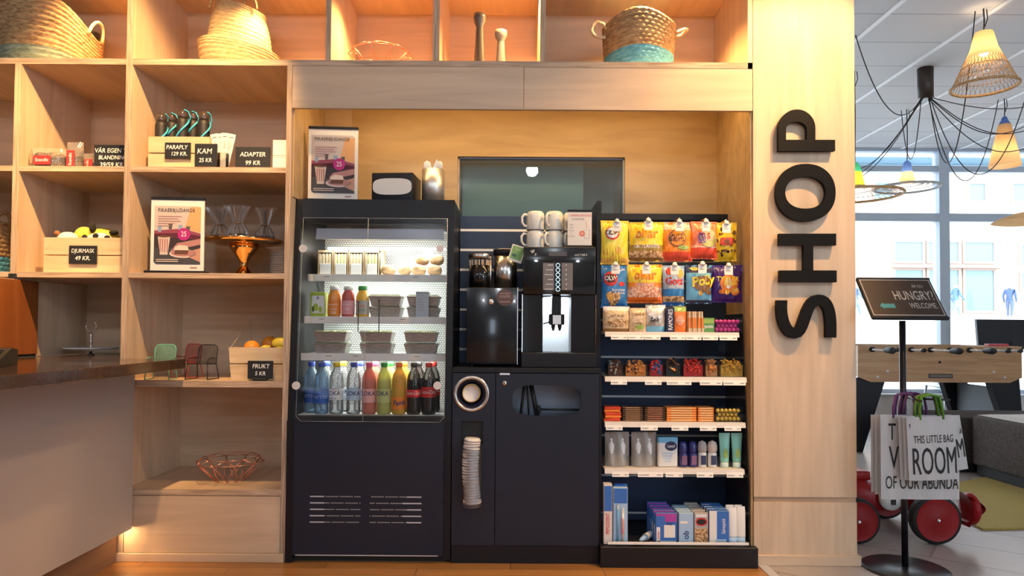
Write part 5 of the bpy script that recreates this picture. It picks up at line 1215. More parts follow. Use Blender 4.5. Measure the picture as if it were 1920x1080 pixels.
tag(b.build('tea_sachet', loc=(X(969, 476, 0.09), 0.088, Z(969, 476, 0.09)), rot=(0, 0.30, 0)), 'green and white tea sachet tucked at the coffee machine corner', 'tea sachet')
# mugs upside down on the machine
MUG = mat('mug_cream', (0.72, 0.72, 0.68), 0.25, coat=0.4)
def mug(label, loc, rot):
    t = thing('coffee_mug', label, 'mug', loc, rot, 'cream mugs stacked upside down on the coffee machine')
    b = MB(); b.lathe(0, 0, [(0.0355, 0.003), (0.0385, 0.0), (0.040, 0.003), (0.040, 0.062), (0.0375, 0.074), (0.032, 0.081), (0.030, 0.083), (0.027, 0.0815), (0, 0.0815)], MUG, 32, caps=False); b.lathe(0, 0, [(0.0355, 0.003), (0.0365, 0.06), (0.02, 0.077), (0, 0.077)], MUG, 32, caps=False); b.build('cup', t)
    b = MB(); b.tube([(-0.039, 0, 0.066), (-0.055, 0, 0.068), (-0.065, 0, 0.055), (-0.065, 0, 0.032), (-0.055, 0, 0.018), (-0.039, 0, 0.016)], 0.0055, MUG, 10); b.build('handle', t)
    return t
g0 = None
for px, nm, rt in ((1004, 'left', 0.3), (1039, 'middle', 0.85), (1073, 'right', 1.0)):
    for k, lv in ((0, 'lower'), (1, 'upper')):
        loc = (X(px, 440, 0.16), 0.16 + (0.03 if nm == 'right' else 0), mzt+E+k*0.0835); lb = lv+' mug of the '+nm+' pair stacked upside down on the coffee machine'
        g0 = mug(lb, loc, rt) if g0 is None else dup(g0, loc, rt+0.1*k, lb)
t = thing('price_stand', 'white hot drinks price card in a black-topped stand on the coffee machine', 'sign', (X(1087, 460, 0.09), 0.095, mzt+E))
CORAL = mat('coral_print', (0.75, 0.20, 0.14), 0.6)
b = MB(); b.box(-0.055, 0.055, -0.025, 0.025, 0, 0.009, BLACK, 0.002); b.build('base', t)
b = MB(); b.box(-0.052, 0.052, -0.002, 0.002, 0.009, 0.158, PAPER)
put_text(b, 'VARMA DRYCKER', 0.004, -0.0026, 0.140, 0.0145, CORAL, 0.012, 0.78); put_text(b, '20 KRONOR', -0.008, -0.0026, 0.124, 0.0125, mat('print_grey2', (0.30, 0.29, 0.28), 0.6), 0.01, 0.8)
for k, (ln, s_) in enumerate((('Kaffe', 0), ('Latte', 0), ('Mocca', 0), ('Te', 0), ('Choklad', 0))): put_text(b, ln, -0.036, -0.0026, 0.100-0.0125*k, 0.0100, MATS['print_grey2'], 0, 0.85, align='LEFT' if False else 'CENTER')
disc(b, 0.010, -0.0026, 0.062, 0.0125, 0.0125, CORAL, 24)
put_text(b, '20', 0.010, -0.0031, 0.062, 0.012, WHITE, 0.01)
b.tube([(0.018, -0.0024, 0.078), (0.042, -0.0024, 0.078), (0.040, -0.0024, 0.040), (0.021, -0.0024, 0.040)], 0.0007, MATS['print_grey2'], 4, closed=True)
b.tube([(0.028, -0.0024, 0.085), (0.034, -0.0024, 0.095), (0.026, -0.0024, 0.105), (0.032, -0.0024, 0.115)], 0.0012, mat('orange_print', (0.7, 0.35, 0.1), 0.6), 4)
b.build('card', t)
b = MB(); b.box(-0.053, 0.053, -0.005, 0.005, 0.156, 0.166, BLACK, 0.001); b.build('top_rail', t)
# ================================================================== snack rack
gx0, gx1 = X(1129, 800, 0.0), X(1409, 800, 0.0)
yb_ = 0.33
rk = thing('snack_rack', 'black slat-backed snack rack with four white-edged shelves', 'shop rack', ((gx0+gx1)/2, 0.2, 0))
ztr = Z(1250, 401, 0.31); gxb_ = min(X(1367, 405, 0.31), xR-0.0105)
b = MB(); b.box(dv1+0.001, gxb_, 0.305, 0.33, Z(1250, 413, 0.31), ztr, BLACK, 0.001); wpart(b, 'top_rail', rk)
zsl = [Z(1260, q, yb_) for q in (452, 488, 525, 562, 599, 668, 742, 815, 890, 960)]
edges = [Z(1250, 413, yb_)] + zsl + [0.09]
gxb = min(X(1368, 600, yb_), xR-0.0105)
for i in range(len(edges)-1):
    b = MB(); b.box(dv1+0.001, gxb, yb_, yb_+0.016, edges[i+1]+0.0005, edges[i]-(0.010 if i else 0), SLATB)
    if i: b.box(dv1+0.001, gxb, yb_+0.006, yb_+0.016, edges[i]-0.010, edges[i]-0.0005, SLOT)
    wpart(b, 'back_slat', rk)
b = MB(); b.box(dv1+0.001, gxb, yb_+0.0165, yb_+0.02, 0.0, ztr, DARK); wpart(b, 'backing', rk)
b = MB(); b.box(kx1+0.001, gx0-0.0005, 0.012, 0.32, 0.0, zt1-0.002, BLACK); wpart(b, 'side_panel', rk)
xsd = xR-0.0265
b = MB(); b.xprism([(0.02, 0), (0.02, 0.30), (0.10, 1.04), (0.33, 1.04), (0.33, 0)], xsd+0.012, xsd+0.0160, mat('side_panel_gloss', (0.03, 0.026, 0.026), 0.12, coat=0.3)); wpart(b, 'side_panel', rk)
gzb1 = Z(1270, 1020, -0.035)
bx1 = X(1422, 1040, -0.045)
b = MB(); b.box(kx1+0.001, bx1, -0.045, -0.0135, 0.0, gzb1-0.0112, BLACK, 0.002); b.box(kx1+0.001, xR-0.016, -0.0135, 0.012, 0.0, gzb1-0.0112, BLACK); wpart(b, 'base', rk)
b = MB(); b.box(gx0, xR-0.016, 0.012, 0.328, gzb1-0.025, gzb1-0.010, BLACK); wpart(b, 'base_shelf', rk)
STRIP = mat('shelf_edge_white', (0.66, 0.62, 0.58), 0.4)
def rack_shelf(zt, yf, xa, xb, tags, hgt=0.018):
    b = MB(); b.box(xa, xb, yf, 0.325, zt-0.010, zt, STRIP); s_ = wpart(b, 'rack_shelf', rk)
    b = MB(); b.xprism([(yf-0.010, zt-0.020), (yf-0.004, zt+0.001), (yf-0.0005, zt+0.001), (yf-0.0005, zt-0.020)], xa, xb, STRIP); b.build('price_strip', s_)
    for (pa, pb) in tags:
        b = MB(); qa, qb = X(pa, 800, yf-0.01), X(pb, 800, yf-0.01); za = zt-0.032
        b.xprism([(yf-0.0145, za), (yf-0.0095, zt-0.012), (yf-0.0085, zt-0.012), (yf-0.0135, za)], qa, qb, TAGP)
        for dx, wd in ((0.004, 0.4), (0.75*(qb-qa), 0.18)): b.box(qa+dx, qa+dx+wd*(qb-qa), yf-0.0146, yf-0.0138, za+0.008, za+0.0105, TAGI)
        b.build('price_tag', s_)
    return s_
yr = 0.03
rzs = [Z(1260, 623, yr), Z(1260, 707, yr), Z(1260, 792, yr), Z(1260, 879, yr)]
rx0 = X(1134, 700, yr)
xr_ = [min(xR-0.017, q) for q in (X(1385, 625, yr), X(1399, 710, yr), X(1397, 795, yr), X(1395, 880, yr))]
rack_shelf(rzs[0], yr, rx0, xr_[0], [(1145, 1176), (1177, 1207), (1208, 1238), (1256, 1285), (1286, 1315), (1317, 1346), (1349, 1382)])
rack_shelf(rzs[1], yr, rx0, xr_[1], [(1145, 1175), (1209, 1240), (1250, 1296), (1312, 1354), (1356, 1398)])
rack_shelf(rzs[2], yr, rx0, xr_[2], [(1136, 1167), (1201, 1233), (1259, 1290), (1312, 1343), (1358, 1389)])
rack_shelf(rzs[3], yr, rx0, xr_[3], [(1148, 1179), (1196, 1243), (1248, 1280), (1306, 1337), (1362, 1393)])
b = MB(); b.box(X(1139, 1010, -0.02), X(1400, 1010, -0.02), -0.028, -0.024, gzb1-0.006, gzb1+0.012, CLEAR); b.box(X(1139, 1010, -0.02), X(1402, 1010, -0.02), -0.034, -0.029, gzb1-0.004, gzb1+0.006, PST); bs = wpart(b, 'tray_lip', rk)
for pa, pb in ((1145, 1177), (1192, 1224), (1235, 1267), (1272, 1366), (1376, 1400)):
    b = MB(); b.box(X(pa, 1018, -0.035), X(pb, 1018, -0.035), -0.0365, -0.0345, gzb1-0.003, gzb1+0.006, TAGP); b.build('price_tag', bs)
# ------------------------------------------------------------------ hanging sweet and snack bags
def bagmat(name, c, rough=0.28): return mat(name, c, rough, coat=0.25)
def snackbag(label, px0, py0, px1, py1, y, dp, fn_mat, decals=None, rot=0.0, grp='hanging snack bags', wr=1.0):
    """foil bag between pixel corners at depth y; fn_mat(u,v) gives the colour field; decals(mb, map, w, h)"""
    xa, xb = X(px0, (py0+py1)/2, y), X(px1, (py0+py1)/2, y); zt_, zb_ = Z((px0+px1)/2, py0, y), Z((px0+px1)/2, py1, y)
    w_, h_ = xb-xa, zt_-zb_
    t = thing('snack_bag', label, 'bag', ((xa+xb)/2, y+dp/2, zb_), rot, grp)
    def yf(x, z):
        u = max(-1, min(1, 2*x/w_)); q = z/h_; v = max(0, min(1, (q-0.045)/0.89))
        p = (1-abs(u)**2.6)**0.75 * (max(0, math.sin(PI*v**0.85)))**0.55 if 0 < v < 1 else 0
        return -dp/2*p + wr*0.0022*math.sin(31*u+13*q)*(1-0.6*p) + wr*0.0015*math.sin(17*q-9*u)
    def xn(u, q): return (u-0.5)*w_*(1-0.055*math.sin(PI*min(1, max(0, q)))) 
    b = MB()
    b.grid(lambda u, v: (xn(u, v), yf((u-.5)*w_, v*h_), v*h_), 26, 34, fn_mat)
    b.grid(lambda u, v: (xn(u, v), -yf((u-.5)*w_, v*h_)*0.9+0.001, v*h_), 12, 16, fn_mat(0.5, 0.5))
    if decals: decals(b, lambda q: (q[0]*(1-0.055*math.sin(PI*min(1, max(0, q[2]/h_)))), yf(q[0], q[2])-0.0016-q[1], q[2]), w_, h_)
    b.build('bag_body', t)
    return t
def priceflag(px, py, y=0.05):
    xk, zk = P(px, py, y); b = MB()
    r1 = py < 450; b.tube([(xk, y-0.001 if r1 else 0.135, zk+(0.034 if r1 else 0.02)), (xk, 0.325, zk+(0.034 if r1 else 0.02))], 0.0022, CHROME, 8)
    b.box(xk-0.018, xk+0.018, y-0.002, y, zk-0.022, zk+0.016, TAGP, 0.0008); b.lathe(xk, y-0.001, [(0.011, zk+0.014), (0.012, zk+0.018), (0.007, zk+0.029), (0, zk+0.031)], WHITE, 14)
    b.box(xk-0.012, xk+0.008, y-0.0026, y-0.002, zk-0.006, zk-0.003, TAGI)
    wpart(b, 'price_hook', rk)
def dec_text(s, u, v, size, m, **kw): return lambda b, f, w_, h_: put_text(b, s, u*w_, kw.get('lift', 0.0), v*h_, size*h_, m, kw.get('bold', 0.01), kw.get('xs', 1.0), shear=kw.get('shear', 0), rot=kw.get('rot', 0), fn=f)
def dec_disc(u, v, ru, rv, m, lift=0.0, p=2.0): 
    def g(b, f, w_, h_):
        n, k = 24, 4; pts = [(u*w_, lift, v*h_)]; fc = []
        for j in range(1, k+1):
            for x, z in loopo(u*w_, v*h_, ru*w_*j/k, rv*h_*j/k, n, p): pts.append((x, lift, z))
        for i in range(n): fc.append((0, 1+i, 1+(i+1) % n))
        for j in range(k-1):
            for i in range(n): fc.append((1+j*n+i, 1+(j+1)*n+i, 1+(j+1)*n+(i+1) % n, 1+j*n+(i+1) % n))
        b.shape(pts, fc, m, f, True)
    return g
def multi(*ds): return lambda b, f, w_, h_: [d(b, f, w_, h_) for d in ds]
def blobs(seed, n, u0, u1, v0, v1, r, mats_, lift=0.0004):
    rnd = random.Random(seed)
    ds = [dec_disc(rnd.uniform(u0, u1), rnd.uniform(v0, v1), r*rnd.uniform(0.6, 1.3), r*rnd.uniform(0.5, 0.9)*0.8, rnd.choice(mats_), lift+0.0001*i) for i in range(n)]
    return multi(*ds)
BY = bagmat('foil_yellow', (0.82, 0.58, 0.02)); BLM = bagmat('foil_lemon', (0.80, 0.66, 0.05)); BOR = bagmat('foil_orange', (0.82, 0.25, 0.02)); BRD = bagmat('foil_red', (0.66, 0.07, 0.03)); BBL = bagmat('foil_blue', (0.03, 0.19, 0.50))
BSK = bagmat('foil_sky', (0.16, 0.46, 0.72)); BPU = bagmat('foil_purple', (0.045, 0.012, 0.17)); BNV = bagmat('foil_navy', (0.02, 0.025, 0.08)); BWH = bagmat('foil_white', (0.70, 0.68, 0.66)); BBR = bagmat('foil_brown', (0.20, 0.10, 0.03)); BPK = bagmat('foil_peach', (0.75, 0.42, 0.30))
BGR = bagmat('foil_green', (0.30, 0.45, 0.10)); GLD = bagmat('crisps_gold', (0.72, 0.42, 0.08)); TAN = noisy('sweets_speckle', (0.20, 0.10, 0.03), (0.75, 0.50, 0.28), (1, 1, 1), 110, 3, rough=0.5, lo=0.4, hi=0.6)
PKS = noisy('sweets_pink_speckle', (0.55, 0.18, 0.10), (0.80, 0.60, 0.45), (1, 1, 1), 110, 3, rough=0.5, lo=0.4, hi=0.6)
PR_R = mat('print_red', (0.60, 0.03, 0.02), 0.5); PR_O = mat('print_orange', (0.70, 0.20, 0.02), 0.5); PR_K = mat('print_black', (0.012, 0.012, 0.012), 0.5); PR_Y = mat('print_yellow', (0.85, 0.65, 0.05), 0.5); PR_B = mat('print_brown', (0.14, 0.06, 0.02), 0.5)
yh = 0.075
bands = lambda *st: (lambda u, v: next(m for lim, m in st if v < lim))
snackbag('lemon yellow crisp bag at the left end of the top hanging row', 1127, 412, 1181, 495, yh, 0.05, bands((0.16, GLD), (2, BLM)), multi(blobs(1, 9, -0.35, 0.1, 0.10, 0.32, 0.13, [GLD, BLM]), dec_disc(-0.12, 0.70, 0.26, 0.15, PR_R, 0.001), dec_disc(-0.12, 0.71, 0.23, 0.12, WHT, 0.0016), dec_text('OLW', -0.12, 0.71, 0.15, PR_K, bold=0.03, lift=0.0024, xs=0.9)), 0.08)
snackbag('wide yellow bag of car-shaped sweets in the top hanging row', 1180, 415, 1247, 489, yh, 0.05, bands((0.10, BBR), (0.27, TAN), (0.42, bagmat('foil_khaki', (0.32, 0.22, 0.03))), (2, BY)), multi(dec_text('bilar', 0.0, 0.70, 0.36, PR_O, bold=0.02, xs=0.95), dec_text('SALTLAKRITS', 0.0, 0.365, 0.13, BWH, bold=0.01, xs=0.85)), -0.05)
snackbag('orange bag with a round dark-lettered badge in the top row', 1243, 415, 1301, 489, yh, 0.05, bands((0.25, BRD), (0.80, BOR), (2, BPK)), multi(dec_disc(-0.03, 0.58, 0.30, 0.22, PR_B, 0.0004), dec_disc(-0.03, 0.58, 0.27, 0.19, BOR, 0.001), dec_text('TUTTI', -0.03, 0.63, 0.14, PR_K, bold=0.02, lift=0.0018, xs=0.85), dec_text('FRUTTI', -0.03, 0.53, 0.13, PR_K, bold=0.02, lift=0.0018, xs=0.8), dec_disc(0.18, 0.34, 0.2, 0.05, BGR, 0.0008)), 0.0)
snackbag('red and peach bag with a mauve square in the top row', 1297, 414, 1349, 485, yh, 0.05, bands((0.28, BRD), (0.36, BPK), (2, bagmat('foil_coral', (0.75, 0.20, 0.08)))), multi(dec_disc(0.12, 0.55, 0.36, 0.24, bagmat('foil_olive', (0.50, 0.50, 0.16)), 0.0003), dec_disc(0.10, 0.64, 0.30, 0.16, BPK, 0.0008), dec_disc(-0.16, 0.55, 0.13, 0.14, bagmat('foil_mauve', (0.24, 0.07, 0.24)), 0.0012, 6), dec_text('S', 0.10, 0.60, 0.22, PR_R, bold=0.02, lift=0.0016)), 0.1)
snackbag('yellow bag sprinkled with dark nuts at the right end of the top row', 1342, 416, 1384, 489, yh+0.02, 0.045, bands((2, BY)), multi(blobs(4, 26, -0.42, 0.42, 0.12, 0.85, 0.07, [PR_B, PR_K, BBR]), dec_disc(0.02, 0.50, 0.30, 0.10, BRD, 0.003, 6), dec_text('m', 0.02, 0.50, 0.2, PR_B, bold=0.04, lift=0.0038)), -0.12)
snackbag('blue crisp bag with round red badge in the second hanging row', 1128, 497, 1179, 577, yh, 0.05, bands((0.0, BBL), (2, BBL)), multi(blobs(2, 12, -0.35, 0.12, 0.05, 0.32, 0.14, [GLD, TAN]), dec_disc(-0.18, 0.68, 0.27, 0.17, PR_R, 0.001), dec_disc(-0.18, 0.69, 0.22, 0.10, PR_K, 0.0014), dec_text('OLW', -0.18, 0.69, 0.15, WHT, bold=0.03, lift=0.0024, xs=0.85), dec_text('Sourcream', 0.12, 0.42, 0.085, WHT, lift=0.001, xs=0.9), dec_text('& Onion', 0.16, 0.35, 0.085, WHT, lift=0.001, xs=0.9), dec_disc(0.25, 0.56, 0.12, 0.05, PR_R, 0.001)), 0.06)
snackbag('yellow and orange bag of car-shaped sweets in the second row', 1177, 495, 1244, 568, yh, 0.05, bands((0.14, bagmat('foil_redorange', (0.80, 0.16, 0.02))), (0.40, PKS), (0.52, BOR), (2, BY)), multi(dec_text('bilar', 0.0, 0.72, 0.36, PR_O, bold=0.02, xs=0.95), dec_text('ORIGINAL', 0.0, 0.46, 0.12, BWH, bold=0.01, xs=0.9)), -0.04)
snackbag('blue and white bag with pink lettering in the second row', 1244, 497, 1286, 573, yh, 0.05, bands((0.10, BBL), (0.24, TAN), (0.42, BBL), (2, bagmat('foil_iceblue', (0.36, 0.50, 0.72)))), multi(dec_disc(-0.22, 0.85, 0.14, 0.09, PR_R, 0.0006), dec_disc(0.28, 0.80, 0.16, 0.12, GLD, 0.0006), dec_text('Gott', 0.0, 0.60, 0.26, PR_R, bold=0.03, lift=0.001, xs=0.9), dec_text('Blandat', 0.02, 0.49, 0.15, BWH, bold=0.015, lift=0.0012, xs=0.9)), 0.0)
snackbag('bright blue bag with dark top and chocolate pieces in the second row', 1288, 496, 1338, 569, yh, 0.05, bands((0.10, BNV), (0.78, BSK), (2, BNV)), multi(dec_disc(0.10, 0.52, 0.42, 0.20, BBR, 0.0004), dec_text('Polly', 0.12, 0.58, 0.34, PR_Y, bold=0.03, lift=0.0014, shear=0.15, rot=0.15), blobs(5, 7, 0.0, 0.4, 0.24, 0.38, 0.1, [BBR, GLD], 0.0008), dec_disc(-0.2, 0.9, 0.14, 0.05, GLD, 0.0006)), 0.05)
snackbag('dark purple bag with flame motif at the right end of the second row', 1336, 496, 1395, 567, yh+0.01, 0.05, bands((2, BPU)), multi(dec_disc(0.05, 0.50, 0.30, 0.24, PR_O, 0.0004), dec_disc(0.02, 0.52, 0.10, 0.16, BWH, 0.0008), blobs(6, 8, -0.25, 0.38, 0.22, 0.34, 0.10, [GLD, PR_O], 0.001), dec_text('TYRKISK', 0.02, 0.62, 0.17, PR_Y, bold=0.02, lift=0.0018, xs=0.95), dec_text('PEBER', 0.1, 0.49, 0.15, PR_Y, bold=0.02, lift=0.0018, xs=0.95)), -0.08)
for q in ((1157, 424), (1216, 422), (1274, 424), (1324, 424), (1362, 427), (1154, 504), (1212, 504), (1265, 505), (1317, 503), (1366, 506)): priceflag(*q)
# ------------------------------------------------------------------ first rack shelf
zr = rzs[0]+E; yr1 = 0.055
CLB = noisy('nut_bag_tan', (0.45, 0.30, 0.16), (0.72, 0.58, 0.40), (1, 1, 1), 55, 4, rough=0.35)
g1 = 'small packs on the first rack shelf'
def on(py_t, py_b, y, z): return z
def shelfbag(label, px0, px1, pyt, y, dp, fm, dec=None, rot=0.0, grp=g1, z=None):
    z = zr if z is None else z
    h_ = Z((px0+px1)/2, pyt, y) - z
    t = snackbag(label, px0, 100, px1, 200, y, dp, fm, None, rot, grp) if False else None
    xa, xb = X(px0, pyt+20, y), X(px1, pyt+20, y); w_ = xb-xa
    t = thing('snack_pack', label, 'pack', ((xa+xb)/2, y+dp/2, z), rot, grp)
    def yf(x, zz):
        u = max(-1, min(1, 2*x/w_)); v = max(0, min(1, zz/h_/0.93))
        p = (1-abs(u)**2.6)**0.75*(max(0, math.sin(PI*(0.1+0.9*v))))**0.6
        return -dp/2*p + 0.0016*math.sin(27*u+11*v) + 0.001*math.sin(19*v-7*u)
    b = MB(); b.grid(lambda u, v: ((u-.5)*w_, yf((u-.5)*w_, v*h_), v*h_), 20, 24, fm); b.grid(lambda u, v: ((u-.5)*w_, -yf((u-.5)*w_, v*h_)*0.9+0.001, v*h_), 8, 10, fm(0.5, 0.5))
    if dec: dec(b, lambda q: (q[0], yf(q[0], q[2])-0.0014-q[1], q[2]), w_, h_)
    b.build('pack_body', t); return t
shelfbag('clear bag of mixed nuts at the left end of the first rack shelf', 1132, 1182, 574, yr1, 0.05, bands((0.12, BBR), (0.85, CLB), (2, BWH)), multi(dec_text('NATURLIG', 0.0, 0.62, 0.14, PR_B, xs=0.8), dec_disc(0, 0.34, 0.4, 0.16, TAN, 0.0005)))
shelfbag('tan cashew nut bag on the first rack shelf', 1181, 1213, 577, yr1, 0.04, bands((2, CLB)), multi(dec_text('CASHEW', 0.0, 0.72, 0.16, PR_B, bold=0.01, xs=0.8), dec_disc(0.1, 0.2, 0.25, 0.1, BGR, 0.0005), dec_text('notter', 0, 0.36, 0.13, PR_B, xs=0.9)))
shelfbag('silver bag with blue foot on the first rack shelf', 1212, 1250, 571, yr1, 0.05, bands((0.22, BSK), (2, noisy('silver_foil', (0.30, 0.27, 0.25), (0.80, 0.78, 0.76), (1, 1, 1), 25, 3, rough=0.25, metal=0.3))), multi(dec_text('Salt', -0.1, 0.45, 0.22, PR_K, bold=0.02, shear=0.2)))
t = thing('candy_box', 'dark box with upright pale lettering on the first rack shelf', 'box', (X(1257, 600, yr1), yr1+0.02, zr), 0, g1)
b = MB(); hb = Z(1257, 576, yr1)-zr; wbx = X(1265, 600, yr1)-X(1250, 600, yr1); b.box(-wbx/2, wbx/2, -0.02, 0.02, 0, hb, BNV, 0.001); put_text(b, 'RAMONES', 0.001, -0.0208, hb*0.5, 0.026, WHT, 0.015, 0.75, rot=PI/2); b.build('box_body', t)
shelfbag('orange sweet bag with green top on the first rack shelf', 1264, 1288, 574, yr1, 0.03, bands((0.80, bagmat('foil_tangerine', (0.82, 0.20, 0.03))), (2, BGR)), multi(dec_disc(-0.02, 0.45, 0.3, 0.2, bagmat('foil_salmon', (0.8, 0.35, 0.2)), 0.0004), dec_text('Nappar', 0.0, 0.45, 0.14, WHT, lift=0.001, xs=0.8)))
s0 = None
for k in range(7):
    loc = (X(1291+4.2*k, 600, yr1), yr1+0.02+0.004*(k % 2), zr); lb = 'beige paper wafer pack standing in the row between sweets and green box'; rt = (0, 0.06*math.sin(k*1.9), 0.2)
    if s0 is None:
        b = MB(); hb = Z(1300, 584, yr1)-zr; b.box(-0.004, 0.004, -0.022, 0.022, 0, hb, CLB, 0.001); b.box(-0.0042, 0.0042, -0.0224, -0.0218, hb*0.2, hb*0.7, PR_O); s0 = tag(b.build('wafer_pack', loc=loc, rot=rt), lb, 'wafer pack', 'beige wafer packs standing in a row')
    else: s0 = dup(s0, loc, rt, lb)
t = thing('gum_box', 'green chewing gum box on the first rack shelf', 'box', (X(1329, 610, yr1), yr1+0.02, zr), 0, g1)
b = MB(); hb = Z(1329, 596, yr1)-zr; b.box(-0.025, 0.025, -0.02, 0.02, 0, hb, mat('gum_green', (0.10, 0.28, 0.08), 0.4), 0.001); b.box(-0.022, 0.022, -0.0206, -0.02, hb*0.62, hb*0.92, BGR); put_text(b, 'Jenkki', 0, -0.0212, hb*0.40, 0.020, WHT, 0.01, 0.8); b.build('box_body', t)
MAG = mat('ball_magenta', (0.62, 0.04, 0.30), 0.25, coat=0.4); GLB = mat('ball_gold_foil', (0.72, 0.48, 0.08), 0.3, metal=0.5)
def ballbox(px0, px1, z, y, h_, m, nx, nz, lb, grp, boxlabel, r):
    xa, xb = X(px0, 700, y), X(px1, 700, y)
    bx = thing('acrylic_box', boxlabel, 'box', ((xa+xb)/2, y+0.03, z), 0, 'clear acrylic boxes on the rack shelves')
    q = (xb-xa)/2
    b = MB(); b.box(-q, q, -0.028, -0.0265, 0, h_, CLEAR); b.build('front_pane', bx)
    for sg in (-1, 1):
        b = MB(); b.box(sg*q, sg*(q-0.0015), -0.0265, 0.05, 0, h_, CLEAR); b.build('side_pane', bx)
    b0 = None
    for j in range(nz):
        for i in range(nx - (j % 2)):
            loc = (xa+0.003+r+(xb-xa-2*r-0.006)*(i+0.5*(j % 2))/max(1, nx-1), y+0.018+0.006*(j % 2), z+0.002+r+j*r*1.72)
            if b0 is None: b = MB(); b.ball((0, 0, 0), r, m, 14); b0 = tag(b.build('candy_ball', loc=loc), lb, 'candy', grp)
            else: b0 = dup(b0, loc, None, lb)
ballbox(1340, 1391, zr, 0.05, Z(1365, 596, 0.05)-zr, MAG, 6, 3, 'shiny magenta candy ball in the clear box', 'magenta candy balls', 'clear box of magenta candy balls at the right end of the first rack shelf', 0.0098)
# ------------------------------------------------------------------ second rack shelf: loose sweets in clear boxes
def sweets_box(px0, px1, z, y, h_, m, label, slabel, seed, shapes):
    xa, xb = X(px0, 690, y), X(px1, 690, y); q = (xb-xa)/2; rnd = random.Random(seed)
    bx = thing('acrylic_box', label, 'box', ((xa+xb)/2, y+0.03, z), 0, 'clear acrylic boxes on the rack shelves')
    b = MB(); b.box(-q, q, -0.028, -0.0265, 0, h_, CLEAR); b.build('front_pane', bx)
    for sg in (-1, 1):
        b = MB(); b.box(sg*q, sg*(q-0.0015), -0.0265, 0.07, 0, h_, CLEAR); b.build('side_pane', bx)
    b = MB()
    for k in range(90):
        c = (rnd.uniform(-q+0.0175, q-0.0175) if shapes == 'bar' else rnd.uniform(-q+0.012, q-0.012), rnd.uniform(-0.010, 0.03), 0); zz = (0.014 if shapes == 'bar' else 0.011) + (h_-0.012)*rnd.random()
        mm = rnd.choice(m); b.M = Matrix.Translation((c[0], c[1], zz)) @ Euler((rnd.uniform(-1, 1), rnd.uniform(-1, 1), rnd.uniform(0, 3))).to_matrix().to_4x4()
        if shapes == 'bar': b.box(-0.014, 0.014, -0.004, 0.004, -0.003, 0.003, mm, 0.0015)
        else: b.ball((0, 0, 0), 0.007, mm, 8, 1.3, 0.9, 0.8)
    b.M = Matrix.Identity(4); b.box(-q+0.004, q-0.004, -0.005, 0.05, 0.001, h_*0.75, m[0])
    o = b.build('loose_sweets', loc=((xa+xb)/2, y+0.03, z)); tag(o, slabel, 'sweets', None, 'stuff')
zr2 = rzs[1]+E; hb2 = Z(1260, 677, 0.06)-zr2
WSI = mat('wrapper_silver', (0.45, 0.40, 0.38), 0.25, metal=0.5); WBR = mat('wrapper_brown', (0.10, 0.03, 0.015), 0.25); WOR = mat('wrapper_orange', (0.70, 0.25, 0.05), 0.25); WRD = mat('wrapper_red', (0.55, 0.03, 0.03), 0.25); WBL = mat('wrapper_blue', (0.05, 0.12, 0.35), 0.25); WGD = mat('wrapper_gold', (0.66, 0.38, 0.06), 0.3, metal=0.3); WPE = mat('wrapper_peach', (0.72, 0.33, 0.14), 0.3)
for i, (pa, pb, ms, lb, sl_, sh) in enumerate([
    (1140, 1171, [WBR, WSI, WBR, WSI], 'clear box of dark and silver wrapped sweets', 'loose dark and silver wrapped sweets filling the leftmost clear box', 'ball'),
    (1173, 1215, [WOR, WBR, WOR, WPE], 'clear box of orange and brown sweets', 'loose orange and brown sweets in the second clear box', 'ball'),
    (1218, 1246, [WRD, WBL, WRD], 'narrow clear box of red and blue sweets', 'loose red and blue sweets in the narrow clear box', 'ball'),
    (1249, 1280, [DARK, DARK, WBR, WOR], 'clear box of near-black liquorice', 'loose black liquorice pieces in the middle clear box', 'bar'),
    (1282, 1323, [WRD, mat('wrapper_scarlet', (0.72, 0.05, 0.02), 0.3)], 'clear box of bright red sweets', 'loose bright red sweets in the clear box', 'bar'),
    (1324, 1350, [WPE, WOR], 'clear box of peach orange sweets', 'loose peach orange sweets in the clear box', 'bar'),
    (1352, 1398, [WGD, mat('wrapper_amber', (0.60, 0.30, 0.03), 0.3)], 'clear box of golden sweets at the right end of the second rack shelf', 'heaped golden sweets in the rightmost clear box', 'bar')]):
    sweets_box(pa, pb, zr2, 0.045, hb2, ms, lb, sl_, 20+i, sh)
# ------------------------------------------------------------------ third rack shelf: stacked bars
zr3 = rzs[2]+E; hb3 = Z(1260, 763, 0.06)-zr3
def bars(px0, px1, n, ms, lb, grp, y=0.05, seed=0, mess=0.0, ends=None):
    xa, xb = X(px0, 777, y), X(px1, 777, y); q = (xb-xa)/2-0.001; th = hb3/n; rnd = random.Random(seed); o0 = {}
    for k in range(n):
        mi = k % len(ms); m = ms[mi]; loc = ((xa+xb)/2, y+0.04, zr3+k*th); rt = (0, 0, mess*rnd.uniform(-1, 1))
        if mi not in o0:
            b = MB(); b.box(-q, q, -0.035, 0.035, 0.0003, th-0.0008, m, 0.0022)
            if ends: 
                b.box(-q*0.7, q*0.7, -0.0353, -0.0349, th*0.25, th*0.75, ends)
            o0[mi] = tag(b.build('chocolate_bar', loc=loc, rot=rt), lb, 'chocolate bar', grp)
        else: dup(o0[mi], loc, rt, lb)
bars(1133, 1165, 5, [mat('bar_red', (0.66, 0.06, 0.02), 0.3), mat('bar_orange', (0.75, 0.20, 0.03), 0.3)], 'red and orange wrapped bar stacked at the left end of the third shelf', 'red and orange bars', seed=1, mess=0.10)
BDK = mat('bar_dark', (0.05, 0.028, 0.02), 0.3); BTN = mat('bar_tan', (0.36, 0.20, 0.10), 0.35)
bars(1167, 1207, 7, [BDK], 'dark chocolate bar in the left of two dark stacks', 'dark bars, left stack', ends=BTN)
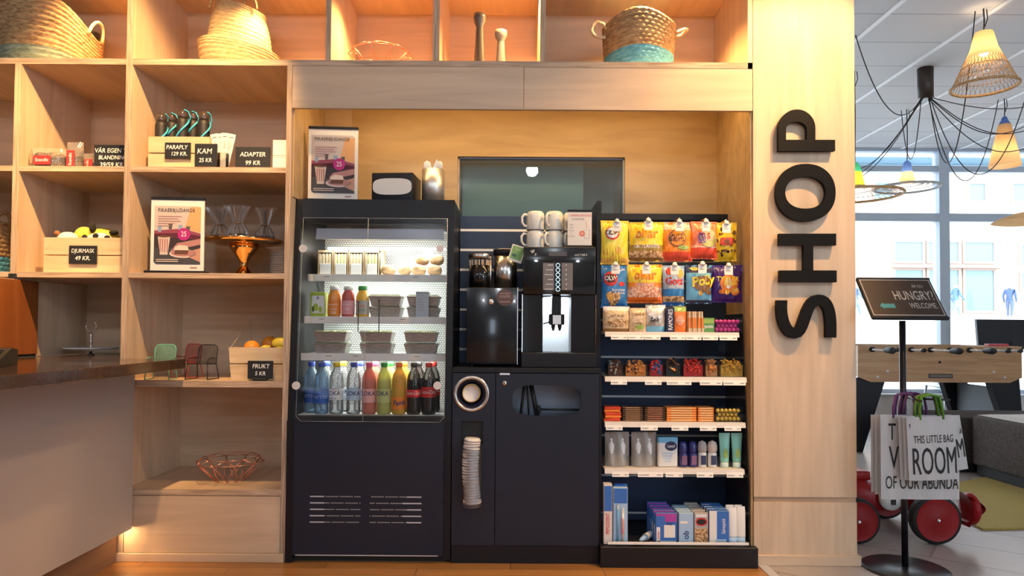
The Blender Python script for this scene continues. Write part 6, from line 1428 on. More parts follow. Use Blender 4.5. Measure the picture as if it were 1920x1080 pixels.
bars(1208, 1249, 7, [BDK], 'dark chocolate bar in the right of two dark stacks', 'dark bars, right stack', ends=mat('bar_copper', (0.40, 0.16, 0.09), 0.35))
BOG = mat('bar_bright_orange', (0.80, 0.28, 0.06), 0.3); BCR = mat('bar_cream', (0.72, 0.50, 0.26), 0.35)
bars(1250, 1307, 6, [BOG], 'long orange bar in the wide orange stack', 'orange bars, wide stack', ends=BCR, seed=3, mess=0.02)
bars(1309, 1340, 6, [BOG], 'short orange bar in the narrow orange stack', 'orange bars, narrow stack', ends=BCR)
ballbox(1342, 1392, zr3, 0.045, Z(1365, 764, 0.045)-zr3, GLB, 6, 3, 'gold wrapped candy ball in the clear box of the third shelf', 'gold candy balls', 'clear box of gold candy balls at the right end of the third shelf', 0.0100)
# ------------------------------------------------------------------ fourth rack shelf: toiletries
zr4 = rzs[3]+E; g4 = 'toiletries on the fourth rack shelf'
FROST = glass('frosted_bag', (0.90, 0.88, 0.86), 0.25, 1.2, 0.34, (0.62, 0.58, 0.53))
for px0, px1, lb in ((1135, 1181, 'left of two translucent toiletry bags on the fourth rack shelf'), (1185, 1232, 'right of two translucent toiletry bags on the fourth rack shelf')):
    y = 0.06; h_ = Z(1160, 811, y)-zr4; xa, xb = X(px0, 850, y), X(px1, 850, y); w_ = xb-xa
    t = thing('toiletry_bag', lb, 'bag', ((xa+xb)/2, y+0.02, zr4), 0.05, g4)
    b = MB(); f = lambda u, v: ((u-.5)*w_, -0.02*math.sin(PI*u)**0.6*(1-0.8*v)-0.002+0.002*math.sin(14*u+5*v), v*h_); b.grid(f, 16, 14, FROST); b.grid(lambda u, v: (f(u, v)[0], -f(u, v)[1], f(u, v)[2]), 16, 14, FROST); b.build('bag_body', t)
    b = MB()
    for dx in (-0.025, 0.022): b.lathe(dx, 0, [(0.014, 0.002), (0.015, 0.01), (0.015, 0.09), (0.008, 0.105), (0.008, 0.118), (0, 0.118)], WHITE, 14); 
    b.build('bottles_inside', t)
t = thing('wipes_pack', 'white pack of wipes with blue top on the fourth rack shelf', 'pack', (X(1253, 850, 0.055), 0.08, zr4), 0.06, g4)
hb = Z(1253, 820, 0.055)-zr4; b = MB(); b.box(-0.042, 0.042, -0.018, 0.018, 0, hb, WHITE, 0.006, 2); b.box(-0.043, 0.043, -0.0185, 0.0185, hb*0.78, hb*1.0, BSK, 0.004); disc(b, 0.012, -0.0188, hb*0.70, 0.026, 0.020, BNV, 24); put_text(b, 'Lypsyl', 0.012, -0.0194, hb*0.70, 0.016, WHT, 0.01, 0.85)
for k in range(4): b.box(-0.03+0.004*k, 0.02-0.003*k, -0.0186, -0.0181, hb*(0.44-0.09*k), hb*(0.48-0.09*k), LBC)
b.build('pack_body', t)
def rollon(lb, px, cap, body, lab, pyt, r=0.0185, big=False):
    y = 0.055; h_ = Z(px, pyt, y)-zr4
    t = thing('deodorant', lb, 'deodorant', (X(px, 855, y), y+0.02, zr4), 0.1, g4)
    b = MB(); b.lathe(0, 0, [(r*0.9, 0), (r, 0.004), (r, h_*0.5), (r*0.86, h_*0.56)], body, 24); b.box(-r*0.6, r*0.6, -r-0.0003, -r*0.75, h_*0.1, h_*0.45, lab); b.build('container', t)
    b = MB()
    if big: b.lathe(0, 0, [(r*0.9, h_*0.565), (r*1.05, h_*0.62), (r*1.1, h_*0.78), (r*0.85, h_*0.93), (0, h_)], cap, 24)
    else: b.lathe(0, 0, [(r*0.9, h_*0.565), (r*0.95, h_*0.6), (r*0.9, h_*0.88), (r*0.6, h_*0.97), (0, h_)], cap, 24)
    b.build('cap', t)
NVB = mat('rollon_navy', (0.02, 0.025, 0.16), 0.2, coat=0.4)
LPU = mat('rollon_label', (0.20, 0.10, 0.20), 0.4)
rollon('left navy roll-on deodorant with ball cap', 1283, NVB, NVB, LPU, 828); rollon('right navy roll-on deodorant with ball cap', 1301, NVB, NVB, LPU, 828)
rollon('white deodorant with grey dome cap', 1319, mat('cap_greybeige', (0.45, 0.42, 0.42), 0.4), WHITE, BNV, 827, 0.018, True); rollon('white deodorant with beige dome cap', 1338, mat('cap_beige', (0.66, 0.56, 0.48), 0.4), WHITE, BNV, 827, 0.019, True)
MNT = mat('tube_mint', (0.24, 0.58, 0.48), 0.3)
def tube_(lb, px):
    y = 0.05; h_ = Z(px, 813, y)-zr4; t = thing('cream_tube', lb, 'tube', (X(px, 845, y), y+0.02, zr4), 0.05, g4)
    def fn(u, v):
        a = 2*PI*u; k = v; rx = 0.018*(1-k)+0.0245*k; ry = 0.016*(1-k)+0.002*k; return (rx*math.cos(a), ry*math.sin(a), 0.024+(h_-0.024)*v)
    b = MB(); b.grid(fn, 24, 14, MNT); b.build('tube_body', t)
    b = MB(); b.lathe(0, 0, [(0.016, 0), (0.017, 0.003), (0.017, 0.022), (0, 0.0235)], mat('tube_cap', (0.55, 0.70, 0.66), 0.35), 20); b.build('cap', t)
    b = MB(); disc(b, 0, -0.0165, h_*0.42, 0.009, 0.02, BGR, 20); b.shape([], [], MNT); b.build('label', t)
tube_('left mint green cream tube at the end of the fourth rack shelf', 1361); tube_('right mint green cream tube at the end of the fourth rack shelf', 1384)
# ------------------------------------------------------------------ base tray: dental and hygiene packs
zb0 = gzb1-0.010+E; g5 = 'hygiene packs in the base tray'
PLB2 = mat('pack_blue', (0.04, 0.16, 0.52), 0.35); PLC = mat('pack_pale_blue', (0.36, 0.55, 0.78), 0.35); PMG = mat('pack_magenta', (0.40, 0.06, 0.36), 0.35); PTL = mat('pack_teal', (0.05, 0.22, 0.30), 0.35)
def pack(name, lb, px0, px1, pyt, y, dp, body, deco=None, rot=0.0, grp=g5, cat='pack', tilt=0.0):
    xa, xb = X(px0, 980, y), X(px1, 980, y); h_ = Z((px0+px1)/2, pyt, y)-zb0
    t = thing(name, lb, cat, ((xa+xb)/2, y+dp/2, zb0), (tilt, 0, rot), grp); w_ = xb-xa
    b = MB(); b.box(-w_/2, w_/2, -dp/2, dp/2, 0, h_, body, 0.001)
    if deco: deco(b, w_, h_, -dp/2-0.0006)
    b.build('pack_body', t); return t
def d_pep(b, w_, h_, y):
    b.box(-w_*0.45, w_*0.45, y, y+0.0004, h_*0.55, h_*0.97, PLB2); put_text(b, 'PEPSODENT', -w_*0.02, y-0.0004, h_*0.34, w_*0.62, PR_R, 0.01, 0.72, rot=PI/2)
pack('toothpaste_box', 'tall white and blue toothpaste box at the left end of the base tray', 1132, 1148, 908, -0.012, 0.04, BWH, d_pep)
def d_br(b, w_, h_, y):
    b.box(-w_*0.46, w_*0.46, y, y+0.0004, h_*0.72, h_*0.98, PLB2)
    b.tube([(-w_*0.2, y-0.004, h_*0.05), (-w_*0.2, y-0.004, h_*0.70)], 0.004, BSK, 8); b.tube([(w_*0.15, y-0.004, h_*0.05), (w_*0.15, y-0.004, h_*0.62)], 0.0055, WHITE, 8)
    put_text(b, 'PEPSODENT', w_*0.15, y-0.010, h_*0.33, 0.017, PR_R, 0.01, 0.7, rot=PI/2)
    b.box(-w_*0.25, -w_*0.15, y-0.010, y-0.002, h_*0.62, h_*0.70, WHITE); b.box(w_*0.10, w_*0.22, y-0.010, y-0.002, h_*0.56, h_*0.64, WHITE)
pack('toothbrush_pack', 'clear-fronted toothbrush pack beside the toothpaste box', 1150, 1177, 914, -0.010, 0.022, PLC, d_br)
pack('toothbrush_pack', 'toothbrush pack standing behind the front one', 1152, 1176, 908, 0.03, 0.02, PLB2, None)
t = thing('travel_tube', 'pale blue travel tube lying in the empty part of the base tray', 'tube', (X(1215, 1003, 0.03), 0.045, zb0+0.0165), (0.0, 0.0, 0.0), None)
b = MB(); b.M = Matrix.Rotation(math.radians(-35), 4, 'Z') @ Matrix.Rotation(PI/2, 4, 'X')
b.lathe(0, 0, [(0.0, -0.035), (0.0145, -0.035), (0.0155, -0.03), (0.0155, -0.012)], PLC, 20); b.lathe(0, 0, [(0.0145, -0.012), (0.0145, 0.02)], WHITE, 20); b.lathe(0, 0, [(0.014, 0.02), (0.006, 0.07), (0, 0.07)], PLC, 20); b.build('tube_body', t)
def rowpacks(name, lb_front, lb_rest, px0, px1, pyt, y, dp, n, body, deco, gap=0.006, shift=-2.2):
    for k in range(n):
        lb = lb_front if k == 0 else lb_rest
        p_ = pack(name, lb, px0, px1, pyt, y, dp, body, deco, 0.0, (lb_rest.split(',')[0] if k else g5))
        if k: p_.location.y = y+dp/2+k*(dp+gap); p_.location.x = p_.location.x
def d_f(b, w_, h_, y):
    b.box(-w_*0.48, w_*0.48, y, y+0.0004, h_*0.72, h_*0.98, PMG); b.box(-w_*0.48, -w_*0.05, y-0.0002, y+0.0004, h_*0.55, h_*0.9, PLB2); b.box(-w_*0.45, -w_*0.28, y-0.0004, y+0.0004, h_*0.05, h_*0.55, WHITE); put_text(b, 'Jordan', -w_*0.36, y-0.001, h_*0.30, 0.014, PR_R, 0.01, 0.8, rot=PI/2)
    b.box(-w_*0.1, w_*0.42, y-0.0008, y, h_*0.22, h_*0.62, WHITE); put_text(b, 'Easy', w_*0.15, y-0.0012, h_*0.66, 0.016, NAVY, 0.01, 0.85); b.box(-w_*0.4, w_*0.45, y-0.0004, y, h_*0.0, h_*0.12, PLC)
rowpacks('floss_pack', 'front dental floss pack with magenta header in the base tray', 'dental floss pack further back in its row, only the top showing', 1229, 1269, 962, -0.012, 0.014, 5, PLB2, d_f, 0.030)
def d_o(b, w_, h_, y): put_text(b, 'ob', 0, y-0.0006, h_*0.30, 0.034, NAVY, 0.012, 0.95, rot=PI/2); b.box(-w_*0.4, w_*0.1, y, y+0.0003, h_*0.66, h_*0.74, WHITE)
rowpacks('tampon_box', 'front pale blue hygiene box with rotated lettering', 'pale blue hygiene box further back in its row, only the top showing', 1273, 1300, 962, -0.010, 0.028, 4, PLC, d_o, 0.008)
def d_s(b, w_, h_, y): b.box(-w_*0.46, w_*0.46, y, y+0.0003, h_*0.05, h_*0.5, TAN); disc(b, 0, y-0.0008, h_*0.72, w_*0.42, h_*0.13, PR_R, 20); disc(b, 0, y-0.0012, h_*0.72, w_*0.34, h_*0.09, PR_K, 20); b.box(-w_*0.4, w_*0.4, y, y+0.0003, h_*0.87, h_*0.96, WHITE)
rowpacks('razor_pack', 'front grey pack with dark oval badge in the base tray', 'grey pack with pale top further back in its row', 1302, 1328, 962, -0.006, 0.018, 5, mat('pack_grey', (0.42, 0.40, 0.38), 0.4), d_s, 0.022)
def d_p(b, w_, h_, y): b.box(-w_*0.5, -w_*0.12, y, y+0.0003, 0, h_, WHITE); put_text(b, 'Salvequick', w_*0.22, y-0.0004, h_*0.55, 0.020, WHT, 0.01, 0.75, rot=PI/2); b.box(-w_*0.2, w_*0.35, y-0.0004, y, h_*0.08, h_*0.16, PLC)
rowpacks('plaster_box', 'front white and blue plaster box in the base tray', 'white and blue plaster box further back in its row', 1330, 1367, 958, -0.010, 0.030, 4, PLB2, d_p, 0.006)
def lotion(lb, px, dy, pyt):
    y = -0.008+dy; h_ = Z(px, pyt, y)-zb0; t = thing('lotion_tube', lb, 'tube', (X(px, 980, y), y+0.014, zb0), 0.0, g5)
    b = MB(); b.grid(lambda u, v: ((0.019-0.004*max(0, v-0.8)*5*0.6)*math.cos(2*PI*u), 0.012*(1-0.85*v**2)*math.sin(2*PI*u), 0.03+(h_-0.03)*v), 22, 12, WHITE); b.build('tube_body', t)
    b = MB(); b.lathe(0, 0, [(0.017, 0), (0.0185, 0.003), (0.0185, 0.028), (0, 0.0295)], PLC, 20, 1, 0.7); b.build('cap', t)
lotion('left white lotion tube with pale blue cap in the base tray', 1375, 0, 953); lotion('right white lotion tube with pale blue cap in the base tray', 1391, 0.0, 951)
lotion('white lotion tube standing behind the left one', 1370, 0.045, 948); lotion('white lotion tube standing behind the right one', 1386, 0.045, 948)
# ================================================================== letters on the column
LET = mat('letter_black', (0.004, 0.0035, 0.0035), 0.6, spec=0.15); LETS = mat('letter_edge', (0.045, 0.042, 0.042), 0.45)
yl0, yl1 = -0.030, -0.010
def letter(lb, polys, rings=(), ribbon=None):
    b = MB()
    for p in polys: b.prism([P(x, z, yl0)[0:1]+P(x, z, yl0)[1:2] for x, z in p], yl0, yl1, LET)
    for o, i in rings: b.ring([P(x, z, yl0) for x, z in o], [P(x, z, yl0) for x, z in i], yl0, yl1, LET)
    x_, z_ = P(*[(sum(q[0] for q in ref)/len(ref), sum(q[1] for q in ref)/len(ref)) for ref in [(polys[0] if polys else rings[0][0])]][0], yl0)
    for dx, dz in ((-0.02, 0.0), (0.03, 0.0)): pass
    o = b.build('letter'); return tag(o, lb, 'letter', 'black letters on the column')
# P: stem below, bowl above (the word runs upward)
PA = [(1566, 262), (1566, 283), (1460, 283), (1460, 262)]
oo = [(1460, 262), (1460, 240)] + [(1494.5-34.5*math.cos(a), 240-35*math.sin(a)) for a in [PI*i/20 for i in range(0, 21)]] + [(1529, 262)]
ii = [(1474, 262), (1474, 244)] + [(1493.5-19.5*math.cos(a), 243-15*math.sin(a)) for a in [PI*i/20 for i in range(0, 21)]] + [(1513, 262)]
bP = MB(); bP.prism([P(x, z, yl0) for x, z in PA], yl0, yl1, LET)
V = []
k = len(oo)
Vf = [P(x, z, yl0) for x, z in oo]; Vi = [P(x, z, yl0) for x, z in ii]
vv = [(x, yl0, z) for x, z in Vf] + [(x, yl0, z) for x, z in Vi] + [(x, yl1, z) for x, z in Vf] + [(x, yl1, z) for x, z in Vi]
ff = []
for i in range(k-1):
    j = i+1; ff += [(i, j, k+j, k+i), (2*k+i, 3*k+i, 3*k+j, 2*k+j), (i, 2*k+i, 2*k+j, j), (k+i, k+j, 3*k+j, 3*k+i)]
bP._new(vv, ff, LET); tag(bP.build('letter'), 'black letter P, topmost of the sign on the column', 'letter', 'black letters on the column')
bO = MB(); bO.ring([P(x, z, yl0) for x, z in loopo(1511, 361, 56, 54, 56, 2.15)], [P(x, z, yl0) for x, z in loopo(1510.5, 361, 38, 30, 56, 2.2)], yl0, yl1, LET)
tag(bO.build('letter'), 'black letter O below the P on the column', 'letter', 'black letters on the column')
bH = MB()
poly = [(1461, 438), (1568, 438), (1568, 460), (1525, 460), (1525, 507), (1569, 507), (1569, 529), (1462, 529), (1462, 507), (1507, 507), (1507, 460), (1461, 460)]
for a in ([poly[0], poly[1], poly[2], poly[11]], [poly[10], poly[3], poly[4], poly[9]], [poly[8], poly[5], poly[6], poly[7]]): bH.prism([P(x, z, yl0) for x, z in a], yl0, yl1, LET)
tag(bH.build('letter'), 'black letter H between O and S on the column', 'letter', 'black letters on the column')
def bez(p0, p1, p2, p3, n=10): return [tuple((1-t)**3*a + 3*(1-t)**2*t*b + 3*(1-t)*t*t*c + t**3*d for a, b, c, d in zip(p0, p1, p2, p3)) for t in [i/n for i in range(n)]]
cl = [(1466.5, 563)] + bez((1466.5, 566), (1464, 592), (1472, 625), (1491, 625)) + bez((1491, 625), (1512, 625), (1508, 562), (1536, 562)) + bez((1536, 562), (1556, 562), (1560, 592), (1558.5, 628)) + [(1558.5, 633)]
def ribbon(cl, wd):
    L, R = [], []
    for i, (x, z) in enumerate(cl):
        a = cl[max(0, i-1)]; c = cl[min(len(cl)-1, i+1)]; dx, dz = c[0]-a[0], c[1]-a[1]; l = math.hypot(dx, dz); nx, nz = -dz/l, dx/l
        L.append((x+nx*wd/2, z+nz*wd/2)); R.append((x-nx*wd/2, z-nz*wd/2))
    return L, R
Lx, Rx = ribbon(cl, 20)
bS = MB(); k = len(cl); Vl = [P(x, z, yl0) for x, z in Lx]; Vr = [P(x, z, yl0) for x, z in Rx]
vv = [(x, yl0, z) for x, z in Vl] + [(x, yl0, z) for x, z in Vr] + [(x, yl1, z) for x, z in Vl] + [(x, yl1, z) for x, z in Vr]
ff = [(0, k, 3*k, 2*k), (k-1, 2*k+k-1, 3*k+k-1, 2*k-1)]
for i in range(k-1):
    j = i+1; ff += [(i, j, k+j, k+i), (2*k+i, 3*k+i, 3*k+j, 2*k+j), (i, 2*k+i, 2*k+j, j), (k+i, k+j, 3*k+j, 3*k+i)]
bS._new(vv, ff, LET); tag(bS.build('letter'), 'black letter S, lowest of the sign on the column', 'letter', 'black letters on the column')
# ================================================================== lounge: window front
YW = 4.20
xw0, xw1 = 1.4, 7.5
zs_ = Z(1770, 734, YW); zt_ = CEIL
FR = mat('window_frame_bluegrey', (0.52, 0.60, 0.70), 0.45)
ztr0, ztr1 = Z(1770, 415, YW), Z(1770, 400, YW)
zu0, zu1 = Z(1770, 322, YW), Z(1770, 311, YW)
zh1 = Z(1770, 284, YW)
mull = [(X(1760, 450, YW), X(1779, 450, YW))]
sp = mull[0][0]-X(1575, 450, YW)
mull = [(mull[0][0]-1.55, mull[0][1]-1.55), mull[0], (mull[0][0]+1.55, mull[0][1]+1.55)]
b = MB()
for a, c in mull: b.box(a, c, YW-0.02, YW+0.10, zs_, CEIL, FR, 0.003)
for za, zb in ((ztr0, ztr1), (zu0, zu1), (zh1, CEIL), (zs_-0.02, zs_+0.02)): b.box(0.9, xw1, YW, YW+0.09, za, zb, FR)
fo = b.build('window_2'); fo['kind'] = 'structure'; fo['label'] = 'large blue-grey framed window front of the lounge'; fo['category'] = 'window'
b = MB(); b.box(0.9, xw1, YW+0.04, YW+0.046, zs_, CEIL, glass('window_pane', (0.98, 0.99, 0.99), 0.0, 0.6)); b.build('pane', fo)
SILLW = mat('sill_panel_white', (0.66, 0.66, 0.66), 0.5)
b = MB(); b.box(0.9, xw1, YW-0.04, YW+0.09, 0.0, zs_-0.02, SILLW); b.box(0.9, xw1, YW-0.10, YW+0.05, zs_-0.035, zs_-0.0201, SILLW, 0.004); struct('wall_front', b, 'low white sill wall under the window front', 'wall')
b = MB(); b.box(0.88, 0.9, 0.9, YW, 0, CEIL, PLAST); struct('wall_lounge', b, None, None)
# ================================================================== street outside
STONE = noisy('facade_stone', (0.52, 0.41, 0.34), (0.56, 0.45, 0.38), (1, 1, 1), 0.8, 3, rough=0.8)
yf_ = 32.0
zg = Z(1780, 598, 31.0)
b = MB(); b._new([(-20, 4.32, -0.15), (60, 4.32, -0.15), (60, 24, zg), (-20, 24, zg), (-20, 60, zg), (60, 60, zg)], [(0, 1, 2, 3), (3, 2, 5, 4)], mat('street_paving', (0.62, 0.60, 0.58), 0.8)); struct('ground_street', b, 'pale street paving outside the window', 'ground')
fb = thing('street_facade', 'pale stone building facade across the street, washed out by daylight', 'building', (20, yf_, zg))
b = MB(); b.box(4, 44, yf_, yf_+6, zg, zg+14, STONE); wpart(b, 'wall', fb)
PANE = mat('facade_pane', (0.16, 0.24, 0.28), 0.15); FRMW = mat('facade_frame', (0.36, 0.27, 0.22), 0.6)
def fwin(pa, pb, ya, yb2):
    b = MB(); xa, xb, za, zb = X(pa, 500, yf_), X(pb, 500, yf_), Z(1770, yb2, yf_), Z(1770, ya, yf_)
    b.box(xa-0.12, xb+0.12, yf_-0.10, yf_-0.001, zb, zb+0.12, FRMW); b.box(xa-0.12, xb+0.12, yf_-0.10, yf_-0.001, za-0.12, za, FRMW); b.box(xa-0.12, xa, yf_-0.10, yf_-0.001, za, zb, FRMW); b.box(xb, xb+0.12, yf_-0.10, yf_-0.001, za, zb, FRMW)
    w_ = wpart(b, 'window', fb); b = MB(); b.box(xa, xb, yf_-0.05, yf_-0.002, za, zb, PANE); b.build('window_pane', w_, loc=(0, 0, 0))
for pa, pb in ((1677, 1728), (1740, 1795), (1808, 1861)):
    fwin(pa, pb, 455, 490); fwin(pa, pb, 507, 582)
for pa, pb in ((1640, 1672), (1818, 1846), (1900, 1928)): fwin(pa, pb, 345, 376)
fwin(1914, 1950, 460, 492); fwin(1914, 1950, 512, 540)
b = MB(); b.box(X(1672, 500, yf_), X(1876, 500, yf_), yf_-0.35, yf_-0.001, Z(1770, 503, yf_), Z(1770, 499, yf_), FRMW); wpart(b, 'ledge', fb)
AWN = mat('awning_blue', (0.16, 0.27, 0.34), 0.6)
b = MB(); b.box(0.9, 7.6, 4.45, 4.55, Z(1770, 312, 4.5), Z(1770, 297, 4.5), AWN); struct('trim_4', b, 'blue-grey awning rail outside above the window', 'awning rail')
# passers-by
def person(lb, px, yy, top, mid, leg, walk, rot):
    """standing or walking figure grown over a joint chain, 1.72 m tall"""
    s = walk
    J = {'pel': (0, 0, 0.93), 'wai': (0, 0, 1.10), 'che': (0.01, 0, 1.32), 'nek': (0.02, 0, 1.47), 'hed': (0.04, 0, 1.58), 'top': (0.04, 0, 1.68),
         'hL': (0, 0.10, 0.90), 'hR': (0, -0.10, 0.90), 'kL': (0.20*s+0.03, 0.10, 0.50), 'kR': (-0.10*s+0.03, -0.10, 0.49), 'aL': (0.28*s, 0.10, 0.09), 'aR': (-0.38*s, -0.10, 0.12), 'tL': (0.28*s+0.17, 0.10, 0.05), 'tR': (-0.38*s+0.15, -0.10, 0.05),
         'sL': (0.01, 0.19, 1.40), 'sR': (0.01, -0.19, 1.40), 'eL': (-0.14*s-0.02, 0.25, 1.13), 'eR': (0.12*s-0.02, -0.25, 1.13), 'wL': (-0.10*s+0.08, 0.25, 0.88), 'wR': (0.28*s+0.04, -0.24, 0.90), 'fL': (-0.08*s+0.10, 0.25, 0.79), 'fR': (0.33*s+0.06, -0.23, 0.81)}
    R = {'pel': .15, 'wai': .14, 'che': .165, 'nek': .06, 'hed': .098, 'top': .07, 'hL': .10, 'hR': .10, 'kL': .065, 'kR': .065, 'aL': .045, 'aR': .045, 'tL': .035, 'tR': .035, 'sL': .075, 'sR': .075, 'eL': .052, 'eR': .052, 'wL': .036, 'wR': .036, 'fL': .03, 'fR': .03}
    Ed = [('pel', 'wai'), ('wai', 'che'), ('che', 'nek'), ('nek', 'hed'), ('hed', 'top'), ('pel', 'hL'), ('pel', 'hR'), ('hL', 'kL'), ('kL', 'aL'), ('aL', 'tL'), ('hR', 'kR'), ('kR', 'aR'), ('aR', 'tR'), ('che', 'sL'), ('che', 'sR'), ('sL', 'eL'), ('eL', 'wL'), ('wL', 'fL'), ('sR', 'eR'), ('eR', 'wR'), ('wR', 'fR')]
    nm = list(J); me = bpy.data.meshes.new('person'); me.from_pydata([J[n] for n in nm], [(nm.index(a), nm.index(c)) for a, c in Ed], [])
    o = bpy.data.objects.new('person', me); COL.objects.link(o)
    md = o.modifiers.new('skin', 'SKIN')
    for i, n in enumerate(nm): me.skin_vertices[0].data[i].radius = (R[n], R[n]*(0.72 if n in ('che', 'wai', 'pel') else 1))
    me.skin_vertices[0].data[0].use_root = True
    sb = o.modifiers.new('smooth', 'SUBSURF'); sb.levels = 2; sb.render_levels = 2
    m = bpy.data.materials.new('clothing_bands'); m.use_nodes = True; t = m.node_tree; bs = t.nodes['Principled BSDF']; bs.inputs['Roughness'].default_value = 0.8
    tc = t.nodes.new('ShaderNodeTexCoord'); sx = t.nodes.new('ShaderNodeSeparateXYZ'); mp = t.nodes.new('ShaderNodeMath'); mp.operation = 'DIVIDE'; mp.inputs[1].default_value = 1.8; cr = t.nodes.new('ShaderNodeValToRGB'); cr.color_ramp.interpolation = 'CONSTANT'
    t.links.new(tc.outputs['Object'], sx.inputs[0]); t.links.new(sx.outputs[2], mp.inputs[0]); t.links.new(mp.outputs[0], cr.inputs[0]); t.links.new(cr.outputs[0], bs.inputs['Base Color'])
    el = cr.color_ramp.elements; el[0].position = 0; el[0].color = (0.05, 0.05, 0.06, 1); el[1].position = 0.055; el[1].color = (*leg, 1)
    for p_, c_ in ((0.50, mid), (0.835, (0.55, 0.36, 0.28)), (0.905, top)):
        e = el.new(p_); e.color = (*c_, 1)
    me.materials.append(m)
    o.location = (X(px, 560, yy), yy, zg); o.rotation_euler = (0, 0, rot)
    return tag(o, lb, 'person', 'people walking outside')
person('person in blue jacket striding along the street outside', 1792, 30.5, (0.25, 0.16, 0.1), (0.10, 0.19, 0.36), (0.22, 0.30, 0.45), 0.95, 0.0)
person('person in dark blue standing at the right end of the street', 1893, 30.5, (0.5, 0.12, 0.08), (0.06, 0.10, 0.24), (0.10, 0.14, 0.24), 0.25, 0.6)
person('person mostly hidden by the column, only striding legs showing outside', 1604, 30.5, (0.2, 0.14, 0.1), (0.12, 0.16, 0.26), (0.16, 0.22, 0.36), 1.0, 0.0)
# ================================================================== table football
yt = 2.62; tx0, tx1 = X(1604, 690, yt), X(1921, 690, yt); xm = (tx0+tx1)/2
ztt, zta = Z(1762, 649, yt), Z(1762, 717, yt)
WD = noisy('table_beech', (0.40, 0.22, 0.10), (0.52, 0.31, 0.15), (1.2, 8, 14), 2.5, 5, rough=0.4)
ft = thing('football_table', 'wooden table football game on splayed black legs by the window', 'football table', (xm, yt+0.38, 0))
b = MB(); b.prism([(tx0+0.02, zta+0.04), (tx0+0.12, zta), (tx1-0.12, zta), (tx1-0.02, zta+0.04), (tx1-0.02, ztt), (tx0+0.02, ztt)], yt, yt+0.025, WD)
b.prism([(tx0+0.02, zta+0.04), (tx0+0.12, zta), (tx1-0.12, zta), (tx1-0.02, zta+0.04), (tx1-0.02, ztt), (tx0+0.02, ztt)], yt+0.735, yt+0.76, WD)
b.box(tx0+0.02, tx0+0.045, yt+0.025, yt+0.735, zta+0.04, ztt, WD); b.box(tx1-0.045, tx1-0.02, yt+0.025, yt+0.735, zta+0.04, ztt, WD)
b.box(tx0+0.045, tx1-0.045, yt+0.025, yt+0.735, ztt-0.14, ztt-0.12, mat('pitch_green', (0.05, 0.22, 0.08), 0.4)); wpart(b, 'cabinet', ft)
for sx, (ta, tb, ba, bb) in ((-1, (tx0+0.02, tx0+0.26, tx0-0.02, tx0+0.07)), (1, (tx1-0.26, tx1-0.02, tx1-0.07, tx1+0.02))):
    for ya in (yt+0.03, yt+0.66):
        b = MB(); b.prism([(ba, 0), (bb, 0), (tb, zta+0.03), (ta, zta+0.03)], ya, ya+0.07, BLACK); wpart(b, 'leg', ft)
    b = MB(); xa = (tx0+0.08) if sx < 0 else tx1-0.10; b.box(xa-0.012, xa+0.012, yt+0.10, yt+0.66, 0.12, zta-0.05, mat('leg_panel_grey', (0.20, 0.21, 0.23), 0.5)); wpart(b, 'end_panel', ft)
b = MB(); b.box(X(1741, 704, yt), X(1786, 704, yt), yt-0.003, yt, Z(1762, 709, yt), Z(1762, 701, yt), DARK); b.box(X(1743, 704, yt), X(1784, 704, yt), yt-0.004, yt-0.003, Z(1762, 707.5, yt), Z(1762, 702.5, yt), mat('plate_grey_dark', (0.14, 0.12, 0.10), 0.4)); wpart(b, 'name_plate', ft)
for px, py in ((1664, 696), (1645, 707), (1863, 698), (1883, 708)):
    b = MB(); xk, zk = P(px, py, yt); b.ball((xk, yt-0.002, zk), 0.012, STRIP, 12, 1, 0.5, 1); wpart(b, 'bolt', ft)
b = MB(); xk, zk = P(1762, 679, yt); b.ball((xk, yt-0.001, zk), 0.011, DARK, 12, 1, 0.5, 1); wpart(b, 'ball_return', ft)
zrod = Z(1762, 656, yt)
for k in range(8):
    xr = tx0+0.13+(tx1-tx0-0.26)*k/7; out = [0.20, 0.08, 0.16, 0.26, 0.08, 0.17, 0.20, 0.12][k]; hd = k in (0, 3, 5)
    b = MB(); b.tube([(xr, yt-out, zrod), (xr, yt+0.85, zrod)], 0.008, CHROME, 10); rd = wpart(b, 'rod', ft)
    b = MB(); b.tube([(xr, yt-0.022, zrod), (xr, yt-0.0005, zrod)], 0.020, DARK, 14); b.build('bearing', rd)
    b = MB()
    if hd: b.tube([(xr, yt-out-0.12, zrod), (xr, yt-out-0.10, zrod), (xr, yt-out-0.02, zrod), (xr, yt-out, zrod)], [0.018, 0.026, 0.022, 0.014], DARK, 16)
    else: b.tube([(xr, yt-out-0.025, zrod), (xr, yt-out, zrod)], 0.016, DARK, 14)
    b.build('handle' if hd else 'end_cap', rd)
b = MB(); b.box(X(1843, 646, yt+0.1), X(1880, 646, yt+0.1), yt+0.03, yt+0.09, ztt+0.0008, ztt+0.02, mat('red_case', (0.50, 0.06, 0.08), 0.4), 0.003)
tag(b.build('game_case'), 'small red case lying on the edge of the football table', 'case')
yv = 3.75
t = thing('monitor', 'large black screen behind the football table at the right edge', 'monitor', (X(1893, 640, yv), yv, 0.0))
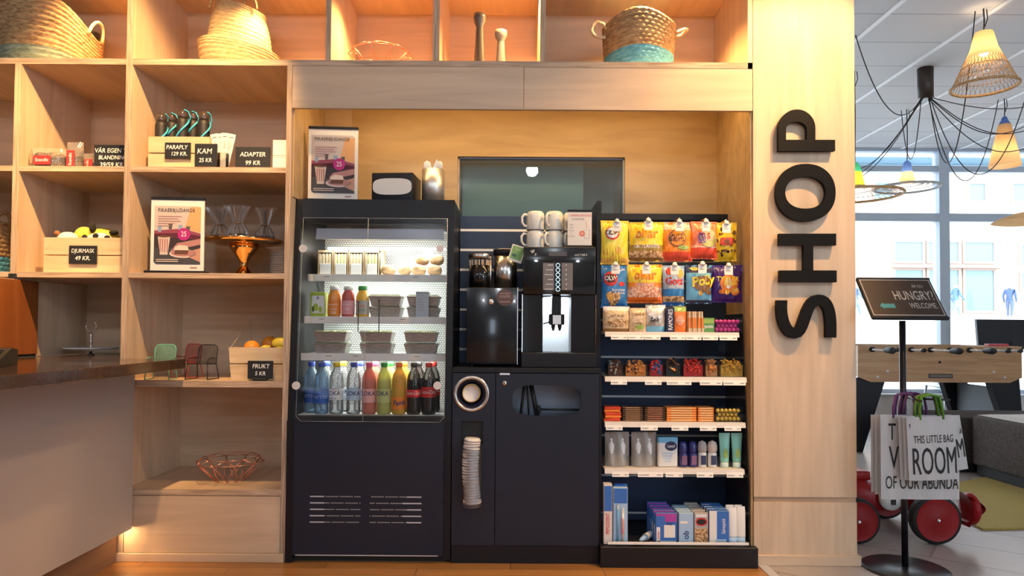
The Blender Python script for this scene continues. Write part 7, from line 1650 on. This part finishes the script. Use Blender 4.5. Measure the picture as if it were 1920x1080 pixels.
b = MB(); xa, xb = X(1831, 620, yv), X(1960, 620, yv); b._new([(xa+0.02, yv, Z(1880, 655, yv)), (xb, yv, Z(1880, 655, yv)), (xb, yv, Z(1880, 599, yv)), (xa, yv, Z(1880, 599, yv)), (xa+0.02, yv+0.03, Z(1880, 655, yv)), (xb, yv+0.03, Z(1880, 655, yv)), (xb, yv+0.03, Z(1880, 599, yv)), (xa, yv+0.03, Z(1880, 599, yv))], [(0, 1, 2, 3), (7, 6, 5, 4), (0, 4, 5, 1), (1, 5, 6, 2), (2, 6, 7, 3), (3, 7, 4, 0)], mat('screen_black', (0.012, 0.014, 0.02), 0.25)); wpart(b, 'screen', t)
b = MB(); b.tube([((xa+xb)/2, yv+0.02, 0.02), ((xa+xb)/2, yv+0.02, Z(1880, 640, yv))], 0.03, DARK, 14); b.lathe((xa+xb)/2, yv+0.02, [(0.25, 0.0008), (0.25, 0.02), (0.03, 0.025)], DARK, 28); wpart(b, 'stand', t)
# ================================================================== ottomans, rug
RUGM = noisy('rug_mustard', (0.30, 0.215, 0.05), (0.38, 0.28, 0.075), (1, 1, 1), 220, 2, rough=0.95, bump=0.4)
g = [F(1800, 972, 0.01), F(1843, 991, 0.01), F(1990, 988, 0.01), (4.2, 1.0), (4.2, 2.35), F(1796, 905, 0.01)]
b = MB(); b.zprism([(x, y) for x, y in g], 0.0008, 0.011, RUGM); tag(b.build('rug'), 'mustard yellow rug on the lounge floor at the right edge', 'rug')
SOF = noisy('ottoman_brown', (0.055, 0.042, 0.038), (0.10, 0.08, 0.072), (1, 1, 1), 70, 4, rough=0.95, bump=0.25)
SOD = noisy('ottoman_dark', (0.028, 0.022, 0.022), (0.05, 0.04, 0.038), (1, 1, 1), 70, 4, rough=0.95)
ys0, ys1 = 0.75, 1.80
xs0 = X(1822, 830, ys1)
t = thing('ottoman', 'brown woven ottoman block with a pale fleece on top', 'ottoman', (xs0+0.45, 1.28, 0.0118))
b = MB(); b.box(xs0, xs0+0.9, ys0, ys1, 0.075, Z(1822, 778, ys1), SOF, 0.02, 3); wpart(b, 'cushion', t)
b = MB(); b.box(xs0+0.02, xs0+0.88, ys0+0.02, ys1-0.02, 0.0125, 0.074, DARK); wpart(b, 'base', t)
FLE = noisy('fleece', (0.50, 0.46, 0.43), (0.66, 0.62, 0.58), (1, 1, 1), 60, 4, rough=1.0, bump=0.8)
zz0 = Z(1822, 778, ys1)+0.001
b = MB(); b.grid(lambda u, v: (xs0+0.02+0.80*u, ys0+0.03+(ys1-ys0-0.05)*v, zz0+0.045*(math.sin(PI*u)*math.sin(PI*v))**0.4*(0.8+0.3*math.sin(7*u+3*v))+0.003), 24, 24, FLE); tag(b.build('fleece'), 'pale grey fleece lying on the brown ottoman', 'fleece')
ys2 = 1.86
t = thing('ottoman', 'darker brown ottoman behind the fleece-topped one', 'ottoman', (X(1788, 850, ys2)+0.4, 2.1, 0.0118))
b = MB(); x0 = X(1788, 850, ys2); b.box(x0, x0+0.85, ys2, 2.32, 0.06, Z(1790, 783, ys2), SOD, 0.015, 2); wpart(b, 'cushion', t)
b = MB(); b.box(x0+0.02, x0+0.83, ys2+0.02, 2.30, 0.0125, 0.059, DARK); wpart(b, 'base', t)
# metal stool by the window
t = thing('metal_stool', 'pale metal wire stool under the window behind the football table', 'stool', (X(1790, 760, 3.8), 3.85, 0))
MET = mat('pale_metal', (0.45, 0.47, 0.50), 0.35, metal=0.6)
b = MB(); b.box(-0.17, 0.17, -0.17, 0.17, 0.43, 0.45, MET, 0.006); b.build('seat', t)
for sx in (-1, 1):
    for sy in (-1, 1):
        b = MB(); b.tube([(0.15*sx, 0.15*sy, 0.43), (0.20*sx, 0.20*sy, 0.001)], 0.011, MET, 8); b.build('leg', t)
b = MB(); b.tube([(-0.18, -0.18, 0.18), (0.18, -0.18, 0.18), (0.18, 0.18, 0.18), (-0.18, 0.18, 0.18)], 0.008, MET, 8, closed=True); b.build('foot_rail', t)
# ================================================================== red pedal car
CR = mat('car_red', (0.26, 0.008, 0.010), 0.38, coat=0.05, spec=0.2); TIRE = mat('tyre_black', (0.014, 0.012, 0.012), 0.7)
yw = 0.30; wxk = X(1752, 958, yw); wr = 0.112
t = thing('pedal_car', 'red toy pedal car parked beside the column', 'toy car', (wxk-0.22, yw+0.2, 0))
b = MB()
def body(u, v):
    x = wxk-0.47+0.58*u; a = PI*2*v
    hw = 0.13*(0.55+0.45*math.sin(PI*min(1, 0.15+0.8*u))); top = 0.155+0.10*(math.sin(PI*min(1, max(0, (u-0.05)/0.9))))**0.5 - 0.055*max(0, math.sin((u-0.35)*PI*2.2))*(0.35 < u < 0.80)
    return (x, yw+0.21+hw*math.copysign(abs(math.cos(a))**0.6, math.cos(a)), 0.145+(top-0.10)*0.62*math.copysign(abs(math.sin(a))**0.7, math.sin(a))+0.03)
b.grid(body, 40, 28, CR); b.lathe(0, 0, [(0, 0), (0, 0)], CR, 3) if False else None; wpart(b, 'car_body', t)
for sx, xx in ((0, wxk), (1, wxk-0.36)):
    for yy in (yw, yw+0.42):
        r = wr if sx == 0 else wr*0.92
        b = MB(); yring(b, xx, r+0.001, [(r*0.70, yy-0.022), (r*0.97, yy-0.024), (r, yy-0.012), (r, yy+0.012), (r*0.97, yy+0.024), (r*0.70, yy+0.022)], TIRE, 40); wh = wpart(b, 'wheel', t)
        b = MB(); yring(b, xx, r+0.001, [(0, yy-0.030), (r*0.25, yy-0.029), (r*0.60, yy-0.022), (r*0.86, yy-0.026)], CR, 40); b.build('wheel_disc', wh)
        b = MB(); b.ball((xx, yy-0.030, r+0.001), 0.010, CHROME, 12); b.build('hub_cap', wh)
for yy in (yw, yw+0.42):
    b = MB()
    b.grid(lambda u, v: (wxk+0.15*math.cos(-0.5+2.3*u)*(1.0), yy-0.045+0.09*v, wr+0.02+0.140*math.sin(-0.35+2.3*u)*0.95), 18, 4, CR)
    b.grid(lambda u, v: (wxk+0.13+0.085*math.sin(PI*v)*1.0, yy-0.03+0.06*u, 0.105+0.12*(1-v)), 6, 10, CR)
    wpart(b, 'rear_fender', t)
b = MB(); b.ball((wxk+0.175, yw+0.02, 0.155), 0.075, CR, 20, 0.42, 0.9, 1.0); wpart(b, 'tail_fin', t)
b = MB(); yring(b, X(1672, 935, yw+0.06), Z(1672, 935, yw+0.06), [(0, yw+0.06), (0.055, yw+0.06), (0.056, yw+0.07)], WHITE, 28); q = P(1676, 942, yw+0.055); b.box(q[0]-0.010, q[0]+0.010, yw+0.054, yw+0.0595, q[1]-0.012, q[1]+0.012, DARK); wpart(b, 'number_roundel', t)
b = MB(); b.box(wxk-0.45, wxk-0.34, yw+0.14, yw+0.28, 0.30, 0.36, mat('seat_tan', (0.40, 0.18, 0.06), 0.5), 0.02, 2); b.box(wxk-0.46, wxk-0.22, yw+0.13, yw+0.29, 0.255, 0.30, CR, 0.01, 2); wpart(b, 'seat', t)
# ================================================================== sign stand with bags
bxx, byy = F(1697, 1067)
st = thing('sign_stand', 'black floor stand with a tilted brown welcome sign and round base', 'sign stand', (bxx, byy, 0.0008))
b = MB(); b.lathe(0, 0, [(0.162, 0), (0.163, 0.004), (0.158, 0.008), (0.02, 0.011), (0, 0.011)], mat('stand_black', (0.016, 0.016, 0.02), 0.3), 56); b.build('base', st)
POLE = mat('stand_pole', (0.010, 0.010, 0.014), 0.25)
zpt = Z(1690, 597, byy)
b = MB(); b.tube([(0, 0, 0.010), (-0.004, 0, zpt-0.01)], 0.0125, POLE, 18); b.build('pole', st)
b = MB(); b.tube([(0.0, -0.01, 0.700), (0.03, -0.09, 0.700), (0.115, -0.12, 0.700)], 0.004, POLE, 8); b.tube([(-0.0, -0.013, 0.700), (-0.03, -0.17, 0.700)], 0.004, POLE, 8); b.build('hook', st)
bw, bh, tl = 0.308, 0.212, math.radians(-37)
SGB = mat('sign_brown', (0.042, 0.028, 0.020), 0.35); SGL = mat('sign_line', (0.40, 0.36, 0.33), 0.5); TEAL = mat('arrow_teal', (0.05, 0.26, 0.28), 0.5); SGT = mat('sign_lettering', (0.46, 0.42, 0.38), 0.5)
b = MB(); b.box(-bw/2, bw/2, -0.006, 0.006, 0, bh, BLACK, 0.002)
b.ring([(-bw/2+0.008, 0.012), (bw/2-0.008, 0.012), (bw/2-0.008, bh-0.008), (-bw/2+0.008, bh-0.008)], [(-bw/2+0.012, 0.016), (bw/2-0.012, 0.016), (bw/2-0.012, bh-0.012), (-bw/2+0.012, bh-0.012)], -0.0075, -0.006, SGL)
b.box(-bw/2+0.012, bw/2-0.012, -0.0068, -0.006, 0.016, bh-0.012, SGB)
put_text(b, '\u00c4R DU', 0.085, -0.0076, bh-0.045, 0.021, SGT, 0, 0.75); put_text(b, 'HUNGRY?', 0.052, -0.0076, 0.115, 0.068, SGT, 0.006, 0.55); put_text(b, 'WELCOME.', 0.075, -0.0076, 0.062, 0.040, SGT, 0.002, 0.56)
b.prism([(-0.105, 0.062), (-0.088, 0.080), (-0.088, 0.073), (-0.042, 0.073), (-0.042, 0.051), (-0.088, 0.051), (-0.088, 0.044)], -0.0076, -0.006, TEAL)
b.box(-bw/2, bw/2, -0.012, 0.002, -0.006, 0.006, BLACK, 0.002); b.box(-bw/2, bw/2, -0.010, 0.002, bh-0.006, bh+0.003, BLACK, 0.002)
bo = b.build('sign_board', st, loc=(X(1705, 597, byy-0.05)-bxx, -0.055, zpt-0.004), rot=(tl, 0, 0))
TOTE = noisy('tote_white', (0.46, 0.46, 0.465), (0.52, 0.52, 0.52), (3, 3, 1), 6, 3, rough=0.85); INK = mat('tote_print', (0.012, 0.012, 0.014), 0.7)
PUR = mat('handle_purple', (0.10, 0.03, 0.13), 0.7); GRH = mat('handle_green', (0.08, 0.24, 0.02), 0.7)
def tote(lb, px0, px1, pyt, pyb, y, hm, hx, lines, rot=0.0, hz=0.085, sw=0.0):
    xa, xb = X(px0, 850, y), X(px1, 850, y); zt, zb = Z((px0+px1)/2, pyt, y), Z((px0+px1)/2, pyb, y); w_, h_ = xb-xa, zt-zb
    t = thing('tote_bag', lb, 'bag', ((xa+xb)/2, y, zt), (0, rot, sw), 'printed tote bags on the sign stand')
    f = lambda x, z: -0.0035*max(0, 1-(2*x/w_)**2)*(0.4+0.6*min(1, max(0, -z/h_)))-0.0012+0.0012*math.sin(30*x+7*z)
    b = MB(); b.grid(lambda u, v: ((u-.5)*w_, f((u-.5)*w_, -v*h_), -v*h_), 16, 16, TOTE); b.grid(lambda u, v: ((u-.5)*w_, -f((u-.5)*w_, -v*h_), -v*h_), 16, 16, TOTE)
    for (s, x, z, sz, xs, bo_) in lines: put_text(b, s, x*w_, 0.0, -z*h_, sz*h_, INK, bo_, xs, fn=lambda q: (q[0], f(q[0], q[2])-0.0016, q[2]))
    b.build('bag_cloth', t)
    hz = 0.7225-zt
    for dy in (-0.0021, 0.0021):
        b = MB(); b.tube([(hx-0.045, dy, -0.012), (hx-0.044, dy, 0.03), (hx-0.034, dy, hz*0.90), (hx, dy, hz), (hx+0.034, dy, hz*0.90), (hx+0.044, dy, 0.03), (hx+0.045, dy, -0.012)], 0.0041, hm, 8); b.build('handle', t)
    return t
big = [('THIS', -0.21, 0.165, 0.17, 0.50, 0.006), ('VERY', -0.17, 0.46, 0.30, 0.48, 0.008), ('OF OUR ABUNDANCE', 0.19, 0.80, 0.155, 0.50, 0.006)]
bigf = [('T', -0.355, 0.21, 0.28, 0.55, 0.004), ('V', -0.335, 0.52, 0.38, 0.5, 0.006), ('OF OUR ABUNDA', 0.02, 0.81, 0.215, 0.50, 0.004)]
y0 = byy-0.035
for i, (pa, pb, bt, lb) in enumerate([(1633, 1766, 923, 'hindmost big white tote bag of the bundle, furthest left'), (1640, 1776, 927, 'second big white tote bag from the back of the bundle'), (1647, 1786, 931, 'third big white tote bag, just behind the fully lettered one')]):
    tote(lb, pa, pb, 778, bt, y0-0.014*i, PUR, 0.0, [], hz=0.088)
tote('big white tote bag with T, V and Of our abunda lettering', 1651, 1798, 778, 936, y0-0.046, PUR, -0.06, bigf, hz=0.090)
small = [('THIS LITTLE BAG', 0.04, 0.36, 0.165, 0.42, 0.003), ('ROOMY', 0.10, 0.74, 0.42, 0.46, 0.004)]
tote('small tote bag tilted out at the right behind the front one', 1694, 1800, 786, 888, y0-0.060, GRH, 0.0, [('A', 0.47, 0.30, 0.16, 0.5, 0.003), ('M', 0.42, 0.62, 0.50, 0.42, 0.004)], rot=math.radians(-9), hz=0.075)
tote('small white tote bag second behind the front one', 1684, 1779, 779, 898, y0-0.074, PUR, 0.01, [('\u2019', -0.40, 0.24, 0.3, 0.5, 0.004), ('I', -0.38, 0.72, 0.38, 0.5, 0.004)], rot=math.radians(-2), hz=0.080)
tote('small white tote bag directly behind the front one', 1692, 1784, 779, 899, y0-0.088, GRH, 0.0, [('\u2019', -0.42, 0.24, 0.3, 0.5, 0.004), ('I', -0.40, 0.72, 0.38, 0.5, 0.004)], rot=math.radians(-2), hz=0.082)
tote('front white tote bag lettered This little bag, room', 1699, 1790, 781, 900, y0-0.102, GRH, 0.005, [('\u2019', -0.44, 0.22, 0.3, 0.5, 0.004), ('THIS LITTLE BAG', 0.04, 0.36, 0.17, 0.50, 0.003), ('ROOM', 0.04, 0.72, 0.60, 0.40, 0.003)], rot=math.radians(-2.5), hz=0.085)
# ================================================================== pendant cluster
CORD = mat('lamp_cord', (0.02, 0.018, 0.018), 0.6); CAN2 = mat('canister_brown', (0.035, 0.020, 0.016), 0.4)
def FC(px, py): x, y = F(px, py, CEIL); return Vector((x, y, CEIL))
c0 = FC(1735, 128); zcb = Z(1735, 184, c0.y)
pc = thing('pendant_canopy', 'dark brown ceiling canister with many draped black lamp cords', 'lamp cluster', c0)
b = MB(); b.lathe(0, 0, [(0.052, -0.0008), (0.052, zcb-CEIL), (0.0, zcb-CEIL)], CAN2, 28); b.build('canister', pc)
def P3(px, py, y): x, z = P(px, py, y); return Vector((x, y, z))
def sagcord(A, B, low, n=22):
    """cord from A to B whose lowest run passes near height low"""
    A, B = Vector(A), Vector(B); pts = []
    d1 = math.sqrt(max(1e-4, A.z-low)); d2 = math.sqrt(max(1e-4, B.z-low)); t0 = d1/(d1+d2)
    for i in range(n+1):
        t = i/n; p = A.lerp(B, t); p.z = low + (A.z-low)*((t-t0)/t0)**2 if t < t0 else low + (B.z-low)*((t-t0)/(1-t0))**2
        pts.append(p)
    return pts
HK = mat('hook_white', (0.7, 0.7, 0.7), 0.4)
start = lambda k: Vector((c0.x+0.03*math.cos(k), c0.y+0.03*math.sin(k), zcb))
h_left = FC(1604, 66); h1 = FC(1844, 16); h2 = FC(1883, 185); h3 = FC(1700, 205)
def cord(pts, r=0.0034):
    b = MB(); b.tube([p-c0 for p in pts], r, CORD, 6); b.build('cord', pc)
cord(sagcord(start(3), h_left, P3(1695, 221, 1.9).z))
OFF = Vector((-0.035, 0.02, -0.006))
cord(sagcord(start(5), h1+OFF, P3(1770, 311, 1.7).z))
cord(sagcord(start(0.4), h2+OFF, P3(1820, 347, 2.5).z))
cord(sagcord(start(2.2), h3+OFF, P3(1717, 305, 2.6).z))
far_l = Vector((h_left.x-0.15, 2.0, 2.25)); hl2 = Vector((1.62, 2.6, CEIL))
for k, (px, py, yy) in enumerate(((1575, 322, 2.72), (1580, 350, 2.8), (1585, 345, 2.9))):
    cord([start(3+k*0.4).lerp(P3(px, py, yy), q) - Vector((0, 0, 0.16*math.sin(PI*q)*(1-0.25*k))) for q in [i/14 for i in range(15)]])
for k, (px, py, yy, sg) in enumerate(((1960, 195, 2.6, 0.06), (1960, 232, 2.4, 0.16), (1960, 215, 2.2, 0.20), (1960, 262, 2.3, 0.22))):
    cord([start(-0.6+k*0.3).lerp(P3(px, py, yy), q) - Vector((0, 0, sg*math.sin(PI*q))) for q in [i/16 for i in range(17)]])
cord(sagcord(start(-0.2), FC(1932, 150), P3(1838, 342, 2.4).z))
WICK = noisy('wicker', (0.42, 0.24, 0.10), (0.66, 0.42, 0.20), (1, 1, 2), 70, 3, rough=0.7, bump=0.4)
def shade_mat(name, c):
    if name in MATS: return MATS[name]
    m = noisy(name, tuple(0.7*q for q in c), c, (1, 1, 3), 90, 3, rough=0.8); t = m.node_tree; b = t.nodes['Principled BSDF']
    tl_ = t.nodes.new('ShaderNodeBsdfTranslucent'); tl_.inputs[0].default_value = (*c, 1); mx = t.nodes.new('ShaderNodeMixShader'); mx.inputs[0].default_value = 0.45
    out = t.nodes['Material Output']; t.links.new(b.outputs[0], mx.inputs[1]); t.links.new(tl_.outputs[0], mx.inputs[2]); t.links.new(mx.outputs[0], out.inputs[0]); return m
SHD = shade_mat('wicker_shade', (0.76, 0.53, 0.29)); SHB = shade_mat('blue_shade', (0.10, 0.22, 0.62)); SHG = shade_mat('green_yellow_shade', (0.45, 0.50, 0.06)); SHT = shade_mat('teal_shade', (0.05, 0.40, 0.30))
BULB = mat('lamp_bulb', (1, 0.9, 0.7), 0.4, emit=(1.0, 0.72, 0.38), es=30.0)
def lamp(lb, pos, drop, prof, m, cap=None, lattice=None, power=6.0, brim=None):
    """pos: hook on the ceiling; drop: height of the shade top below it"""
    t = thing('pendant_lamp', lb, 'pendant lamp', pos, 0, 'woven pendant lamps')
    b = MB(); b.tube([(0, 0, -0.001), (0.004, 0, -drop*0.5), (0, 0, -drop+0.004)], 0.0042, CORD, 6); b.tube([(0.018, 0, -0.004), (0.024, 0, -0.06), (0.006, 0, -0.11)], 0.003, CORD, 6); b.build('cord', t)
    b = MB(); b.lathe(0, 0, [(r, -drop+z) for r, z in prof], m, 40, caps=False); b.build('shade', t)
    if cap: b = MB(); b.lathe(0, 0, [(r, -drop+z) for r, z in cap[1]], cap[0], 28, caps=False); b.build('cap', t)
    if lattice:
        b = MB(); r0, z0, r1, z1, n, rm = lattice
        for k in range(n):
            for sg in (-1, 1):
                b.tube([((r0*(1-q)+r1*q)*math.cos(2*PI*k/n+sg*q*0.35), (r0*(1-q)+r1*q)*math.sin(2*PI*k/n+sg*q*0.35), -drop+z0+(z1-z0)*q) for q in (0, .33, .66, 1)], 0.0013, rm, 4)
        for q in (0.33, 0.66): b.tube([((r0*(1-q)+r1*q)*math.cos(2*PI*i/36), (r0*(1-q)+r1*q)*math.sin(2*PI*i/36), -drop+z0+(z1-z0)*q) for i in range(36)], 0.002, rm, 5, closed=True)
        b.tube([(r1*math.cos(2*PI*i/48), r1*math.sin(2*PI*i/48), -drop+z1) for i in range(48)], 0.009, rm, 8, closed=True); b.build('open_weave', t)
    zb = prof[-1][1]; zk = -drop+zb*0.72
    b = MB(); b.ball((0, 0, zk), 0.026, BULB, 14, 1, 1, 1.2); b.build('bulb', t)
    point('pendant_light', Vector(pos)+Vector((0, 0, zk)), power, (1.0, 0.7, 0.4), 0.03)
    return t
s1 = (c0.y)
zt1_ = Z(1845, 61, h1.y); dz1 = CEIL-zt1_
k1 = (zt1_-Z(1845, 163, h1.y))
rr1 = X(1899, 150, h1.y)-X(1845, 150, h1.y)
lamp('woven cone pendant lamp with wide open-weave rim, nearest at the top', h1, dz1, [(0.045, 0.0), (0.050, -0.01), (0.070, -k1*0.30), (0.095, -k1*0.48)], SHD, None, (0.095, -k1*0.48, rr1, -k1, 40, WICK), 6)
zt2 = Z(1883, 219, h2.y); k2 = zt2-Z(1883, 312, h2.y); r2 = X(1911, 300, h2.y)-X(1885, 300, h2.y)
lamp('slender woven pendant lamp with blue cap at the right', h2, CEIL-zt2, [(0.045, -k2*0.16), (0.06, -k2*0.35), (r2*0.85, -k2*0.75), (r2, -k2)], SHD, (SHB, [(0.012, 0.0), (0.02, -0.01), (0.022, -k2*0.06), (0.045, -k2*0.16)]), None, 4)
zt3 = Z(1700, 302, h3.y); k3 = zt3-Z(1700, 352, h3.y)
lamp('small pendant lamp with blue top and wide flat brim by the window', h3, CEIL-zt3, [(0.045, -k3*0.42), (0.062, -k3*0.80)], SHD, (SHB, [(0.015, 0.0), (0.03, -0.02), (0.042, -k3*0.42)]), (0.062, -k3*0.80, X(1755, 350, h3.y)-X(1700, 350, h3.y), -k3, 44, mat('brim_pale', (0.50, 0.52, 0.52), 0.7)), 3)
h4 = Vector((X(1603, 340, 2.1), 2.1, CEIL)); zt4 = Z(1611, 305, 2.1); k4 = zt4-Z(1611, 366, 2.1)
lamp('green and yellow pendant lamp with broad wire brim beside the column', h4, CEIL-zt4, [(0.045, -k4*0.30), (0.060, -k4*0.62), (0.068, -k4*0.74)], SHG, (SHT, [(0.018, 0.0), (0.034, -k4*0.12), (0.045, -k4*0.30)]), (0.068, -k4*0.74, X(1684, 365, 2.1)-X(1603, 365, 2.1), -k4, 40, WICK), 4)
h5 = Vector((X(1937, 410, 1.9), 1.9, CEIL)); zt5 = Z(1937, 396, 1.9)
lamp('shallow woven dish pendant lamp cut by the right picture edge', h5, CEIL-zt5, [(0.03, 0.0), (0.10, -0.012), (0.21, -0.05), (0.245, -0.072)], SHD, None, None, 2)
# ================================================================== room behind the camera
REAR = mat('rear_wall', (0.30, 0.29, 0.28), 0.8)
b = MB(); yb0 = -6.2
b.box(-4.6, -0.45, yb0-0.1, yb0, 0, CEIL, REAR); b.box(-0.45, 0.08, yb0-0.1, yb0, 0, 0.45, REAR); b.box(-0.45, 0.08, yb0-0.1, yb0, 1.5, CEIL, REAR); b.box(0.08, 4.2, yb0-0.1, yb0, 0, CEIL, REAR); b.box(6.8, 7.6, yb0-0.1, yb0, 0, CEIL, REAR); b.box(4.2, 6.8, yb0-0.1, yb0, 0, 0.5, REAR); b.box(4.2, 6.8, yb0-0.1, yb0, 2.5, CEIL, REAR); struct('wall_rear', b)
